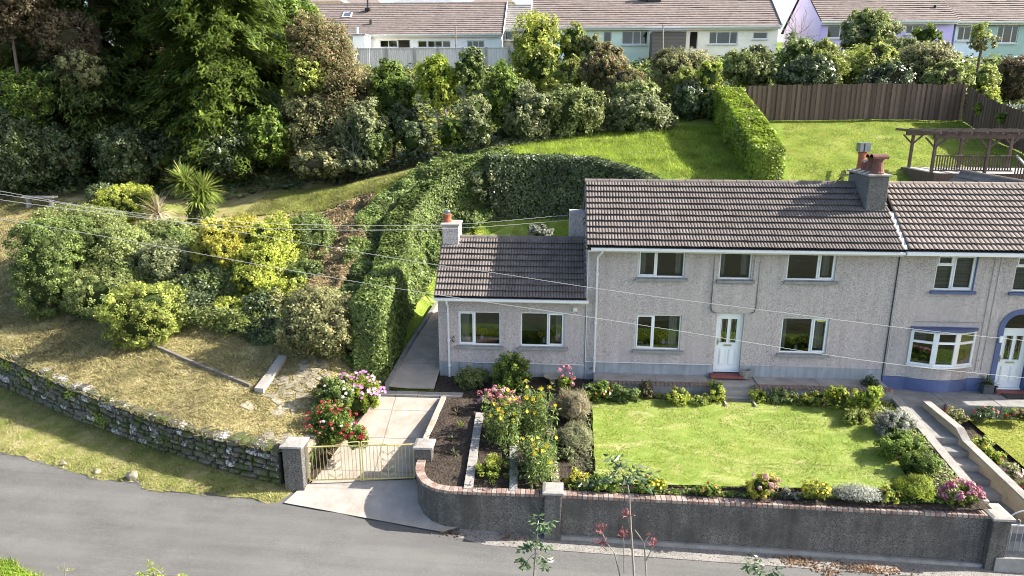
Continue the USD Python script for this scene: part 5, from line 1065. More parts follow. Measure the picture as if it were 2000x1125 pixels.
# ---------------------------------------------------------------- houses up the hill
def far_house(label, xa, xb, y, zf, ze, depth, zr, walls, wins, tile="far_tile", courses=16, gable=None, vents=(), skylights=(), verge=None, doors=()):
    t = thing("bungalow", label, "house", ((xa + xb) / 2, y, zf))
    rz = rng.random()
    x = xa
    segs = []
    for frac, m in walls:
        e = xa + (xb - xa) * frac; segs.append((x, e, m)); x = e
    for a, b, m in segs:
        poly = sbox(a, zf - 1.5, b, ze)
        for w in list(wins) + list(doors): poly = poly.difference(sbox(w[0], w[2], w[1], w[3]))
        obj("front_wall", extrude_y(poly, y, y + .25), M[m], t)
    ga = Polygon([(y + .252, zf - 1.5), (y + .252, ze + .0), (y + depth / 2, zr - .15), (y + depth - .01, ze), (y + depth - .01, zf - 1.5)])
    obj("gable_wall", extrude_x(ga, xa, xa + .25), M[gable or walls[0][1]], t); obj("gable_wall", extrude_x(ga, xb - .25, xb), M[walls[-1][1]], t)
    obj("rear_wall", box(xa + .25, xb - .25, y + depth, y + depth + .2, zf - 1.5, ze), M[walls[0][1]], t)
    obj("room", cat([box(xa + .26, xb - .26, y + 2.0, y + 2.1, zf - .2, ze - .01), box(xa + .26, xb - .26, y + .26, y + 1.99, zf - .3, zf - .2)]), M["room"], t)
    for k, w in enumerate(wins):
        ww = window(t, *w[:4], y, w[4], w[5] if len(w) > 5 else (), sill=M["white_worn"], sill_ext=(.05, .05), fw=.07)
    for w in doors:
        obj("door_frame", cat([box(w[0], w[0] + .06, y + .04, y + .12, w[2], w[3]), box(w[1] - .06, w[1], y + .04, y + .12, w[2], w[3])]), M["white"], t)
    r = obj("roof", extrude_x(Polygon([(y - .3, ze - .05), (y + depth / 2, zr), (y + depth + .5, ze - .05), (y + depth + .5, ze - .15), (y + depth / 2, zr - .14), (y - .3, ze - .15)]), xa - .12, xb + .12), M["tile_bed"], t)
    u = np.array([0, depth / 2 + .3, zr - ze + .05]); L = np.linalg.norm(u); u /= L; nn = np.array([0, -u[2], u[1]])
    n = courses
    for k in range(n):
        o = np.array([0, y - .34, ze - .06]) + u * (k * (L + .04) / n); g = (L + .04) / n
        m = int((xb - xa) / .6); xs = np.linspace(xa - .15, xb + .15, m + 1); v = []; f = []
        jj = rng.normal(0, .008, m + 1)
        A = np.array([o + u * 0 + nn * (.075 + j) + [q, 0, 0] for q, j in zip(xs, jj)]); B = np.array([o + u * (g + .02) + nn * .02 + [q, 0, 0] for q in xs]); C = A - nn * .06
        v = np.vstack([A, B, C]); i = np.arange(m); f = np.vstack([np.stack([i, i + 1, m + 2 + i], 1), np.stack([i, m + 2 + i, m + 1 + i], 1), np.stack([2 * m + 2 + i, 2 * m + 3 + i, i + 1], 1), np.stack([2 * m + 2 + i, i + 1, i], 1)])
        obj("tile_course", (v, f), M[tile], r)
    obj("ridge", tube([(xa - .15, y + depth / 2, zr + .02), (xb + .15, y + depth / 2, zr + .02)], .13, 8), M[tile], r)
    obj("gutter", half_pipe(xa - .15, xb + .15, y - .33, ze - .06, d=.14), M["white_worn"], t)
    obj("fascia", box(xa - .1, xb + .1, y - .29, y - .26, ze - .32, ze - .08), M["white"], t)
    for side in (verge or ()):
        xx = xa - .17 if side < 0 else xb + .17
        obj("verge_board", bar((xx, y - .34, ze - .05), (xx, y + depth / 2, zr + .04), .06, .26), M["white"], t)
    for px, py0, py1, rr in vents:
        yy = y + 0.4 + (depth / 2 - .4) * np.clip((P(0, py1, y)[2] - ze) / max(zr - ze, .1), 0.02, 1.2) * 0.86
        p0, p1 = P(px, py1, yy), P(px, py0, yy)
        obj("roof_vent", cat([tube([p0 - [0, 0, .4], p1], rr, 8), box(p0[0] - rr * 2.6, p0[0] + rr * 2.6, yy - .2, yy + .25, p0[2] - .15, p0[2] + .04)]), M["black"], t)
    for px, py in skylights:
        yy = y + (depth / 2) * .62; p0 = P(px, py, yy); c = np.array([p0[0], 0, 0]) + np.array([0, y - .34, ze - .06]) + u * (L * .62) + nn * .10
        obj("skylight", cat([(lambda v, f: (c + v[:, :1] * [1, 0, 0] + v[:, 1:2] * u + v[:, 2:] * nn, f))(*box(-.45, .45, -.5, .5, -.02, .03))]), M["white"], t)
        obj("skylight_pane", (lambda v, f: (c + v[:, :1] * [1, 0, 0] + v[:, 1:2] * u + v[:, 2:] * nn, f))(*box(-.33, .33, -.38, .38, .031, .034)), M["steel"], t)
    return t
def W(px0, px1, py0, py1, y, *rest):
    a, b = P(px0, py1, y), P(px1, py0, y); return (a[0], b[0], a[2], b[2], *rest)
y1 = 44.0
far_house("white bungalow with long brown tiled roof behind the panel fence", P(590, 60, y1)[0], P(980, 60, y1)[0], y1, P(800, 112, y1)[2], P(800, 66, y1)[2], 9.5, P(800, 8, y1 + 4.75)[2], [(1, "white_wall")],
          [W(742, 776, 78, 93, y1, [.5]), W(816, 834, 79, 93, y1, []), W(835, 864, 79, 93, y1, [.5]), W(864, 880, 79, 93, y1, []), W(912, 946, 79, 93, y1, [.33, .66])], vents=((718, 0, 17, .09), (724, 38, 56, .12)), skylights=((680, 34),), verge=(1,), doors=[W(777, 801, 78, 100, y1)])
e0 = P(695, 90, y1 - 2.5); fe = thing("flat_roof_porch", "small white flat-roofed projection at left of the white bungalow", "building", e0)
obj("wall", box(P(690, 90, y1 - 2.5)[0], P(713, 90, y1 - 2.5)[0], y1 - 2.5, y1 - .01, e0[2] - 1.5, P(700, 69, y1 - 2.5)[2]), M["white_wall"], fe)
obj("flat_roof", bbox(P(688, 90, y1 - 2.5)[0], P(715, 90, y1 - 2.5)[0], y1 - 2.6, y1 - .01, P(700, 69, y1 - 2.5)[2] + .002, P(700, 66, y1 - 2.5)[2], .02), M["render_grey"], fe)
obj("flue", tube([P(698, 66, y1 - 1.5), P(698, 53, y1 - 1.5)], .14, 8), M["white"], fe)
y2 = 37.0
far_house("long terrace bungalow with mint green and cream walls under a brown roof", P(1040, 60, y2)[0], P(1520, 60, y2)[0], y2, P(1240, 108, y2)[2], P(1240, 51, y2)[2], 9.5, P(1240, -16, y2 + 4.75)[2], [(.485, "mint"), (1, "cream")],
          [W(1074, 1098, 61, 76, y2, []), W(1178, 1195, 61, 86, y2, []), W(1214, 1266, 60, 87, y2, [.43, .72]), W(1384, 1442, 61, 86, y2, [.27, .73]), W(1470, 1500, 62, 76, y2, [])], vents=((1262, -20, -2, .2), (1278, -20, 0, .2)), verge=(-1, 1), doors=[W(1345, 1364, 62, 95, y2)])
far_house("grey linking garage roof between the white and green bungalows", P(978, 60, 46)[0], P(1046, 60, 46)[0], 46, P(1000, 100, 46)[2], P(1000, 53, 46)[2], 7, P(1000, 12, 49.5)[2], [(1, "greywall")], [W(986, 1003, 60, 78, 46, [])], tile="far_tile_grey", courses=10)
y3 = 36.0
far_house("lilac bungalow with pale gable and brown roof at upper right", P(1603, 60, y3)[0], P(1862, 60, y3)[0], y3, P(1700, 98, y3)[2], P(1700, 40, y3)[2], 9.5, P(1650, -28, y3 + 4.75)[2], [(1, "lilac")],
          [W(1614, 1658, 49, 74, y3, [.62]), W(1768, 1816, 48, 66, y3, [.3, .7])], gable="lilac_pale", vents=((1827, 10, 31, .11),), courses=18)
far_house("pale blue and sea green end bungalow at the top right edge", P(1866, 60, y3 + .3)[0], P(2190, 60, y3 + .3)[0], y3 + .3, P(1900, 105, y3)[2], P(1900, 40, y3)[2], 9.5, P(1700, -28, y3 + 4.75)[2] + .05, [(.18, "paleblue"), (1, "seagreen")],
          [W(1858 + 10, 1910, 51, 79, y3 + .3, [.35, .7]), W(1944, 1992, 48, 84, y3 + .3, [.3, .7])], skylights=((1972, 2),), courses=18)
sh = thing("garden_shed", "dark weathered wooden shed in front of the green bungalow", "shed", P(1306, 110, 34.5))
q0, q1 = P(1273, 102, 34.5), P(1341, 61, 34.5)
for k in range(9):
    z0 = q0[2] - 1 + (q1[2] - q0[2] + 1) * k / 9; obj("plank", box(q0[0], q1[0], 34.5 + .01 * (k % 2), 36.2, z0, z0 + (q1[2] - q0[2] + 1) / 9 - .012), M["wood_grey"], sh)
obj("shed_roof", hull([(x, y, z) for x in (q0[0] - .15, q1[0] + .15) for y, zz in ((34.3, q1[2] + .02), (36.4, q1[2] + .2)) for z in (zz, zz + .06)]), M["render_grey"], sh)
wl_ = thing("washing_pole", "tall thin pale pole standing beside the wooden shed", "pole", P(1295, 110, 34))
obj("pole", tube([P(1295, 120, 34), P(1295, 48, 34)], .045, 8), M["concrete"], wl_)
obj("cross_arm", tube([P(1293, 49, 34), P(1303, 50, 34)], .03, 6), M["concrete"], wl_)
p_ = thing("washing_pole", "thin pole in front of the white bungalow wall", "pole", P(890, 100, 41))
obj("pole", tube([P(890, 105, 41), P(890, 52, 41)], .05, 8), M["twig_pale"], p_)
for lab, px0, px1, py0, py1, yy, wm in (("distant hipped brown roof at far left of the skyline", 600, 662, -6, 16, 78, "cream"), ("distant brown roof beside the pale house on the skyline", 664, 738, -2, 16, 86, "cream"), ("distant pale house with blue-grey roof on the skyline", 772, 882, -1, 16, 82, "paleblue"), ("distant brown roof on the skyline above the green bungalow", 925, 1000, -3, 16, 80, "cream")):
    a, b = P(px0, py1, yy), P(px1, py0, yy); t = thing("distant_house", lab, "house", a)
    zm = a[2] + (b[2] - a[2]) * .55
    obj("wall", box(a[0], b[0], yy, yy + 7, a[2] - 6, zm), M[wm], t)
    obj("roof", hull([(a[0] - .4, yy - .4, zm), (b[0] + .4, yy - .4, zm), (a[0] - .4, yy + 7.4, zm), (b[0] + .4, yy + 7.4, zm), (a[0] + 1.6, yy + 3.5, b[2] + 1.2), (b[0] - 1.6, yy + 3.5, b[2] + 1.2)]), M["far_tile" if wm == "cream" else "render_grey"], t)

# ---------------------------------------------------------------- small things
def cable(label, pts, r=.0068):
    p = np.array([P(px, py, y) for px, py, y in pts]); s = np.r_[0, np.cumsum(np.linalg.norm(np.diff(p, axis=0), axis=1))]
    from scipy.interpolate import CubicSpline
    q = CubicSpline(s, p)(np.linspace(0, s[-1], 60))
    obj("overhead_cable", tube(q, r, 6), M["wire"], None, label=label, cat="cable", smooth=True)
cable("lowest overhead cable crossing the extension wall and the front door", [(px, py, -4.0) for px, py in ((-80, 415), (0, 428), (250, 470), (500, 516), (830, 572), (1161, 621), (1440, 665), (1720, 708), (2000, 738), (2100, 748))])
cable("overhead cable crossing the extension roof and below the upstairs windows", [(px, py, -4.0) for px, py in ((-80, 357), (0, 373), (200, 409), (440, 449), (700, 492), (830, 514), (965, 533), (1141, 560), (1500, 607), (1760, 640), (2000, 665), (2100, 674))])
cable("upper of the two cables hooked to the main gable", [(-80, 366, -4.0), (0, 379, -3.8), (200, 408, -3.2), (400, 429, -2.4), (560, 438, -1.6), (702, 440.5, -.8), (849, 440, 0), (1000, 430, .9), (1110, 420, 1.6)])
cable("lower of the two cables hooked to the main gable", [(-80, 377, -4.0), (0, 390, -3.8), (200, 416, -3.2), (400, 438, -2.4), (600, 448.5, -1.4), (720, 449.5, -.8), (849, 447.5, 0), (1000, 439, .9), (1110, 430, 1.6)])
bb = PZ(1078, 757, -.62); bt = P(1077, 734, bb[1])[2]
b_ = thing("bird_bath", "stone bird bath with scalloped bowl behind the yellow flowers", "bird bath", bb)
obj("pedestal", lathe([(.19, bb[2] - .1), (.19, bb[2] + .06), (.10, bb[2] + .10), (.075, bb[2] + .22), (.11, bt - .12)], (bb[0], bb[1], 0), 14), M["stone_pot"], b_)
n = 24; th = np.arange(n) * 2 * np.pi / n; rr = lambda r: r * (1 + .07 * np.cos(th * 8) ** 2)
ringz = lambda r, z: np.column_stack([bb[0] + rr(r) * np.cos(th), bb[1] + rr(r) * np.sin(th), np.full(n, z)])
obj("bowl", loft([ringz(.09, bt - .13), ringz(.24, bt - .05), ringz(.29, bt), ringz(.25, bt - .01), ringz(.15, bt - .06)]), M["stone_pot"], b_)
pp = PZ(1454, 737, -.12)
b_ = thing("planter", "weathered round slatted planter beside the white front door", "planter", pp)
obj("tub", lathe([(.16, pp[2]), (.185, pp[2] + .24), (.20, pp[2] + .25), (.20, pp[2] + .29), (.175, pp[2] + .29), (.165, pp[2] + .22), (.01, pp[2] + .22)], (pp[0], pp[1], 0), 20), M["stone_pot"], b_)
for k in range(16):
    a = k * 2 * np.pi / 16; c = np.array([pp[0] + .178 * math.cos(a), pp[1] + .178 * math.sin(a), 0])
    obj("slat", bar(c + [-.012 * math.cos(a), -.012 * math.sin(a), pp[2] + .01], c + [.007 * math.cos(a), .007 * math.sin(a), pp[2] + .235], .03, .012, (math.cos(a), math.sin(a), .2)), M["stone_pot"], b_)
cp = PZ(1924, 766, -.43)
b_ = thing("planter", "dark grey cube planter by the neighbour's arched doorway", "planter", cp)
obj("pot", cat([bbox(cp[0] - .17, cp[0] + .17, cp[1] - .17, cp[1] + .17, cp[2], cp[2] + .33, .012)]), M["slate_pot"], b_)
obj("compost", box(cp[0] - .14, cp[0] + .14, cp[1] - .14, cp[1] + .14, cp[2] + .331, cp[2] + .338), M["soil"], b_)
dp = PZ(1942, 767, -.43)
def ball(c, r, sub=2):
    m = trimesh.creation.icosphere(sub); return np.array(m.vertices) * r + c, np.array(m.faces)
b_ = thing("dog_ornament", "small black and white dog ornament beside the cube planter", "ornament", dp)
obj("body", cat([hull(np.vstack([ball(dp + [0, 0, .10], np.array([.06, .075, .09]), 1)[0], ball(dp + [0, .03, .03], np.array([.07, .08, .03]), 1)[0]])), ball(dp + [-.02, -.04, .03], np.array([.025, .03, .05]), 1), ball(dp + [.04, -.04, .03], np.array([.025, .03, .05]), 1)]), M["black"], b_, smooth=True)
obj("head", cat([ball(dp + [0, -.04, .22], np.array([.055, .06, .055]), 2), ball(dp + [-.05, -.03, .23], np.array([.015, .025, .045]), 1), ball(dp + [.05, -.03, .23], np.array([.015, .025, .045]), 1)]), M["black"], b_, smooth=True)
obj("muzzle", ball(dp + [0, -.095, .20], np.array([.03, .035, .026]), 1), M["white_worn"], b_, smooth=True)
obj("door_mat", bbox(nd0 + .12, nd1 + .1, -.62, -.25, -.402, -.39, .003), M["mat"], None, label="dark brown mat on the step of the neighbour's arched doorway", cat="mat")
dc = G(1993, 1086, lz)
obj("drain_cover", lathe([(.001, dc[2] + .035), (.17, dc[2] + .035), (.185, dc[2] - .05)], (dc[0], dc[1], 0), 20), M["drain_white"], None, label="round white cover set in the pavement at the right edge", cat="cover")
oc = G(1966, 1081, lz)
obj("pavement_patch", bbox(oc[0] - .18, oc[0] + .16, oc[1] - .13, oc[1] + .12, oc[2] - .02, oc[2] + .026, .004), M["patch_orange"], None, label="orange-brown square patch in the pavement beside the end pillar", cat="patch")
# sunflowers in vases behind the panes
def sunflowers(label, x, z, y=.40, k=4, mat="fl_yellow"):
    t = thing("flower_vase", label, "flowers", (x, y, z), "sunflowers on the window sills" if False else None)
    obj("vase", lathe([(.05, z), (.07, z + .06), (.045, z + .16), (.055, z + .18)], (x, y, 0), 12), M["white"], t)
    r = np.random.default_rng(int(x * 100) % 97 + 3)
    for i in range(k):
        a = np.linspace(-1, 1, k)[i]; c = np.array([x + a * .14, y - .05, z + .30 + .07 * (i % 2) + r.uniform(0, .05)])
        obj("stem", tube([(x, y, z + .1), c + [0, .03, 0]], .006, 4), M["midgreen"], t, rnd=np.full(16, .5))
        n = 12; pts, f = [], []
        for j in range(n):
            b = j * 2 * np.pi / n; o = len(pts)
            pts += [c + [.03 * math.cos(b), -.005, .03 * math.sin(b)], c + [.065 * math.cos(b - .2), -.02, .065 * math.sin(b - .2)], c + [.10 * math.cos(b), -.012, .10 * math.sin(b)], c + [.065 * math.cos(b + .2), -.02, .065 * math.sin(b + .2)]]
            f += [(o, o + 1, o + 2), (o, o + 2, o + 3)]
        obj("flower_head", (np.array(pts), np.array(f)), M[mat], t, rnd=r.random(len(f)))
        obj("flower_centre", ball(c + [0, -.01, 0], np.array([.035, .02, .035]), 1), M["fl_centre"], t)
sunflowers("sunflowers in a vase behind the left window of the extension", -2.62, .84, k=4)
sunflowers("low yellow flowers behind the right window of the extension", -.42, .78, k=3)
sunflowers("bunch of sunflowers behind the ground floor window left of the door", 3.72, .86, k=4)
sunflowers("small yellow flowers behind the ground floor window right of the door", 8.22, .72, k=2)

# ---------------------------------------------------------------- vegetation kit
def leaves(p, n, L, W, r, up=.25, rand=.55, fold=.22, along_=None, droop=0.0, tri=False):
    """one folded leaf per point; returns (v, f), rnd"""
    k = len(p)
    nn = unit(n + np.array([0, 0, up]) + r.normal(size=(k, 3)) * rand)
    d = unit(np.cross(nn, r.normal(size=(k, 3)))) if along_ is None else unit(along_ - nn * (along_ * nn).sum(1, keepdims=True))
    d = unit(d - np.array([0, 0, droop]))
    s = unit(np.cross(nn, d)); sz = r.uniform(.65, 1.25, (k, 1)); l, w = L * sz, W * sz
    a, b = p - d * l / 2, p + d * l / 2; m = p + d * l * .05
    if tri:
        w = w * .55; v = np.stack([a + s * w, b, a - s * w], 1).reshape(-1, 3)
        return (v, np.arange(3 * k).reshape(-1, 3)), np.clip(r.beta(2, 2, k), 0, 1)
    lft, rgt = m + s * w / 2 - nn * w * fold, m - s * w / 2 - nn * w * fold
    v = np.stack([a, lft, b, rgt], 1).reshape(-1, 3); i = np.arange(k)[:, None] * 4
    f = np.stack([i + [0, 2, 1], i + [0, 3, 2]], 1).reshape(-1, 3)
    return (v, f), np.repeat(np.clip(r.beta(2, 2, k), 0, 1), 2)
def crown_pts(c, rad, n, r, amp=.25, sq=2.2, clump=.16, freq=1.6, shell=.35, seed=0):
    nc = max(16, n // 42); d = unit(r.normal(size=(nc, 3)))
    q = d / ((np.abs(d) ** sq).sum(1, keepdims=True) ** (1 / sq))
    fac = (1 + amp * 2 * (fbm(d * freq + seed * 7.3 + 20, 3, seed) - .5))[:, None]
    cc = q * fac * (1 - shell * r.random((nc, 1)) ** 2) * (1 + (r.random((nc, 1)) < .12) * r.uniform(.03, .5, (nc, 1)) * min(amp, .3)) * rad
    k = r.integers(nc, size=n); off = r.normal(size=(n, 3))
    off *= np.minimum(1, 1.9 / (np.linalg.norm(off, axis=1, keepdims=True) + 1e-9))
    p = c + cc[k] + off * clump
    return p, unit(off * .55 + unit(d[k] / rad * np.mean(rad)) * .9)
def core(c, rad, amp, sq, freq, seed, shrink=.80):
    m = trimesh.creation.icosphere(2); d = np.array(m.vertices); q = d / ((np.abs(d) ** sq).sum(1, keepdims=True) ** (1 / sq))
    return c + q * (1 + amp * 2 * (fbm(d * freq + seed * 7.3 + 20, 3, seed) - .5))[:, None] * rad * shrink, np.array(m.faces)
SEED = [100]
def box_lobe(x0, y0, x1, y1, Y=None, ry=None, f=hz, dy=0.0):
    """an ellipsoid that fills a box of the photograph; it stands on the ground seen at the box's foot unless its depth Y is given"""
    cx_, cy_ = (x0 + x1) / 2, (y0 + y1) / 2
    if Y is None:
        g = G(cx_, y1, f); s = scale_at(g); ry = ry if ry is not None else min((x1 - x0) / 2 * s, 1.1 * (y1 - y0) / 2 * s)
        Y = g[1] + .45 * ry + dy
    c = P(cx_, cy_, Y); s = scale_at(c); rx, rz = (x1 - x0) / 2 * s, (y1 - y0) / 2 * s
    return c, np.array([rx, ry if ry is not None else min(rx, rz * 1.1), rz])
def plant(name, label, cat_, lobes, L=.12, W=.06, amp=.25, sq=2.2, sub=0, clump=None, dens=2.7, inner="inner", group=None, f=hz, up=.25, rand=.55, stems=(), stem_mat="bark", floor=True, shrink=.74, droop=0.0, spread=.55, fold=.22, shell=.35, stem_r=.05):
    """lobes: dicts of box / Y / ry / mat"""
    SEED[0] += 1; r = np.random.default_rng(SEED[0]); byMat, cores, info = {}, [], []
    for lo in lobes:
        c, rad = box_lobe(*lo["box"], Y=lo.get("Y"), ry=lo.get("ry"), f=f, dy=lo.get("dy", 0))
        ns = lo.get("sub", sub); parts = [(c, rad)]
        if ns:
            dd = unit(r.normal(size=(ns, 3))); dd[:, 2] = dd[:, 2] * .9 + .05
            parts = [(c, rad * .78)] + [(c + d * rad * spread, rad * r.uniform(.36, .52)) for d in dd]
        for c_, r_ in parts:
            l_ = lo.get("L", L); w_ = lo.get("W", W)
            area = 4 * np.pi * ((r_[0] * r_[1]) ** 1.6 + (r_[0] * r_[2]) ** 1.6 + (r_[1] * r_[2]) ** 1.6) ** (1 / 1.6) / 3 ** (1 / 1.6)
            n = int(min(lo.get("dens", dens) * area / (.5 * l_ * w_) * .62, 42000)); sd = int(r.integers(1000))
            cl = lo.get("clump", clump) or float(np.clip(.12 * np.mean(r_), .045, .22))
            p, nn = crown_pts(c_, r_, n, r, lo.get("amp", amp), lo.get("sq", sq), cl, 1.6, shell, sd)
            if floor:
                ok = p[:, 2] > f(p[:, 0], p[:, 1]) - .02; p, nn = p[ok], nn[ok]
            byMat.setdefault(lo["mat"], []).append(leaves(p, nn, l_, w_, r, up, rand, fold, droop=droop, tri=f is hz))
            if shrink: cores.append(core(c_, r_ - min(cl, .3 * min(r_)), lo.get("amp", amp), lo.get("sq", sq), 1.6, sd, shrink))
        info.append((c, rad))
    c0 = info[0][0]; gz = float(f(c0[0], c0[1])); t = thing(name, label, cat_, (c0[0], c0[1], gz), group)
    for m, parts in byMat.items():
        ms = [q[0] for q in parts]; rn = np.concatenate([q[1] for q in parts])
        obj("crown" if cat_ == "tree" else "foliage", cat(ms), M[m], t, rnd=rn, kind="stuff")
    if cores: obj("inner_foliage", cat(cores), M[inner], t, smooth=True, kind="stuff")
    if cat_ == "tree" and not stems: stems = [((c0[0], c0[1], gz - .2), c0)]
    for s in stems:
        a, b = [np.array(P(*q) if len(q) == 3 and q[0] > 60 else q, float) for q in s[:2]]
        m_ = (a + b) / 2 + r.normal(0, .05, 3) * np.linalg.norm(b - a); rr = s[2] if len(s) > 2 else stem_r
        rr = max(rr, .13) if cat_ == "tree" and s is stems[0] and len(stems) == 1 else rr
        obj("trunk" if cat_ == "tree" else "stem", tube([a, (a + m_) / 2 + r.normal(0, .02, 3), m_, b], [rr, rr * .85, rr * .7, rr * .4], 7), M[stem_mat], t, smooth=True)
    return t, info
def straps(c, n, L, W, r, lo=-.3, hi=1.3, droop=.5, seg=4):
    vs, fs, k = [], [], 0
    for i in range(n):
        az = r.uniform(0, 2 * np.pi); el = r.uniform(lo, hi); l = L * r.uniform(.7, 1.1); w = W * r.uniform(.8, 1.1)
        d = np.array([math.cos(az) * math.cos(el), math.sin(az) * math.cos(el), math.sin(el)]); s = unit(np.cross(d, [0, 0, 1.0])); p = np.array(c, float); dr = droop * r.uniform(.4, 1.3)
        for j in range(seg + 1):
            ww = w * (1 - (j / seg) ** 2.2) * (.5 + .5 * min(1, j / 1.2)) / 2
            vs += [p + s * ww, p - s * ww]
            if j < seg: fs += [(k + 2 * j, k + 2 * j + 1, k + 2 * j + 3), (k + 2 * j, k + 2 * j + 3, k + 2 * j + 2)]
            d = unit(d - np.array([0, 0, dr / seg])); p = p + d * l / seg
        k += 2 * (seg + 1)
    return (np.array(vs), np.array(fs)), np.repeat(r.random(n), 2 * seg)
def blades(p, h, w, r, lean=.5):
    n = len(p); a = r.uniform(0, 2 * np.pi, n); s = np.column_stack([np.cos(a), np.sin(a), 0 * a]) * (w * r.uniform(.6, 1.3, n))[:, None]
    hh = h * r.uniform(.4, 1.2, n); t = p + np.column_stack([r.normal(0, lean, n) * hh, r.normal(0, lean, n) * hh, hh])
    v = np.stack([p - s, p + s, t], 1).reshape(-1, 3); return (v, np.arange(3 * n).reshape(-1, 3)), r.random(n)
def scatter(poly, n, r, zf):
    x0, y0, x1, y1 = poly.bounds; q = np.column_stack([r.uniform(x0, x1, 4 * n), r.uniform(y0, y1, 4 * n)])
    q = q[shapely.contains_xy(poly, q[:, 0], q[:, 1])][:n]; return np.column_stack([q, zf(q[:, 0], q[:, 1])])
def ground_cover(name, label, cat_, poly, n, mat, h=.3, L=.13, W=.08, zf=hz, seed=0, up=.4):
    r = np.random.default_rng(500 + seed); x0, y0, x1, y1 = poly.bounds; q = np.column_stack([r.uniform(x0, x1, 6 * n), r.uniform(y0, y1, 6 * n)]); q = q[shapely.contains_xy(poly, q[:, 0], q[:, 1])]
    e = .12; gx = (zf(q[:, 0] + e, q[:, 1]) - zf(q[:, 0] - e, q[:, 1])) / (2 * e); gy = (zf(q[:, 0], q[:, 1] + e) - zf(q[:, 0], q[:, 1] - e)) / (2 * e)
    wgt = np.sqrt(1 + gx ** 2 + gy ** 2); keep = r.random(len(q)) < wgt / 3.2; q, gx, gy = q[keep][:n], gx[keep][:n], gy[keep][:n]
    nn = unit(np.column_stack([-gx, -gy, np.ones(len(q))])); lump = np.clip(fbm(np.column_stack([q * 1.3, 0 * q[:, 0]]), 4, seed) * 2 - .45, .08, 1.4)
    p = np.column_stack([q, zf(q[:, 0], q[:, 1])]) + nn * (h * lump * (1 - .5 * r.random(len(q)) ** 2))[:, None]
    m, rn = leaves(p, nn, L, W, r, up, .6, tri=zf is hz); return obj(name, m, M[mat], None, label=label, cat=cat_, kind="stuff", rnd=rn)
def hedge(name, label, line, n, mat, L=.13, W=.075, inner="inner", lump=.10, seed=0, up=.2, rand=.5, group=None, zf=None):
    """line: x, y, z of foot, z of top, half width"""
    r = np.random.default_rng(800 + seed); line = np.asarray(line, float); tot = along(line, 0)[1]
    s = r.uniform(0, tot, n); p, _ = along(line, s); a, _ = along(line, np.maximum(s - .15, 0)); b, _ = along(line, np.minimum(s + .15, tot)); t = unit((b - a)[:, :2]); nr = np.column_stack([t[:, 1], -t[:, 0]])
    hw, H = p[:, 4], p[:, 3] - p[:, 2]; u = r.uniform(0, 1, n) * (2 * H + 2 * hw); side = np.where(u < H, -1, np.where(u < 2 * H, 1, 0))
    off = np.where(side != 0, side * hw, u - 2 * H - hw); z = np.where(side != 0, np.where(side < 0, u, u - H), H)
    rd = .28; fz = np.clip((z - (H - rd)) / rd, 0, 1); fo = np.clip((np.abs(off) - (hw - rd)) / rd, 0, 1)
    nv = np.column_stack([nr * (np.where(side != 0, side, np.sign(off) * fo))[:, None], np.where(side != 0, fz * 1.2, 1.0)])
    off = np.where(side != 0, side * (hw - .12 * fz ** 2), off); z = np.where(side == 0, z - .12 * fo ** 2, z)
    q = np.column_stack([p[:, :2] + nr * off[:, None], p[:, 2] + z]); nv = unit(nv)
    q = q + nv * (lump * 2 * (fbm(q * 1.5 + seed, 4, seed) - .5) - .12 * r.random(n) ** 2)[:, None]
    for e, sg in ((0, -1), (tot, 1)):
        k = int(n * .06); pe, te, ne = frame_at(line, np.clip(e, .01, tot - .01)); uu, vv = r.uniform(-1, 1, k) * pe[4], r.uniform(0, 1, k) * (pe[3] - pe[2])
        bulge = .28 * np.sqrt(np.clip(1 - (uu / pe[4]) ** 2, 0, 1)) * np.sqrt(np.clip(1 - (vv / (pe[3] - pe[2])) ** 3, 0, 1))
        qe = np.column_stack([pe[:2] + ne * uu[:, None] + te * (sg * bulge)[:, None], pe[2] + vv]); q = np.vstack([q, qe]); nv = np.vstack([nv, np.tile([*(te * sg), .25], (k, 1))])
    m, rn = leaves(q, nv, L, W, r, up, rand, tri=True)
    th = thing(name, label, "hedge", (line[0, 0], line[0, 1], line[0, 2]), group)
    obj("foliage", m, M[mat], th, rnd=rn, kind="stuff")
    ring = []
    for s_ in np.linspace(0, tot, 24):
        p_, t_, n_ = frame_at(line, s_); o = lambda d, z_: (p_[0] + n_[0] * d, p_[1] + n_[1] * d, z_); w_ = p_[4] - .16
        ring.append([o(w_, p_[2] - .2), o(w_, p_[3] - .3), o(w_ - .15, p_[3] - .16), o(-w_ + .15, p_[3] - .16), o(-w_, p_[3] - .3), o(-w_, p_[2] - .2)])
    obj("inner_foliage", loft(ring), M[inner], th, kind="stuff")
    return th
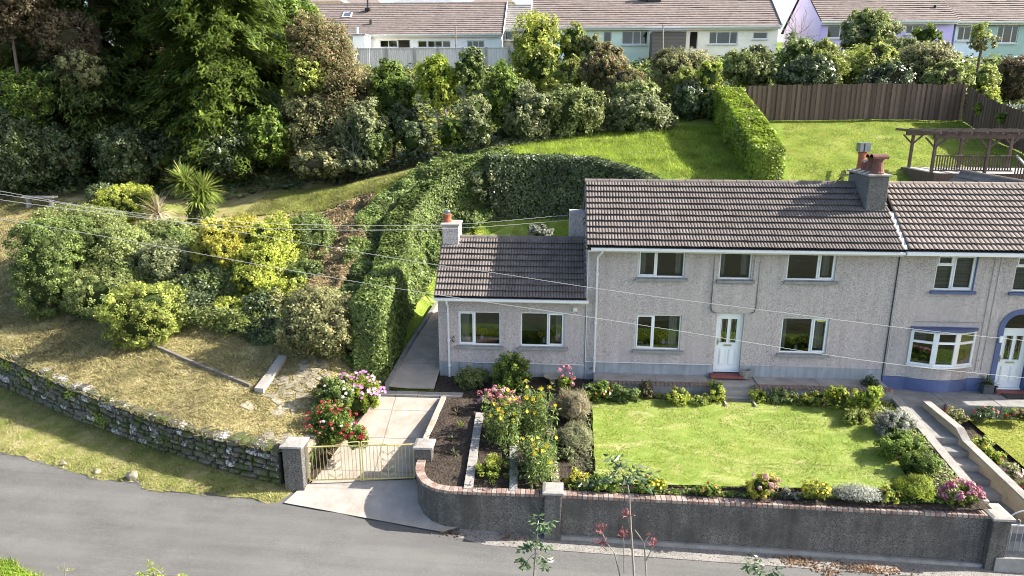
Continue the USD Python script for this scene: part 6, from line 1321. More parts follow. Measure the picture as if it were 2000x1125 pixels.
def conifer(label, bpx, top, rmax, mat, Y, nb=200, dens=13, seed=0, lowest=.08, L=.34):
    r = np.random.default_rng(900 + seed); b = np.array(P(bpx[0], bpx[1], Y)); b[2] = float(hz(b[0], b[1])); H = top - b[2]
    t = thing("conifer", label, "tree", b)
    P_, N_, A_ = [], [], []; limbs = []
    for k in range(nb):
        u = lowest + (1 - lowest) * r.random() ** .9; R = rmax * (1 - u) ** .55 * r.uniform(.62, 1.12) * min(1, .65 + 2.2 * (u - lowest)); az = r.uniform(0, 2 * np.pi)
        h = np.array([math.cos(az), math.sin(az), 0]); o = b + [0, 0, H * u * .97]
        lift = r.uniform(-.12, .35); s = np.linspace(0, 1, 6); pts = o + np.outer(s * R, h) + np.outer(R * (lift * s - .42 * s ** 2.2), [0, 0, 1])
        if k % 5 == 0: limbs.append(tube(pts, [.07, .06, .05, .035, .02, .01], 5))
        m = int(dens * max(R, .6)); q = r.uniform(.30, 1.0, m) ** .8
        p = o + np.outer(q * R, h) + np.outer(R * (lift * q - .42 * q ** 2.2), [0, 0, 1]); lat = np.cross([0, 0, 1.0], h)
        p = p + np.outer(r.normal(0, .16, m) * R * q * .55, lat) + r.normal(0, .05, (m, 3)) - np.outer(np.abs(r.normal(0, .10, m)), [0, 0, 1])
        for j in range(7):
            P_.append(p + r.normal(0, .11, (m, 3))); A_.append(unit(h + np.outer(r.normal(0, .75, m), lat) - [0, 0, .35])); N_.append(np.tile([0, 0, 1.0], (m, 1)) + h * .45)
    p, n_, a_ = np.vstack(P_), np.vstack(N_), np.vstack(A_); ok = p[:, 2] > hz(p[:, 0], p[:, 1]); p, n_, a_ = p[ok], n_[ok], a_[ok]
    m, rn = leaves(p, n_, L, L * .27, r, .1, .35, .15, a_, .15, tri=True); obj("crown", m, M[mat], t, rnd=rn, kind="stuff")
    obj("trunk", tube([b - [0, 0, .3], b + [0, 0, H * .5], b + [0, 0, H * .96]], [.34, .22, .05], 9), M["bark"], t, smooth=True)
    for l in limbs[:24]: obj("limb", l, M["bark"], t, smooth=True)
    return t
def star(c, n, rad, r, k=7):
    """an open flower facing n"""
    n = unit(np.asarray(n, float)); a = unit(np.cross(n, [.3, .1, 1.0])); b = np.cross(n, a); v, f = [np.array(c)], []
    for j in range(k):
        t0 = 2 * np.pi * j / k; d = a * math.cos(t0) + b * math.sin(t0); e = a * math.cos(t0 + .42) + b * math.sin(t0 + .42); g = a * math.cos(t0 - .42) + b * math.sin(t0 - .42)
        i = len(v); v += [c + e * rad * .6 + n * rad * .12, c + d * rad + n * rad * .05, c + g * rad * .6 + n * rad * .12]; f += [(0, i + 2, i + 1), (0, i + 1, i)]
    return np.array(v), np.array(f)
def mop(c, rad, r, k=26):
    """a rounded head of many florets"""
    d = unit(r.normal(size=(k, 3)) + [0, 0, .35]); p = c + d * rad * [1, 1, .75]; (v, f), rn = leaves(p, d, rad * .95, rad * .8, r, 0, .35, -.1); return (v, f), rn
def blooms(t, info, n, mat, rad, kind="star", seed=0, name="flower", where=None, up=.7, out=1.03, amp=0.0):
    r = np.random.default_rng(1300 + seed)
    for i in range(n):
        c, rd = info[r.integers(len(info))]
        d = unit(np.array([r.normal(), -abs(r.normal()) * .9 - .1, abs(r.normal()) * up + .15])); p = c + d * rd * r.uniform(.9, 1.08) * out
        if where is not None: p = np.array(where[i])
        m = mat if isinstance(mat, str) else mat[r.integers(len(mat))]
        if kind == "star": v, f = star(p, d + [0, -.4, .5], rad * r.uniform(.75, 1.2), r); rn = r.random(len(f))
        else: (v, f), rn = mop(p, rad * r.uniform(.75, 1.2), r)
        obj(name, (v, f), M[m], t, rnd=rn)

# ---------------------------------------------------------------- trees and thickets on the hill
conifer("tall bright green conifer with layered drooping boughs left of the reddish tree", (452, 300), 22.5, 5.0, "conifer", 15.4, nb=420, seed=1, dens=12)
conifer("dark green conifer standing in the middle of the left thicket", (225, 320), 22.0, 5.6, "conifer_dark", 17.0, nb=400, seed=2, dens=11)
conifer("yellowish green conifer at the left edge behind the shadowed bushes", (55, 310), 12.6, 5.6, "conifer_yellow", 15.8, nb=300, seed=3, dens=14)
conifer("bright conifer rising between the two largest conifers", (335, 290), 21.0, 4.4, "conifer", 18.5, nb=280, seed=4, dens=14)
conifer("dark conifer behind the yellowish one near the left edge", (110, 290), 20.0, 5.0, "conifer_dark", 21.0, nb=280, seed=5)
conifer("conifer half hidden between the bright conifer and the reddish tree", (560, 280), 14.6, 3.2, "conifer", 19.5, nb=190, seed=6)
def B(x0, y0, x1, y1, mat, Y=None, **k): return dict(box=(x0, y0, x1, y1), mat=mat, Y=Y, **k)
TW = dict(L=.165, W=.095)
plant("oak_tree", "tan-leaved autumn tree in the top left corner", "tree", [B(-80, -70, 110, 95, "brownleaf", 13.5, ry=1.5), B(40, 20, 200, 125, "brownleaf", 14.0, ry=1.2), B(100, 90, 215, 180, "rust", 13.6, ry=.9)], sub=5, inner="inner_brown", floor=False, **TW)
plant("hawthorn_tree", "large reddish hawthorn tree right of the bright conifer", "tree", [B(560, 15, 700, 190, "hawthorn", 15.8, ry=1.9), B(600, 110, 745, 270, "hawthorn", 15.2, ry=1.9), B(540, 170, 700, 330, "rust", 14.4, ry=1.7), B(545, 100, 640, 200, "olive", 14.6, ry=1.2)], sub=6, inner="inner_brown", L=.15, W=.08,
      stems=[((640, 330, 14.0), (640, 150, 14.5), .16), ((640, 330, 14.0), (600, 210, 13.8), .09), ((645, 330, 14.0), (700, 200, 14.2), .08)])
plant("ivy_tree", "ivy-clad tree at the foot of the hawthorn beside the grass path", "tree", [B(660, 185, 760, 335, "greygreen", 13.2), B(700, 230, 770, 320, "ivy", 12.9)], sub=4, **TW)
plant("bush", "mid green bushy tree between the hawthorn and the yellow-green tree", "tree", [B(715, 115, 815, 250, "midgreen", 15.2), B(745, 190, 820, 290, "ivy_dark", 14.6)], sub=4, **TW)
plant("small_tree", "yellow-green small tree with bare forked stems below the panel fence", "tree", [B(800, 105, 905, 195, "brightgreen", 14.6), B(820, 150, 895, 215, "goldgreen", 14.2)], sub=4, L=.17, W=.09,
      stems=[((868, 290, 14.2), (835, 170, 14.4), .07), ((872, 290, 14.2), (862, 160, 14.4), .07), ((876, 290, 14.2), (885, 170, 14.4), .06)], stem_mat="twig_pale")
plant("ivy_tree", "ivy-wrapped leaning tree right of the yellow-green tree", "tree", [B(885, 80, 950, 190, "ivy", 14.4), B(895, 170, 965, 300, "greygreen", 13.9)], sub=4, stems=[((935, 300, 14), (915, 130, 14.4), .08), ((930, 300, 14), (945, 200, 14.2), .05)], stem_mat="twig_pale", **TW)
plant("bush", "leafy green column beside the round evergreen", "tree", [B(945, 105, 1015, 260, "midgreen", 15.4)], sub=5, **TW)
plant("evergreen_tree", "round clipped evergreen tree between the white and green bungalows", "tree", [B(1003, 34, 1090, 160, "goldgreen", 29), B(1020, 90, 1090, 165, "olive", 28)], amp=.12, sq=3.0, dens=3.4, L=.24, W=.14)
plant("evergreen_tree", "dark upright tree in front of the mint green bungalow", "tree", [B(1094, 38, 1150, 130, "olive", 29.5), B(1120, 62, 1188, 132, "rust", 29)], sub=4, L=.24, W=.12)
plant("hawthorn_tree", "hawthorn with reddish berries below the mint green bungalow", "tree", [B(1130, 88, 1235, 190, "hawthorn", 22), B(1175, 130, 1275, 210, "hawthorn", 20.5), B(1080, 110, 1170, 190, "olive", 24)], sub=5, inner="inner_brown", L=.2, W=.10)
plant("privet_bush", "large grey-green privet thicket above the ivy hedge", "shrub", [B(975, 165, 1090, 300, "greygreen", 15.0, ry=1.4), B(1040, 165, 1190, 285, "privet", 15.6, ry=1.6)], sub=7, **TW)
plant("privet_bush", "silvery green bush overhanging the top of the sunny field", "shrub", [B(1165, 180, 1330, 275, "greygreen", 16.5), B(1190, 150, 1290, 230, "privet", 17.5)], sub=7, **TW)
plant("bush", "brown tangled bush below the wooden shed", "shrub", [B(1262, 92, 1400, 185, "rust", 25), B(1300, 128, 1385, 200, "olive", 21)], sub=6, inner="inner_brown", L=.2, W=.09)
plant("ivy_tree", "tall bright ivy column behind the end of the laurel hedge", "tree", [B(1362, 110, 1415, 190, "brightgreen", 18.3), B(1360, 165, 1420, 250, "ivy", 17.9)], sub=5, L=.2, W=.12)
plant("bush", "dark shadowed bush at the top of the laurel hedge", "shrub", [B(1310, 150, 1385, 245, "ivy_dark", 18)], sub=4, **TW)
plant("bush", "grey-brown bush above the left end of the brown fence", "shrub", [B(1405, 95, 1525, 180, "privet", 20), B(1440, 84, 1510, 130, "greygreen", 24)], sub=6, inner="inner_brown", **TW)
plant("ivy_tree", "ivy-laden leafy tree above the middle of the brown fence", "tree", [B(1505, 62, 1600, 180, "ivy", 20.5), B(1555, 80, 1660, 185, "olive", 20), B(1520, 110, 1640, 200, "ivy_dark", 18.6)], sub=6, **TW)
plant("bush", "rounded grey-green tree in front of the lilac bungalow", "tree", [B(1650, 18, 1757, 108, "privet", 30), B(1640, 50, 1700, 110, "greygreen", 29.5)], sub=6, L=.24, W=.11)
plant("evergreen_tree", "low domed dark evergreen under the lilac bungalow window", "tree", [B(1783, 50, 1838, 90, "midgreen", 30)], amp=.12, L=.2, W=.09)
plant("bush", "broad mixed thicket above the right half of the brown fence", "shrub", [B(1625, 85, 1760, 185, "olive", 21), B(1730, 78, 1880, 180, "rust", 21.5), B(1660, 120, 1800, 205, "ivy_dark", 18.8), B(1790, 120, 1900, 205, "privet", 19), B(1700, 70, 1800, 130, "privet", 25)], sub=7, inner="inner_brown", **TW)
plant("bush", "yellow-green bush over the corner of the two brown fences", "shrub", [B(1878, 125, 1955, 215, "olive", 19.5), B(1890, 170, 1950, 225, "goldgreen", 17.8)], sub=5, **TW)
plant("bush", "bright leafy growth hanging over the brown side fence", "shrub", [B(1905, 190, 1965, 235, "brightgreen", 15.5, ry=.6), B(1945, 210, 2000, 250, "midgreen", 13.5, ry=.5)], sub=4, L=.15, W=.09)
plant("bush", "bare brown twiggy bush at the right edge below the sea green house", "shrub", [B(1935, 105, 2060, 205, "brownleaf", 21, dens=1.2)], sub=5, inner="inner_brown", L=.2, W=.06)
plant("small_tree", "slim tree in front of the sea green bungalow", "tree", [B(1898, 38, 1950, 80, "olive", 29, dens=1.3), B(1890, 60, 1955, 100, "rust", 29, dens=1.3)], sub=3, L=.2, W=.1, shrink=0)
def twigs(name, label, base, n, size, mat, seed, cat_="tree", r0=.03, levels=3):
    r = np.random.default_rng(1500 + seed); t = thing(name, label, cat_, base); segs = []
    def grow(p, d, l, rr, lv):
        q = p + d * l; m = (p + q) / 2 + r.normal(0, .06 * l, 3); segs.append(tube([p, m, q], [rr, rr * .8, rr * .6], 5, False))
        if lv:
            for _ in range(r.integers(2, 4)): grow(p + (q - p) * r.uniform(.5, 1), unit(d + r.normal(0, .45, 3) + [0, 0, .1]), l * r.uniform(.5, .8), rr * .55, lv - 1)
    for _ in range(n): grow(np.array(base, float), unit(np.array([r.normal(0, .35), r.normal(0, .35), 1])), size * r.uniform(.35, .5), r0, levels)
    obj("branches", cat(segs), M[mat], t, kind="stuff"); return t
twigs("bare_tree", "leafless pale twiggy tree against the lilac gable", P(1560, 105, 27), 5, 3.6, "twig_pale", 1)
twigs("bare_tree", "dead pale branches poking out of the thicket beside the ivy tree", P(690, 330, 12.6), 4, 3.0, "twig_pale", 2)
twigs("dead_branches", "pile of dead grey branches in the shade beside the stone bench", G(190, 345), 4, 1.6, "twig_pale", 3, "branches", .02)
plant("tree_mass", "dark evergreen trees massed behind the conifers at upper left", "tree", [B(-80, -60, 230, 210, "ivy_dark", 26, ry=3), B(180, -80, 470, 170, "conifer_dark", 27, ry=3), B(430, -40, 640, 210, "midgreen", 23, ry=2.5), B(-60, 90, 160, 280, "conifer_dark", 19.5, ry=2)], sub=7, L=.26, W=.12)
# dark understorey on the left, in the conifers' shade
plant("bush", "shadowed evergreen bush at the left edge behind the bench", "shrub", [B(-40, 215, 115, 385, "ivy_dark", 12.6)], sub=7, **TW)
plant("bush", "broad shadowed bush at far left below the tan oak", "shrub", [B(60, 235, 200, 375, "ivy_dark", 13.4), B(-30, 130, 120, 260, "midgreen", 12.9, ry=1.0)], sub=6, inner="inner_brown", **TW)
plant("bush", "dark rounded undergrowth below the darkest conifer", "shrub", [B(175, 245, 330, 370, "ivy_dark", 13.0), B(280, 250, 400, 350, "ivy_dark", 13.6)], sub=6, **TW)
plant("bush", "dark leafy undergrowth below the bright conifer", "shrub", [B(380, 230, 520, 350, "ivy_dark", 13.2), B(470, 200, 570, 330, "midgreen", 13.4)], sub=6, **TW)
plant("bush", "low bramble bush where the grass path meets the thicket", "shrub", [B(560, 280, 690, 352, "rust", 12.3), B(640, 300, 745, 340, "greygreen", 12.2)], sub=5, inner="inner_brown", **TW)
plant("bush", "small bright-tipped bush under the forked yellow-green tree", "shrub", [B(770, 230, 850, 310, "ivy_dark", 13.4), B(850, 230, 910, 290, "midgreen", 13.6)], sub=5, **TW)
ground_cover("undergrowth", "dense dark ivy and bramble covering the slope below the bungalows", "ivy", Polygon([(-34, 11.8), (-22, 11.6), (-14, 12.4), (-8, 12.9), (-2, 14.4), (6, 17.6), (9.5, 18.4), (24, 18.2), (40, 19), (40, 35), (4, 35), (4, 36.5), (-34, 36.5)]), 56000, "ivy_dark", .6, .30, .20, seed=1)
ground_cover("undergrowth_leaves", "mixed olive leaves growing through the ivy slope below the bungalows", "ivy", Polygon([(-34, 14.5), (-8, 13.6), (-2, 14.8), (6, 18), (24, 18.6), (40, 19), (40, 35), (4, 35), (4, 36), (-34, 36)]), 34000, "olive", .7, .28, .16, seed=2)

# ---------------------------------------------------------------- hedges round the house
hl0, hl1 = P(1497, 352, 8.9), P(1420, 205, 17.3)
zf0, zf1 = float(hz(hl0[0], hl0[1])), float(hz(hl1[0], hl1[1]))
hedge("laurel_hedge", "bright glossy laurel hedge dividing the sunny field from the neighbour's lawn", [(hl0[0], hl0[1], zf0 - .1, zf0 + 1.45, .68), ((hl0[0] + hl1[0]) / 2, 13, (zf0 + zf1) / 2 - .1, (zf0 + zf1) / 2 + 1.75, .75), (hl1[0], hl1[1], zf1 - .1, zf1 + 1.8, .72)], 26000, "laurel", L=.15, W=.09, seed=1)
ivl = [P(955, 430, 9.4), P(1050, 430, 9.9), P(1150, 425, 9.8), P(1235, 420, 8.9), P(1300, 420, 8.0)]
tops = (300, 300, 304, 328, 356)
hedge("ivy_hedge", "tall dark clipped ivy hedge curving behind the house", [(p[0], p[1], p[2] - .3, P(px, ty, p[1] + .4)[2], .55) for p, px, ty in zip(ivl, (955, 1050, 1150, 1235, 1300), tops)], 26000, "ivy_dark", L=.12, W=.09, seed=2)
plant("ivy_curtain", "pale ivy curtain hanging over the bank behind the chimney", "climber", [B(880, 300, 960, 400, "ivy", 9.6, ry=.7), B(905, 325, 985, 395, "greygreen", 9.2, ry=.6)], sub=3, L=.115, W=.08, amp=.16, shell=.16, clump=.08, dens=3.0)
hedge("ivy_hedge", "sunlit ivy hedge curving from the side path up behind the extension chimney", [(-6.35, -.9, -.6, 2.55, .55), (-6.3, .8, -.3, 2.9, .60), (-6.35, 2.5, .2, 3.1, .60), (-6.6, 4.2, .8, 3.6, .60), (-6.75, 5.8, 1.4, 4.3, .60), (-6.3, 7.4, 2.0, 5.05, .60), (-5.3, 8.8, 2.8, 5.9, .60), (-3.9, 9.8, 3.2, 6.55, .60), (-2.5, 10.2, 3.3, 6.75, .55)], 46000, "ivy", L=.10, W=.072, lump=.17, seed=5, up=.3)
ground_cover("ivy_bank", "sunlit ivy sheet covering the curved bank around the back yard", "ivy", Polygon([(-7.6, -.8), (-8.3, 3), (-8.6, 6.4), (-7.9, 8.6), (-5.6, 10.9), (-2.3, 11.5), (-1.6, 10.2), (-4.3, 8.0), (-5.3, 6.2), (-5.75, 4.0), (-5.9, .0), (-6.3, -1.0)]), 52000, "ivy", .45, .115, .08, seed=3)
def fern(label, px, py, f=hz, n=12, L=.55, mat="ivy", name="fern", cat_="fern", W=.10):
    c = G(px, py, f); r = np.random.default_rng(int(px * 7 + py)); t = thing(name, label, cat_, c, None)
    m, rn = straps(c + [0, 0, .03], n, L, W, r, .2, 1.2, 1.2); obj("fronds", m, M[mat], t, rnd=rn, kind="stuff"); return t
fern("arching fern beside the kerb of the side path", 775, 672); fern("fern clump below the clipped hedge end", 742, 690, mat="midgreen"); fern("small fern between the hedge and the pink flowers", 720, 706, L=.4, mat="brightgreen")
fern("sunlit grassy tuft beside the extension wall in the back yard", 832, 575, n=30, L=.8, mat="brightgreen", name="grass_clump", cat_="grass clump", W=.05)
fern("green strappy clump on the bank right of the extension chimney", 925, 452, n=46, L=.75, mat="brightgreen", name="grass_clump", cat_="grass clump", W=.05)
plant("variegated_shrub", "pale variegated shrub behind the ridge of the extension", "shrub", [B(1026, 436, 1082, 466, "silver", 7.3, ry=.5)], sub=4, floor=False, L=.13, W=.08)

# ---------------------------------------------------------------- shrub mound on the bank
SM = dict(L=.085, W=.055, shell=.22)
CS = dict(L=.075, W=.05, shell=.16, dens=3.0, clump=.075, amp=.14)
plant("clipped_shrub", "large clipped green shrub at the left end of the mound", "shrub", [B(42, 428, 150, 618, "ivy", sq=3.6), B(100, 425, 212, 625, "ivy", 3.9, ry=1.1, sq=3.6), B(75, 406, 240, 500, "privet", 5.0, ry=1.5, sq=3.2)], **CS)
plant("privet_bush", "greyish sprawling bush in the middle of the mound", "shrub", [B(190, 430, 310, 600, "privet", 3.6, ry=1.5), B(260, 455, 395, 590, "greygreen", 3.4, ry=1.3), B(300, 440, 390, 530, "ivy", 4.8, ry=1.1), B(150, 500, 290, 600, "ivy", 2.6, ry=1.0)], sub=5, **{**CS, "amp": .22})
plant("clipped_shrub", "flat-topped yellow-green shrub behind the mound near the palm", "shrub", [B(195, 364, 300, 430, "goldgreen", 8.3, ry=1.0, sq=3.4), B(180, 362, 230, 425, "ivy_dark", 8.6, ry=.7, sq=3)], **CS)
plant("golden_shrub", "bright golden shrub left of the rounded green one", "shrub", [B(378, 430, 490, 535, "golden", 3.8, ry=1.1), B(420, 415, 530, 500, "golden", 4.6, ry=1.1)], sub=7, spread=.62, **SM)
plant("golden_shrub", "gold and green shrub with rusty lower branches", "shrub", [B(488, 412, 602, 530, "goldgreen", 4.2, ry=1.2), B(440, 480, 575, 590, "goldgreen", 2.7, ry=1.2), B(410, 460, 500, 545, "golden", 3.2, ry=1.0), B(500, 535, 605, 625, "goldgreen", 1.8, ry=.9), B(510, 560, 590, 640, "rust", 1.5, ry=.8)], sub=7, spread=.62, **SM)
plant("rounded_shrub", "rounded deep green shrub at the right of the golden shrubs", "shrub", [B(558, 420, 657, 548, "ivy", 5.0, ry=1.2, sq=2.6)], **CS)
plant("privet_bush", "low grey privet left of the clipped yellow dome", "shrub", [B(136, 530, 262, 618, "privet", sq=3.0)], **{**CS, "amp": .2})
plant("clipped_shrub", "clipped yellow-olive dome at the front of the mound", "shrub", [B(216, 556, 352, 670, "olive", sq=3.2)], **CS)
plant("bush", "dark leafy growth between the olive dome and the gold-tipped bush", "shrub", [B(325, 540, 470, 675, "ivy_dark", 1.7, ry=1.1), B(360, 500, 490, 600, "ivy_dark", 2.8, ry=1.1)], sub=6, **SM)
plant("bush", "gold-tipped bush in front of the rusty branches", "shrub", [B(400, 580, 525, 688, "olive", 1.2, ry=.9), B(405, 575, 520, 630, "goldgreen", 1.3, ry=.7)], sub=6, **SM)
plant("bush", "large brown and olive bush above the stone path", "shrub", [B(540, 558, 715, 705, "rust", ry=1.5, sq=2.6), B(560, 552, 690, 630, "hawthorn", 1.9, ry=1.2), B(465, 610, 600, 708, "ivy_dark", .5, ry=.8), B(640, 560, 725, 690, "olive", .9, ry=.9)], sub=7, inner="inner_brown", **SM)
plant("bush", "mixed green fill of the mound between the clipped shrubs", "shrub", [B(150, 470, 300, 600, "privet", 2.9, ry=1.3), B(250, 420, 380, 520, "privet", 5.6, ry=1.2), B(340, 520, 470, 620, "ivy", 2.2, ry=1.0), B(470, 560, 580, 670, "ivy_dark", 1.4, ry=1.0), B(560, 500, 640, 590, "ivy", 3.0, ry=.9)], sub=6, **SM)
ground_cover("mound_leaves", "olive and golden leaves scattered through the shrub mound", "ivy", Polygon([(-19, 1.5), (-16.5, .8), (-12, .5), (-9.2, -.4), (-9.4, 1.5), (-10.4, 5), (-12, 6.6), (-16, 7.6), (-19.5, 6)]), 22000, "olive", .75, .10, .06, seed=14)
ground_cover("mound_ivy", "ivy and low leaves knitting the shrub mound together", "ivy", Polygon([(-19, 1.5), (-16.5, .6), (-12, .3), (-9.2, -.6), (-9.2, 1.5), (-10.4, 5), (-12, 6.8), (-16, 7.8), (-19.5, 6)]), 46000, "privet", .8, .10, .065, seed=4)
ground_cover("bracken", "dead rust-brown bracken on the slope beside the rounded shrub", "bracken", Polygon([(-11.6, 8.2), (-8.4, 8.4), (-8.0, 5.5), (-7.9, 3.2), (-8.2, 1.2), (-9.6, 1.6), (-10.6, 4.5)]), 26000, "bracken", .38, .16, .04, seed=5)
ground_cover("bramble", "pale dry bramble strip beside the mown grass path", "bramble", Polygon([(-13, 8.2), (-9.5, 9.0), (-8.3, 8.6), (-8.6, 7.2), (-11.5, 6.6)]), 6000, "brownleaf", .35, .16, .07, seed=6)
ground_cover("ground_ivy", "trailing ivy along the upper edge of the sunny field", "ivy", Polygon([(-7, 13), (-3, 13.2), (1, 15.2), (6.0, 16.4), (5.2, 17.4), (0, 16.4), (-4, 14.4), (-7, 14)]), 7000, "greygreen", .30, .15, .10, seed=7)
cb = G(392, 440); t = thing("cordyline", "cabbage palm with two spiky heads and an ivy-covered trunk", "palm", cb)
r_ = np.random.default_rng(77); yy = cb[1]
for i, (px, py, n) in enumerate(((362, 358, 120), (398, 372, 130), (385, 392, 70))):
    c = P(px, py, yy + (0, -.3, -.5)[i]); m, rn = straps(c, n * 2, 1.12, .08, r_, -.55, 1.45, .75, 4); obj("spiky_head", m, M["palm"], t, rnd=rn, kind="stuff")
    obj("trunk", tube([cb + [0, 0, -.2], (cb + c) / 2 + r_.normal(0, .06, 3), c], [.16, .13, .10], 8), M["bark"], t, smooth=True)
p, n_ = crown_pts(P(392, 425, yy - .1), np.array([.55, .5, .95]), 2600, r_, .3, 2.2, .10); m, rn = leaves(p, n_, .12, .08, r_); obj("trunk_ivy", m, M["ivy"], t, rnd=rn, kind="stuff")
pb = G(308, 470); t = thing("phormium", "dry tan strappy clump beside the cabbage palm", "plant", pb); c = P(308, 432, pb[1])
for m_, n, q in (("tan", 90, 0), ("bracken", 60, -.3)):
    m, rn = straps(P(308, 440 - 20 * (q == 0), pb[1] + q), n, 1.15 if q == 0 else .7, .085, r_, .3 if q == 0 else -.6, 1.5, 1.5, 5); obj("dry_leaves", m, M[m_], t, rnd=rn, kind="stuff")
for i, (lab, px, py) in enumerate((("tuft of bright fern growing high in the stone wall", 108, 744), ("fern growing in the stone wall under its highest part", 60, 730), ("fern rooted low in the middle of the stone wall", 203, 820), ("moss and fern patch near the middle of the stone wall", 322, 862), ("small fern on the stone wall near its left end", 20, 712), ("fern hanging from the top of the stone wall", 150, 770))):
    wl_s = [frame_at(wl, s) for s in np.linspace(.5, total - .5, 200)]; best = min(wl_s, key=lambda q: abs(1000 + FPX * np.dot(np.array([q[0][0], q[0][1], (q[0][2] + q[0][3]) / 2]) - CAM, RIGHT) / np.dot(np.array([q[0][0], q[0][1], (q[0][2] + q[0][3]) / 2]) - CAM, FWD) - px))
    y = best[0][1] + best[2][1] * .06; c = P(px, py, y); t = thing("wall_fern", lab, "fern", c); r = np.random.default_rng(60 + i)
    m, rn = leaves(c + r.normal(size=(110, 3)) * [.22, .03, .14] + [0, -.06, 0], np.tile([best[2][0], best[2][1], .3], (110, 1)), .11, .05, r, .2, .5); obj("fronds", m, M["brightgreen" if i != 3 else "ivy"], t, rnd=rn, kind="stuff")

# ---------------------------------------------------------------- grass
r = np.random.default_rng(91)
bank = Polygon([(-30, 4.6), (-26, 2.3), (-20, -.7), (-16.2, -2.5), (-12.6, -3.95), (-10.2, -4.7), (-8, -5.2), (-7.3, -3.5), (-6.9, -1.9), (-8.6, .4), (-12, .8), (-17.5, 1.5), (-20.5, 6), (-24, 11), (-29, 12)])
m, rn = blades(scatter(bank, 80000, r, hz), .10, .014, r, 1.1); obj("mown_bank_grass", m, M["straw"], None, label="dry mown grass and cuttings lying over the bank", cat="grass", kind="stuff", rnd=rn)
path = Polygon([(-14, 9.2), (-8.4, 8.6), (-5.4, 11), (0, 11.6), (3, 9.6), (9.5, 8.8), (9.0, 16.2), (5.6, 16.8), (0, 15.2), (-6, 13), (-14, 12.4)])
m, rn = blades(scatter(path, 48000, r, hz), .13, .013, r, .6); obj("field_grass", m, M["grass"], None, label="rough green grass of the sloping field and path", cat="grass", kind="stuff", rnd=rn)
m, rn = blades(scatter(verge_poly.buffer(.02), 60000, r, lambda x, y: lz(x, y) + .03), .085, .013, r, 1.0); obj("verge_grass", m, M["straw"], None, label="dry cut grass on the roadside verge below the stone wall", cat="grass", kind="stuff", rnd=rn)
m, rn = blades(scatter(verge_poly.buffer(.0), 16000, r, lambda x, y: lz(x, y) + .03), .08, .010, r, .7); obj("verge_green_grass", m, M["grass"], None, label="green grass blades mixed through the roadside verge", cat="grass", kind="stuff", rnd=rn)
m, rn = blades(scatter(low_poly.buffer(.05).intersection(sbox(-18, -14, 8, -8)), 42000, r, lambda x, y: lz(x, y) + .02), .16, .014, r, .5); obj("lower_verge_grass", m, M["grass"], None, label="bright grass on the near side of the road at bottom left", cat="grass", kind="stuff", rnd=rn)
ng = [P(*q) for q in ((1525, 236, 17), (1876, 236, 17))]; ngp = Polygon([(10.2, 8.6), tuple(ng[0][:2]), tuple(ng[1][:2]), (22.8, 9), (20, 8)])
m, rn = blades(scatter(ngp, 40000, r, hz), .06, .012, r, .5); obj("upper_lawn_grass", m, M["lawnblade"], None, label="mown sunlit grass of the neighbour's upper lawn", cat="grass", kind="stuff", rnd=rn)
m, rn = blades(scatter(lp.buffer(-.02), 42000, r, lambda x, y: soil_z(x, y) + .10), .035, .008, r, .6); obj("lawn_grass", m, M["lawnblade"], None, label="short grass blades of the front lawn", cat="grass", kind="stuff", rnd=rn)
rim = lp.exterior.buffer(.035); m, rn = blades(scatter(rim, 9000, r, lambda x, y: soil_z(x, y) + .07), .06, .009, r, .8); obj("lawn_fringe", m, M["lawnblade"], None, label="overhanging fringe of grass round the front lawn", cat="grass", kind="stuff", rnd=rn)

gp_ = Polygon([(-15, 9.0), (-8.6, 8.8), (-5.6, 10.9), (-5.6, 12.2), (-9, 12.6), (-15, 12.4)])
m, rn = blades(scatter(gp_, 26000, r, hz), .13, .014, r, .9); obj("path_dry_grass", m, M["straw"], None, label="dry tussocky grass on the path above the shrub mound", cat="grass", kind="stuff", rnd=rn)
m, rn = blades(scatter(gp_, 14000, r, hz), .12, .014, r, .7); obj("path_green_grass", m, M["grass"], None, label="green grass tufts on the path above the shrub mound", cat="grass", kind="stuff", rnd=rn)
nlp = Polygon([(q[0], q[1]) for q in nl]).intersection(sbox(11, -7, 20, 0)); m, rn = blades(scatter(nlp, 24000, r, lambda x, y: nsoil_z(x, y) + .09), .04, .009, r, .6); obj("neighbour_lawn_grass", m, M["lawnblade"], None, label="short grass blades of the neighbour's front lawn at right edge", cat="grass", kind="stuff", rnd=rn)

# ---------------------------------------------------------------- front garden plants
GP = dict(f=soil_z, L=.085, W=.045, dens=2.0, shrink=.7)
dz = lambda x, y: drive_z(x, y) + .1
t, i = plant("rose_bush", "rose bush with red flowers just inside the yellow gate", "shrub", [B(600, 775, 700, 880, "midgreen", f=dz), ], **{**GP, "f": dz}, sub=6, spread=.62); blooms(t, i, 46, ("fl_red", "fl_red", "fl_red", "fl_red", "fl_pink", "fl_whitish"), .043, "mop", 1, up=.9)
t, i = plant("flowering_shrub", "pink cosmos-like flowering shrub at the corner of the side path", "shrub", [B(645, 722, 752, 815, "brightgreen", -2.2, ry=.55)], **{**GP, "f": dz}, sub=6, spread=.66); blooms(t, i, 105, ("fl_magenta", "fl_magenta", "fl_magenta", "fl_whitish"), .06, "star", 2, up=1.0)
t, i = plant("rose_bush", "leafy rose bush with few blooms between the red and pink ones", "shrub", [B(605, 735, 700, 810, "ivy", -2.7, ry=.5)], **{**GP, "f": dz}, sub=5); blooms(t, i, 6, "fl_whitish", .05, "mop", 3)
t, i = plant("rose_bush", "small rose bush with crimson blooms behind the left gate leaf", "shrub", [B(655, 825, 722, 878, "midgreen", -4.15, ry=.32)], **{**GP, "f": dz}, sub=4); blooms(t, i, 12, "fl_red", .05, "mop", 4)
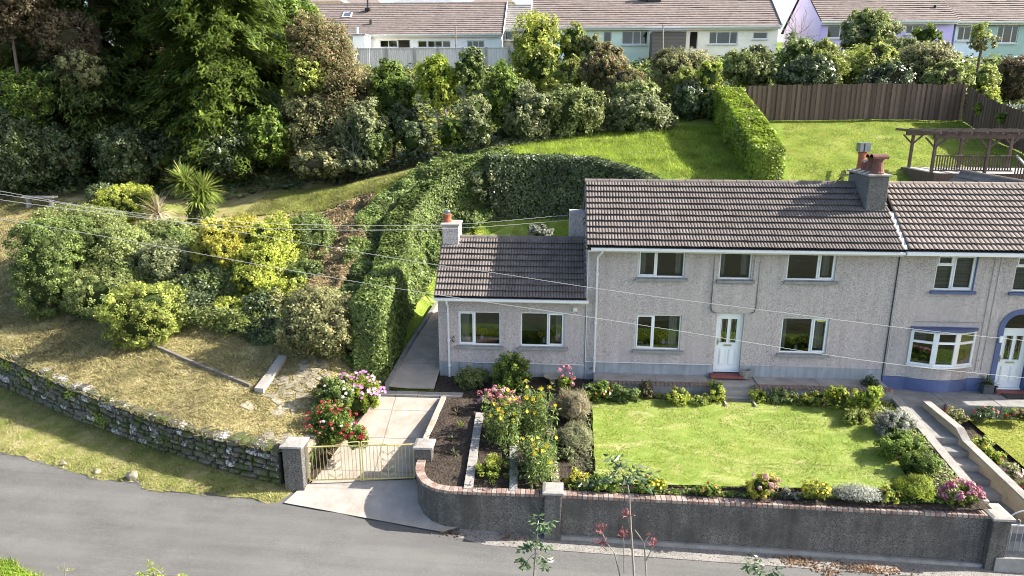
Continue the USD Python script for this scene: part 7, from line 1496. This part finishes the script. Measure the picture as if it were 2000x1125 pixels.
t, i = plant("hydrangea", "hydrangea with dusky pink heads in front of the dark rounded bush", "shrub", [B(934, 752, 1012, 815, "midgreen", -1.9, ry=.5)], **GP, sub=4); blooms(t, i, 42, ("fl_pink", "fl_pink", "fl_dusky"), .075, "mop", 5, name="flower_head", up=.9)
plant("rounded_shrub", "dark rounded bush between the two extension windows", "shrub", [B(964, 690, 1036, 765, "midgreen", -.75, ry=.55)], f=soil_z, L=.09, W=.055)
t, i = plant("low_shrub", "low grey-green bush against the extension plinth", "shrub", [B(884, 712, 956, 766, "privet", -.62, ry=.45)], f=soil_z, L=.07, W=.035, sub=4)
SF = []
for k, (lab, x0, y0, x1, y1, Y, nf) in enumerate((("tall yellow-flowered perennials behind the golden bush", 950, 775, 1018, 900, -3.6, 14), ("tallest yellow-flowered perennials beside the brick edging", 1018, 752, 1080, 880, -3.2, 16), ("leafy yellow-flowered perennials nearest the middle pillar", 1022, 850, 1084, 962, -5.2, 12))):
    SEED[0] += 1; r = np.random.default_rng(SEED[0]); base = P((x0 + x1) / 2, y1, Y); base[2] = float(soil_z(base[0], base[1])); t = thing("yellow_perennial", lab, "flowers", base, None)
    s = scale_at(base); hw = (x1 - x0) / 2 * s; top = P((x0 + x1) / 2, y0, Y)[2]; allp, alln = [], []
    heads = []
    for j in range(46):
        o = base + [r.uniform(-hw, hw) * .8, r.uniform(-.55, .55), 0]; o[2] = float(soil_z(o[0], o[1])); h = (top - o[2]) * r.uniform(.55, 1.0); e = o + [r.normal(0, .10), r.normal(0, .08), h]
        if j < 16: obj("stem", tube([o, (o + e) / 2 + r.normal(0, .03, 3), e], .008, 4), M["midgreen"], t, rnd=np.full(24, .6))
        u = r.uniform(.12, 1, 46); allp.append(o + np.outer(u, e - o) + r.normal(0, .075, (46, 3))); alln.append(np.tile([0, -.3, .8], (46, 1))); heads.append(e)
    m, rn = leaves(np.vstack(allp), np.vstack(alln), .15, .042, r, .1, .7, droop=.35); obj("foliage", m, M["ivy"], t, rnd=rn, kind="stuff")
    for e in heads[:nf]:
        v, f = star(e + [0, -.02, .03], [r.normal(0, .3), -.7, .8], .066 * r.uniform(.7, 1.15), r, 9); obj("flower", (v, f), M["fl_yellow"], t, rnd=r.random(len(f)))
    for e in heads[nf:nf + 6]:
        v, f = star(e + [0, -.15, -.1], [r.normal(0, .3), -.8, .6], .06, r, 9); obj("flower", (v, f), M["fl_yellow"], t, rnd=r.random(len(f)))
plant("golden_bush", "rounded golden bush behind the curved end of the garden wall", "shrub", [B(930, 890, 992, 955, "goldgreen", -5.25, ry=.42)], **{**GP, "L": .065, "W": .04}, amp=.18)
def spiky(name, label, x0, y0, x1, y1, Y, mats, n=2600, L=.17, W=.014, f=soil_z, cat_="shrub", flat=1.0):
    SEED[0] += 1; r = np.random.default_rng(SEED[0]); c, rad = box_lobe(x0, y0, x1, y1, Y, None, f); b = np.array([c[0], c[1], float(f(c[0], c[1]))]); t = thing(name, label, cat_, b)
    for m_, frac in mats:
        k = int(n * frac); d = unit(r.normal(size=(k, 3)) + [0, 0, .5]); d[:, 2] = np.abs(d[:, 2]); p = c + d * (.55 + 1.0 * fbm(d * 2.2 + SEED[0], 3, 5))[:, None] * rad * r.uniform(.40, 1.05, (k, 1)) * [1, 1, flat]; p[:, 2] = np.maximum(p[:, 2], f(p[:, 0], p[:, 1]) + .02)
        m, rn = leaves(p, d, L, W, r, 0, .5, .1, unit(d + r.normal(0, .25, d.shape) + [0, 0, .35])); obj("foliage", m, M[m_], t, rnd=rn, kind="stuff")
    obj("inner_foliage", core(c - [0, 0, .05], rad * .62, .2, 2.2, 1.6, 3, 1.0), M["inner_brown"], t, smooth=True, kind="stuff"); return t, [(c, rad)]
spiky("lavender_bush", "brownish feathery lavender bush at the top left corner of the lawn", 1086, 765, 1152, 838, -2.55, (("lavender", .85), ("bracken", .15)), 7000, L=.24, W=.016)
spiky("santolina_bush", "grey-green wispy bush halfway along the left edge of the lawn", 1088, 826, 1156, 892, -3.85, (("greygreen", .6), ("lavender", .4)), 6000, L=.20, W=.016)
t, i = plant("flowering_shrub", "dusky pink flowering stems beside the bird bath", "flowers", [B(1086, 728, 1122, 775, "brightgreen", -1.2, ry=.25)], **GP, sub=3); blooms(t, i, 0, "fl_pink", .07)
for px, py in ((1092, 722), (1100, 716), (1106, 724), (1114, 730), (1120, 738), (1098, 734), (1108, 742), (1118, 750), (1112, 718)):
    (v, f), rn = mop(P(px, py, -1.2 + rng.normal(0, .08)), .075, rng); obj("flower_head", (v, f), M["fl_pink"], t, rnd=rn)
t, i = plant("spiraea", "small bronze and orange shrub beside the middle pillar", "shrub", [B(1096, 915, 1152, 965, "golden", -5.55, ry=.3)], **GP, sub=4); t, i = plant("low_plant", "small pale-leaved plant beside the lawn's left edge", "plant", [B(1090, 870, 1118, 905, "greygreen", -4.55, ry=.2)], **GP)
t, i = plant("peony", "dark glossy-leaved peony at the lawn's lower left corner", "plant", [B(1150, 920, 1215, 968, "midgreen", -5.8, ry=.3)], **GP, sub=4)
t, i = plant("yellow_flowers", "low yellow flowers below the lawn's lower left part", "flowers", [B(1238, 930, 1302, 966, "brightgreen", -5.85, ry=.25)], **GP, sub=3); blooms(t, i, 22, "fl_yellow", .04, "star", 11)
t, i = plant("low_plant", "low green leafy mat with red poppies below the middle of the lawn", "flowers", [B(1350, 948, 1415, 968, "midgreen", -5.85, ry=.2)], **GP, sub=3); blooms(t, i, 4, "fl_red", .05, "star", 12, where=[P(1383, 943, -5.8), P(1400, 948, -5.8), P(1405, 962, -5.8), P(1372, 958, -5.8)]); blooms(t, i, 5, "fl_orange", .035, "star", 13)
t, i = plant("sedum", "yellow-leaved sedum with dusky pink heads at the foot of the lawn", "flowers", [B(1456, 922, 1520, 975, "golden", -5.8, ry=.33)], **GP, sub=4); blooms(t, i, 12, "fl_dusky", .065, "mop", 14, name="flower_head", up=1.2)
t, i = plant("yellow_flowers", "yellow daisies between the sedum and the silver mat", "flowers", [B(1562, 938, 1625, 975, "goldgreen", -5.82, ry=.25)], **GP, sub=3); blooms(t, i, 14, "fl_yellow", .045, "star", 15, up=1.2)
plant("low_plant", "tiny variegated plant between the sedum and the yellow daisies", "plant", [B(1525, 955, 1556, 975, "silver", -5.8, ry=.18)], **GP)
spiky("silver_plant", "spreading silver-white foliage mat behind the garden wall", 1622, 950, 1732, 988, -5.78, (("silver", 1.0),), 3000, .12, .022)
t, i = plant("low_plant", "small yellow-green plant beside the silver mat", "plant", [B(1715, 945, 1758, 985, "goldgreen", -5.75, ry=.22)], **GP); blooms(t, i, 5, "fl_orange", .03, "star", 16)
spiky("feathery_shrub", "fine bright green feathery shrub at the lawn's lower right corner", 1752, 932, 1822, 985, -5.55, (("brightgreen", 1.0),), 4200, .15, .018)
t, i = plant("hydrangea", "hydrangea with dark pink heads beside the end pillar", "shrub", [B(1826, 935, 1912, 995, "midgreen", -5.6, ry=.42)], **GP, sub=4); blooms(t, i, 52, ("fl_mauve", "fl_mauve", "fl_dusky"), .07, "mop", 17, name="flower_head", up=1.0)
plant("silver_shrub", "silvery small-leaved shrub at the lawn's upper right corner", "shrub", [B(1700, 798, 1792, 862, "silver", ry=.5)], **{**GP, "L": .07, "W": .035}, sub=5)
plant("low_hedge", "rounded dark green shrub right of the lawn beside the low wall", "shrub", [B(1715, 836, 1802, 908, "midgreen", ry=.5)], **{**GP, "L": .07}, sub=5)
plant("low_hedge", "second rounded green shrub nearer the road beside the low wall", "shrub", [B(1762, 870, 1842, 940, "midgreen", ry=.5)], **{**GP, "L": .07}, sub=5)
for lab, x0, y0, x1, y1, Y, mt, nm in (("bed plant with orange and white flowers under the left retaining wall", 1140, 748, 1192, 792, -1.25, "midgreen", "flowers"), ("leafy green bed plants left of the middle of the top bed", 1180, 750, 1258, 792, -1.25, "ivy", "plant"), ("brownish wispy plant in the top bed", 1248, 748, 1275, 785, -1.2, "brownleaf", "plant"), ("yellow-green rounded plants in the top bed right of centre", 1298, 758, 1350, 794, -1.28, "goldgreen", "plant"), ("low green plant beside the lawn under the retaining wall", 1345, 770, 1385, 796, -1.3, "olive", "plant"), ("small rounded yellow-green bush left of the garden steps", 1380, 740, 1414, 790, -1.15, "goldgreen", "shrub"),
                                 ("small round golden plant right of the garden steps", 1466, 762, 1502, 790, -1.25, "goldgreen", "plant"), ("spreading green plant in the right top bed", 1500, 765, 1556, 792, -1.25, "privet", "plant"), ("pale yellow-leaved plant in the right top bed", 1558, 768, 1610, 800, -1.45, "goldgreen", "plant"), ("bright yellow-flowered bed plant below the right retaining wall", 1608, 760, 1668, 808, -1.4, "brightgreen", "flowers"), ("tangle of leafy plants at the right end of the top bed", 1655, 752, 1722, 812, -1.35, "brightgreen", "plant"), ("dark creeping plant on the end of the right retaining wall", 1680, 740, 1722, 775, -1.0, "ivy_dark", "plant"), ("low sprawling plant at the lawn's upper right edge", 1640, 800, 1700, 835, -2.0, "olive", "plant")):
    t, i = plant("bed_plant", lab, nm, [B(x0, y0 - 5, x1, y1, mt, ry=.3)], **GP, sub=4, spread=.75)
    if "orange" in lab: blooms(t, i, 8, ("fl_orange", "fl_whitish"), .05, "star", 21)
    if "yellow-flowered" in lab: blooms(t, i, 12, "fl_yellow", .04, "star", 22)
for lab, px, py, mt in (("bright green seedling in the dug bed", 898, 832, "brightgreen"), ("grey-green seedling halfway down the dug bed", 884, 858, "greygreen"), ("spiky blue-green seedling low in the dug bed", 888, 888, "greygreen"), ("dead brown stalks at the top of the dug bed", 893, 808, "brownleaf")):
    c = G(px, py, soil_z); r = np.random.default_rng(int(px)); t = thing("seedling", lab, "plant", c); m, rn = straps(c, 26, .24, .03, r, .2, 1.4, .8, 3); obj("leaves", m, M[mt], t, rnd=rn, kind="stuff")
c = np.array([cp[0], cp[1], cp[2] + .34]); t = thing("potted_cordyline", "spiky dark green plant in the cube planter", "plant", c); m, rn = straps(c, 60, .42, .035, np.random.default_rng(5), -.1, 1.4, .5, 3); obj("leaves", m, M["ivy_dark"], t, rnd=rn, kind="stuff")
for lab, pg_, n, mt, h_ in (("low mixed leaves carpeting the top flower bed under the retaining walls", Polygon([(1.3, -.98), (5.4, -.98), (5.4, -1.34), (1.4, -1.4)]).union(Polygon([(6.6, -.98), (10.9, -.98), (10.9, -1.62), (6.6, -1.38)])), 2600, "olive", .22), ("green leaves spreading over the bed between lawn and low wall", Polygon([(9.95, -1.7), (11.0, -1.2), (11.2, -5.6), (9.95, -5.4)]), 2600, "privet", .25), ("sparse weeds and leaves in the bed along the garden wall", Polygon([(.4, -5.72), (11, -5.58), (11.1, -5.85), (.4, -5.9)]), 1500, "midgreen", .16), ("sparse leaves in the bed along the left edge of the lawn", Polygon([(.5, -1.5), (1.12, -1.6), (1.08, -5.5), (.5, -5.6)]), 900, "greygreen", .18), ("straggling leaves around the yellow-flowered perennials", Polygon([(-2.0, -1.9), (-.0, -1.9), (.2, -5.7), (-1.2, -5.7)]), 2200, "ivy", .3)):
    ground_cover("bed_leaves", lab, "ground cover", pg_, n, mt, h_, .085, .05, soil_z, seed=int(n / 7) % 50 + 20)
# neighbour's border
NP = dict(f=nsoil_z, L=.08, W=.04, dens=2.0, shrink=.7)
for lab, x0, y0, x1, y1, Y, mt, n, fm in (("red begonias in front of the neighbour's paving at right", 1960, 795, 2010, 825, -1.55, "midgreen", 12, "fl_red"), ("single red flowers in the neighbour's top border", 1900, 792, 1950, 825, -1.5, "ivy_dark", 5, "fl_red"), ("straggling brownish plants beside the neighbour's wall top", 1838, 788, 1892, 838, -1.75, "rust", 2, "fl_red"), ("low green plants along the neighbour's lawn edge", 1888, 845, 1935, 890, -2.9, "olive", 3, "fl_red"), ("bright green plant with a red flower beside the neighbour's wall", 1915, 868, 1965, 915, -3.4, "brightgreen", 3, "fl_red"), ("pale pink daisy bush beside the neighbour's lawn", 1952, 905, 1996, 950, -4.2, "privet", 24, "fl_dusky"), ("crimson flowers at the right edge above the arched gate", 1985, 935, 2030, 985, -4.8, "midgreen", 14, "fl_red")):
    t, i = plant("border_plant", lab, "flowers", [B(x0, y0, x1, y1, mt, Y, ry=.25)], **NP, sub=3, spread=.7); blooms(t, i, n, fm, .05, "star", 30 + n)
# dry leaf litter on the road edge
r = np.random.default_rng(44); pts = []
for px, py, n, sx in ((1560, 1100, 170, .28), (1690, 1112, 320, .55), (1620, 1118, 70, .2), (880, 1042, 60, .3), (1000, 1052, 50, .3)):
    c = G(px, py, lz); q = c[:2] + r.normal(size=(n, 2)) * [sx, .10]; pts.append(np.column_stack([q, lz(q[:, 0], q[:, 1]) + .028 + .02 * r.random(n)]))
p = np.vstack(pts); m, rn = leaves(p, np.tile([0, 0, 1.0], (len(p), 1)), .085, .05, r, 0, .35); obj("leaf_litter", m, M["litter"], None, label="dry brown fallen leaves along the foot of the garden wall", cat="leaves", kind="stuff", rnd=rn)

# ---------------------------------------------------------------- saplings on the near side of the road
def pinnate(c, d, n, L, r, mat_pts):
    """a leaf of paired leaflets from c along d"""
    s = unit(np.cross(d, [0, 0, 1.0]))
    for k in range(n):
        for e in (-1, 1): mat_pts.append((c + d * L * (k + .6) / n, unit(s * e + d * .55 - np.array([0, 0, .35]))))
    mat_pts.append((c + d * L, d))
def sapling(name, label, Y, stem_px, leaf_px, r0=.022, umbels=(), seed=0, mat="gloss_dark", leafL=.17, leafW=.07, spread=.32):
    r = np.random.default_rng(1700 + seed); pts = [P(px, py, Y + dy) for px, py, dy in stem_px]; b = pts[0].copy(); foot = np.array([b[0] + .05, b[1] - .1, float(lz(b[0], b[1] - .1)) - .1]); t = thing(name, label, "sapling", foot)
    obj("stem", tube([foot] + pts, np.linspace(r0 * 1.3, r0 * .5, len(pts) + 1), 7), M["twig_pale"], t, smooth=True)
    lp_ = []
    for px, py, n, dy in leaf_px:
        c = P(px, py, Y + dy); near_ = min(pts, key=lambda q: np.linalg.norm(q - c)); obj("twig", tube([near_, (near_ + c) / 2 + [0, 0, .03], c], .008, 5), M["twig_pale"], t)
        for j in range(n):
            d = unit(np.array([r.normal(0, 1), r.normal(0, .8), r.normal(.25, .45)])); pinnate(c, d, 3, spread * r.uniform(.7, 1.2), r, lp_)
    if lp_:
        p = np.array([q[0] for q in lp_]); a = np.array([q[1] for q in lp_]); m, rn = leaves(p + a * leafL * .45, np.tile([0, -.1, 1.0], (len(p), 1)), leafL, leafW, r, .2, .35, .25, a, .1); obj("leaves", m, M[mat], t, rnd=rn, kind="stuff")
    for px, py, sz, dy, fx, fy in umbels:
        c = P(px, py, Y + dy); f_ = P(fx, fy, Y + dy); sg = [tube([f_, (f_ + c) / 2, c], [.012, .010, .007], 5)]; obj("stalk", sg[0], M["twig_pale"], t); q = []
        for k in range(11):
            d = unit(np.array([r.normal(0, .9), r.normal(0, .9), .8])); e = c + d * sz * r.uniform(.6, 1); q.append(tube([c, e], .006, 4, False))
            for _ in range(3): q.append(tube([e, e + unit(d + r.normal(0, .6, 3)) * sz * .35], .0045, 4, False))
        obj("seed_head", cat(q), M["twig_red"], t, kind="stuff")
    return t
sapling("elder_sapling", "tall pale-stemmed elder sapling with a leafy top in front of the garden wall", -11.4, [(1240, 1180, 0), (1238, 1120, 0), (1232, 1030, 0), (1229, 970, 0), (1226, 945, 0)], [(1226, 935, 5, 0), (1190, 925, 3, -.1), (1212, 915, 3, .1), (1245, 940, 3, .1), (1168, 940, 2, 0)], seed=1,
        umbels=((1226, 1008, .12, 0, 1230, 1030),))
sapling("elder_sapling", "bushy dark-leaved sapling in front of the middle pillar", -11.4, [(1042, 1200, 0), (1043, 1120, 0), (1046, 1080, 0), (1050, 1040, 0)], [(1052, 1028, 6, 0), (1040, 1062, 4, 0), (1055, 1065, 3, .1), (1028, 1098, 3, 0), (1072, 1100, 3, 0)], seed=2, leafL=.15, leafW=.06, spread=.24)
sapling("elder_sapling", "bare elder stems with red seed heads left of the tall sapling", -11.5, [(1215, 1200, 0), (1210, 1120, 0), (1200, 1080, 0), (1185, 1060, 0)], [], seed=3, r0=.016, umbels=((1176, 1040, .17, 0, 1185, 1062), (1172, 1062, .13, 0, 1185, 1075), (1218, 1050, .15, 0, 1219, 1120)))
sapling("elder_sapling", "forked elder stem with a small red seed head right of the tall sapling", -11.5, [(1265, 1200, 0), (1262, 1120, 0), (1258, 1060, 0), (1240, 1035, 0)], [], seed=4, r0=.018, umbels=((1276, 1066, .12, 0, 1262, 1095), (1268, 1046, .05, 0, 1258, 1060)))
sapling("leafy_shoot", "leafy shoot tip at the bottom edge below the garden wall", -11.3, [(1480, 1180, 0), (1480, 1125, 0), (1481, 1105, 0)], [(1480, 1112, 4, 0), (1500, 1120, 3, 0), (1468, 1106, 2, 0)], seed=5, leafL=.14, leafW=.06, spread=.22)
sapling("leafy_shoot", "bright green shoot at the bottom edge in front of the road", -9.95, [(305, 1200, 0), (302, 1130, 0), (298, 1110, 0)], [(297, 1108, 3, 0), (315, 1120, 4, 0), (345, 1122, 2, 0), (285, 1120, 2, 0)], seed=6, mat="brightgreen", leafL=.11, leafW=.05, spread=.18)
sapling("leafy_shoot", "thin dry stalk at the bottom left edge of the road", -9.6, [(128, 1180, 0), (127, 1125, 0), (126, 1098, 0)], [(127, 1112, 2, 0)], seed=7, mat="olive", leafL=.08, leafW=.03, spread=.12, r0=.01)

# ---------------------------------------------------------------- repeats carry a shared group
GROUPS = dict(house="pebbledashed houses of the row", bungalow="bungalows along the top of the hill", distant_house="far houses on the skyline", gate_pillar="pillars of the driveway gate", wall_pillar="pillars of the garden wall", driveway_gate="leaves of the driveway gate", garden_wall="sections of the garden wall", retaining_wall="brick-topped retaining walls below the house",
    bed_kerb="kerbs between the flower beds", overhead_cable="overhead cables crossing the view", wall_fern="ferns growing in the stone wall", seedling="seedlings in the dug bed", rock="stones on the grass verge", flower_vase="vases of flowers behind the windows", elder_sapling="elder saplings on the near side of the road", leafy_shoot="shoots at the bottom edge of the view",
    bed_plant="plants of the top flower bed", border_plant="plants of the neighbour's border", bush="wild bushes on the hill", clipped_shrub="clipped shrubs of the mound", privet_bush="privet bushes on the hill", golden_shrub="golden shrubs of the mound", conifer="conifers of the left thicket", yellow_perennial="tall yellow-flowered perennials", rose_bush="rose bushes beside the drive",
    planter="planters by the front doors", washing_pole="poles in the bungalow gardens", fern="ferns beside the side path", low_hedge="low green shrubs beside the low wall", ivy_tree="ivy-clad trees of the thicket", hawthorn_tree="hawthorn trees of the thicket", evergreen_tree="round evergreens near the bungalows", board_fence="brown board fences round the upper lawn", hydrangea="hydrangeas of the front garden",
    low_plant="low plants along the garden wall", small_tree="small slender trees of the thicket", grass_clump="grassy clumps behind the extension", ivy_hedge="ivy hedges round the back yard", bare_tree="leafless trees of the thicket", yellow_flowers="low yellow flowers along the garden wall", rounded_shrub="rounded dark shrubs")
tops = {}
for p_ in stage.GetPrimAtPath("/World").GetChildren():
    nm = p_.GetName(); nm = nm[:-4] if nm[-4:-3] == "_" and nm[-3:].isdigit() else nm
    tops.setdefault(nm, []).append(p_)
for nm, ps in tops.items():
    if len(ps) > 1 and nm in GROUPS:
        for p_ in ps: p_.SetCustomDataByKey("group", GROUPS[nm])
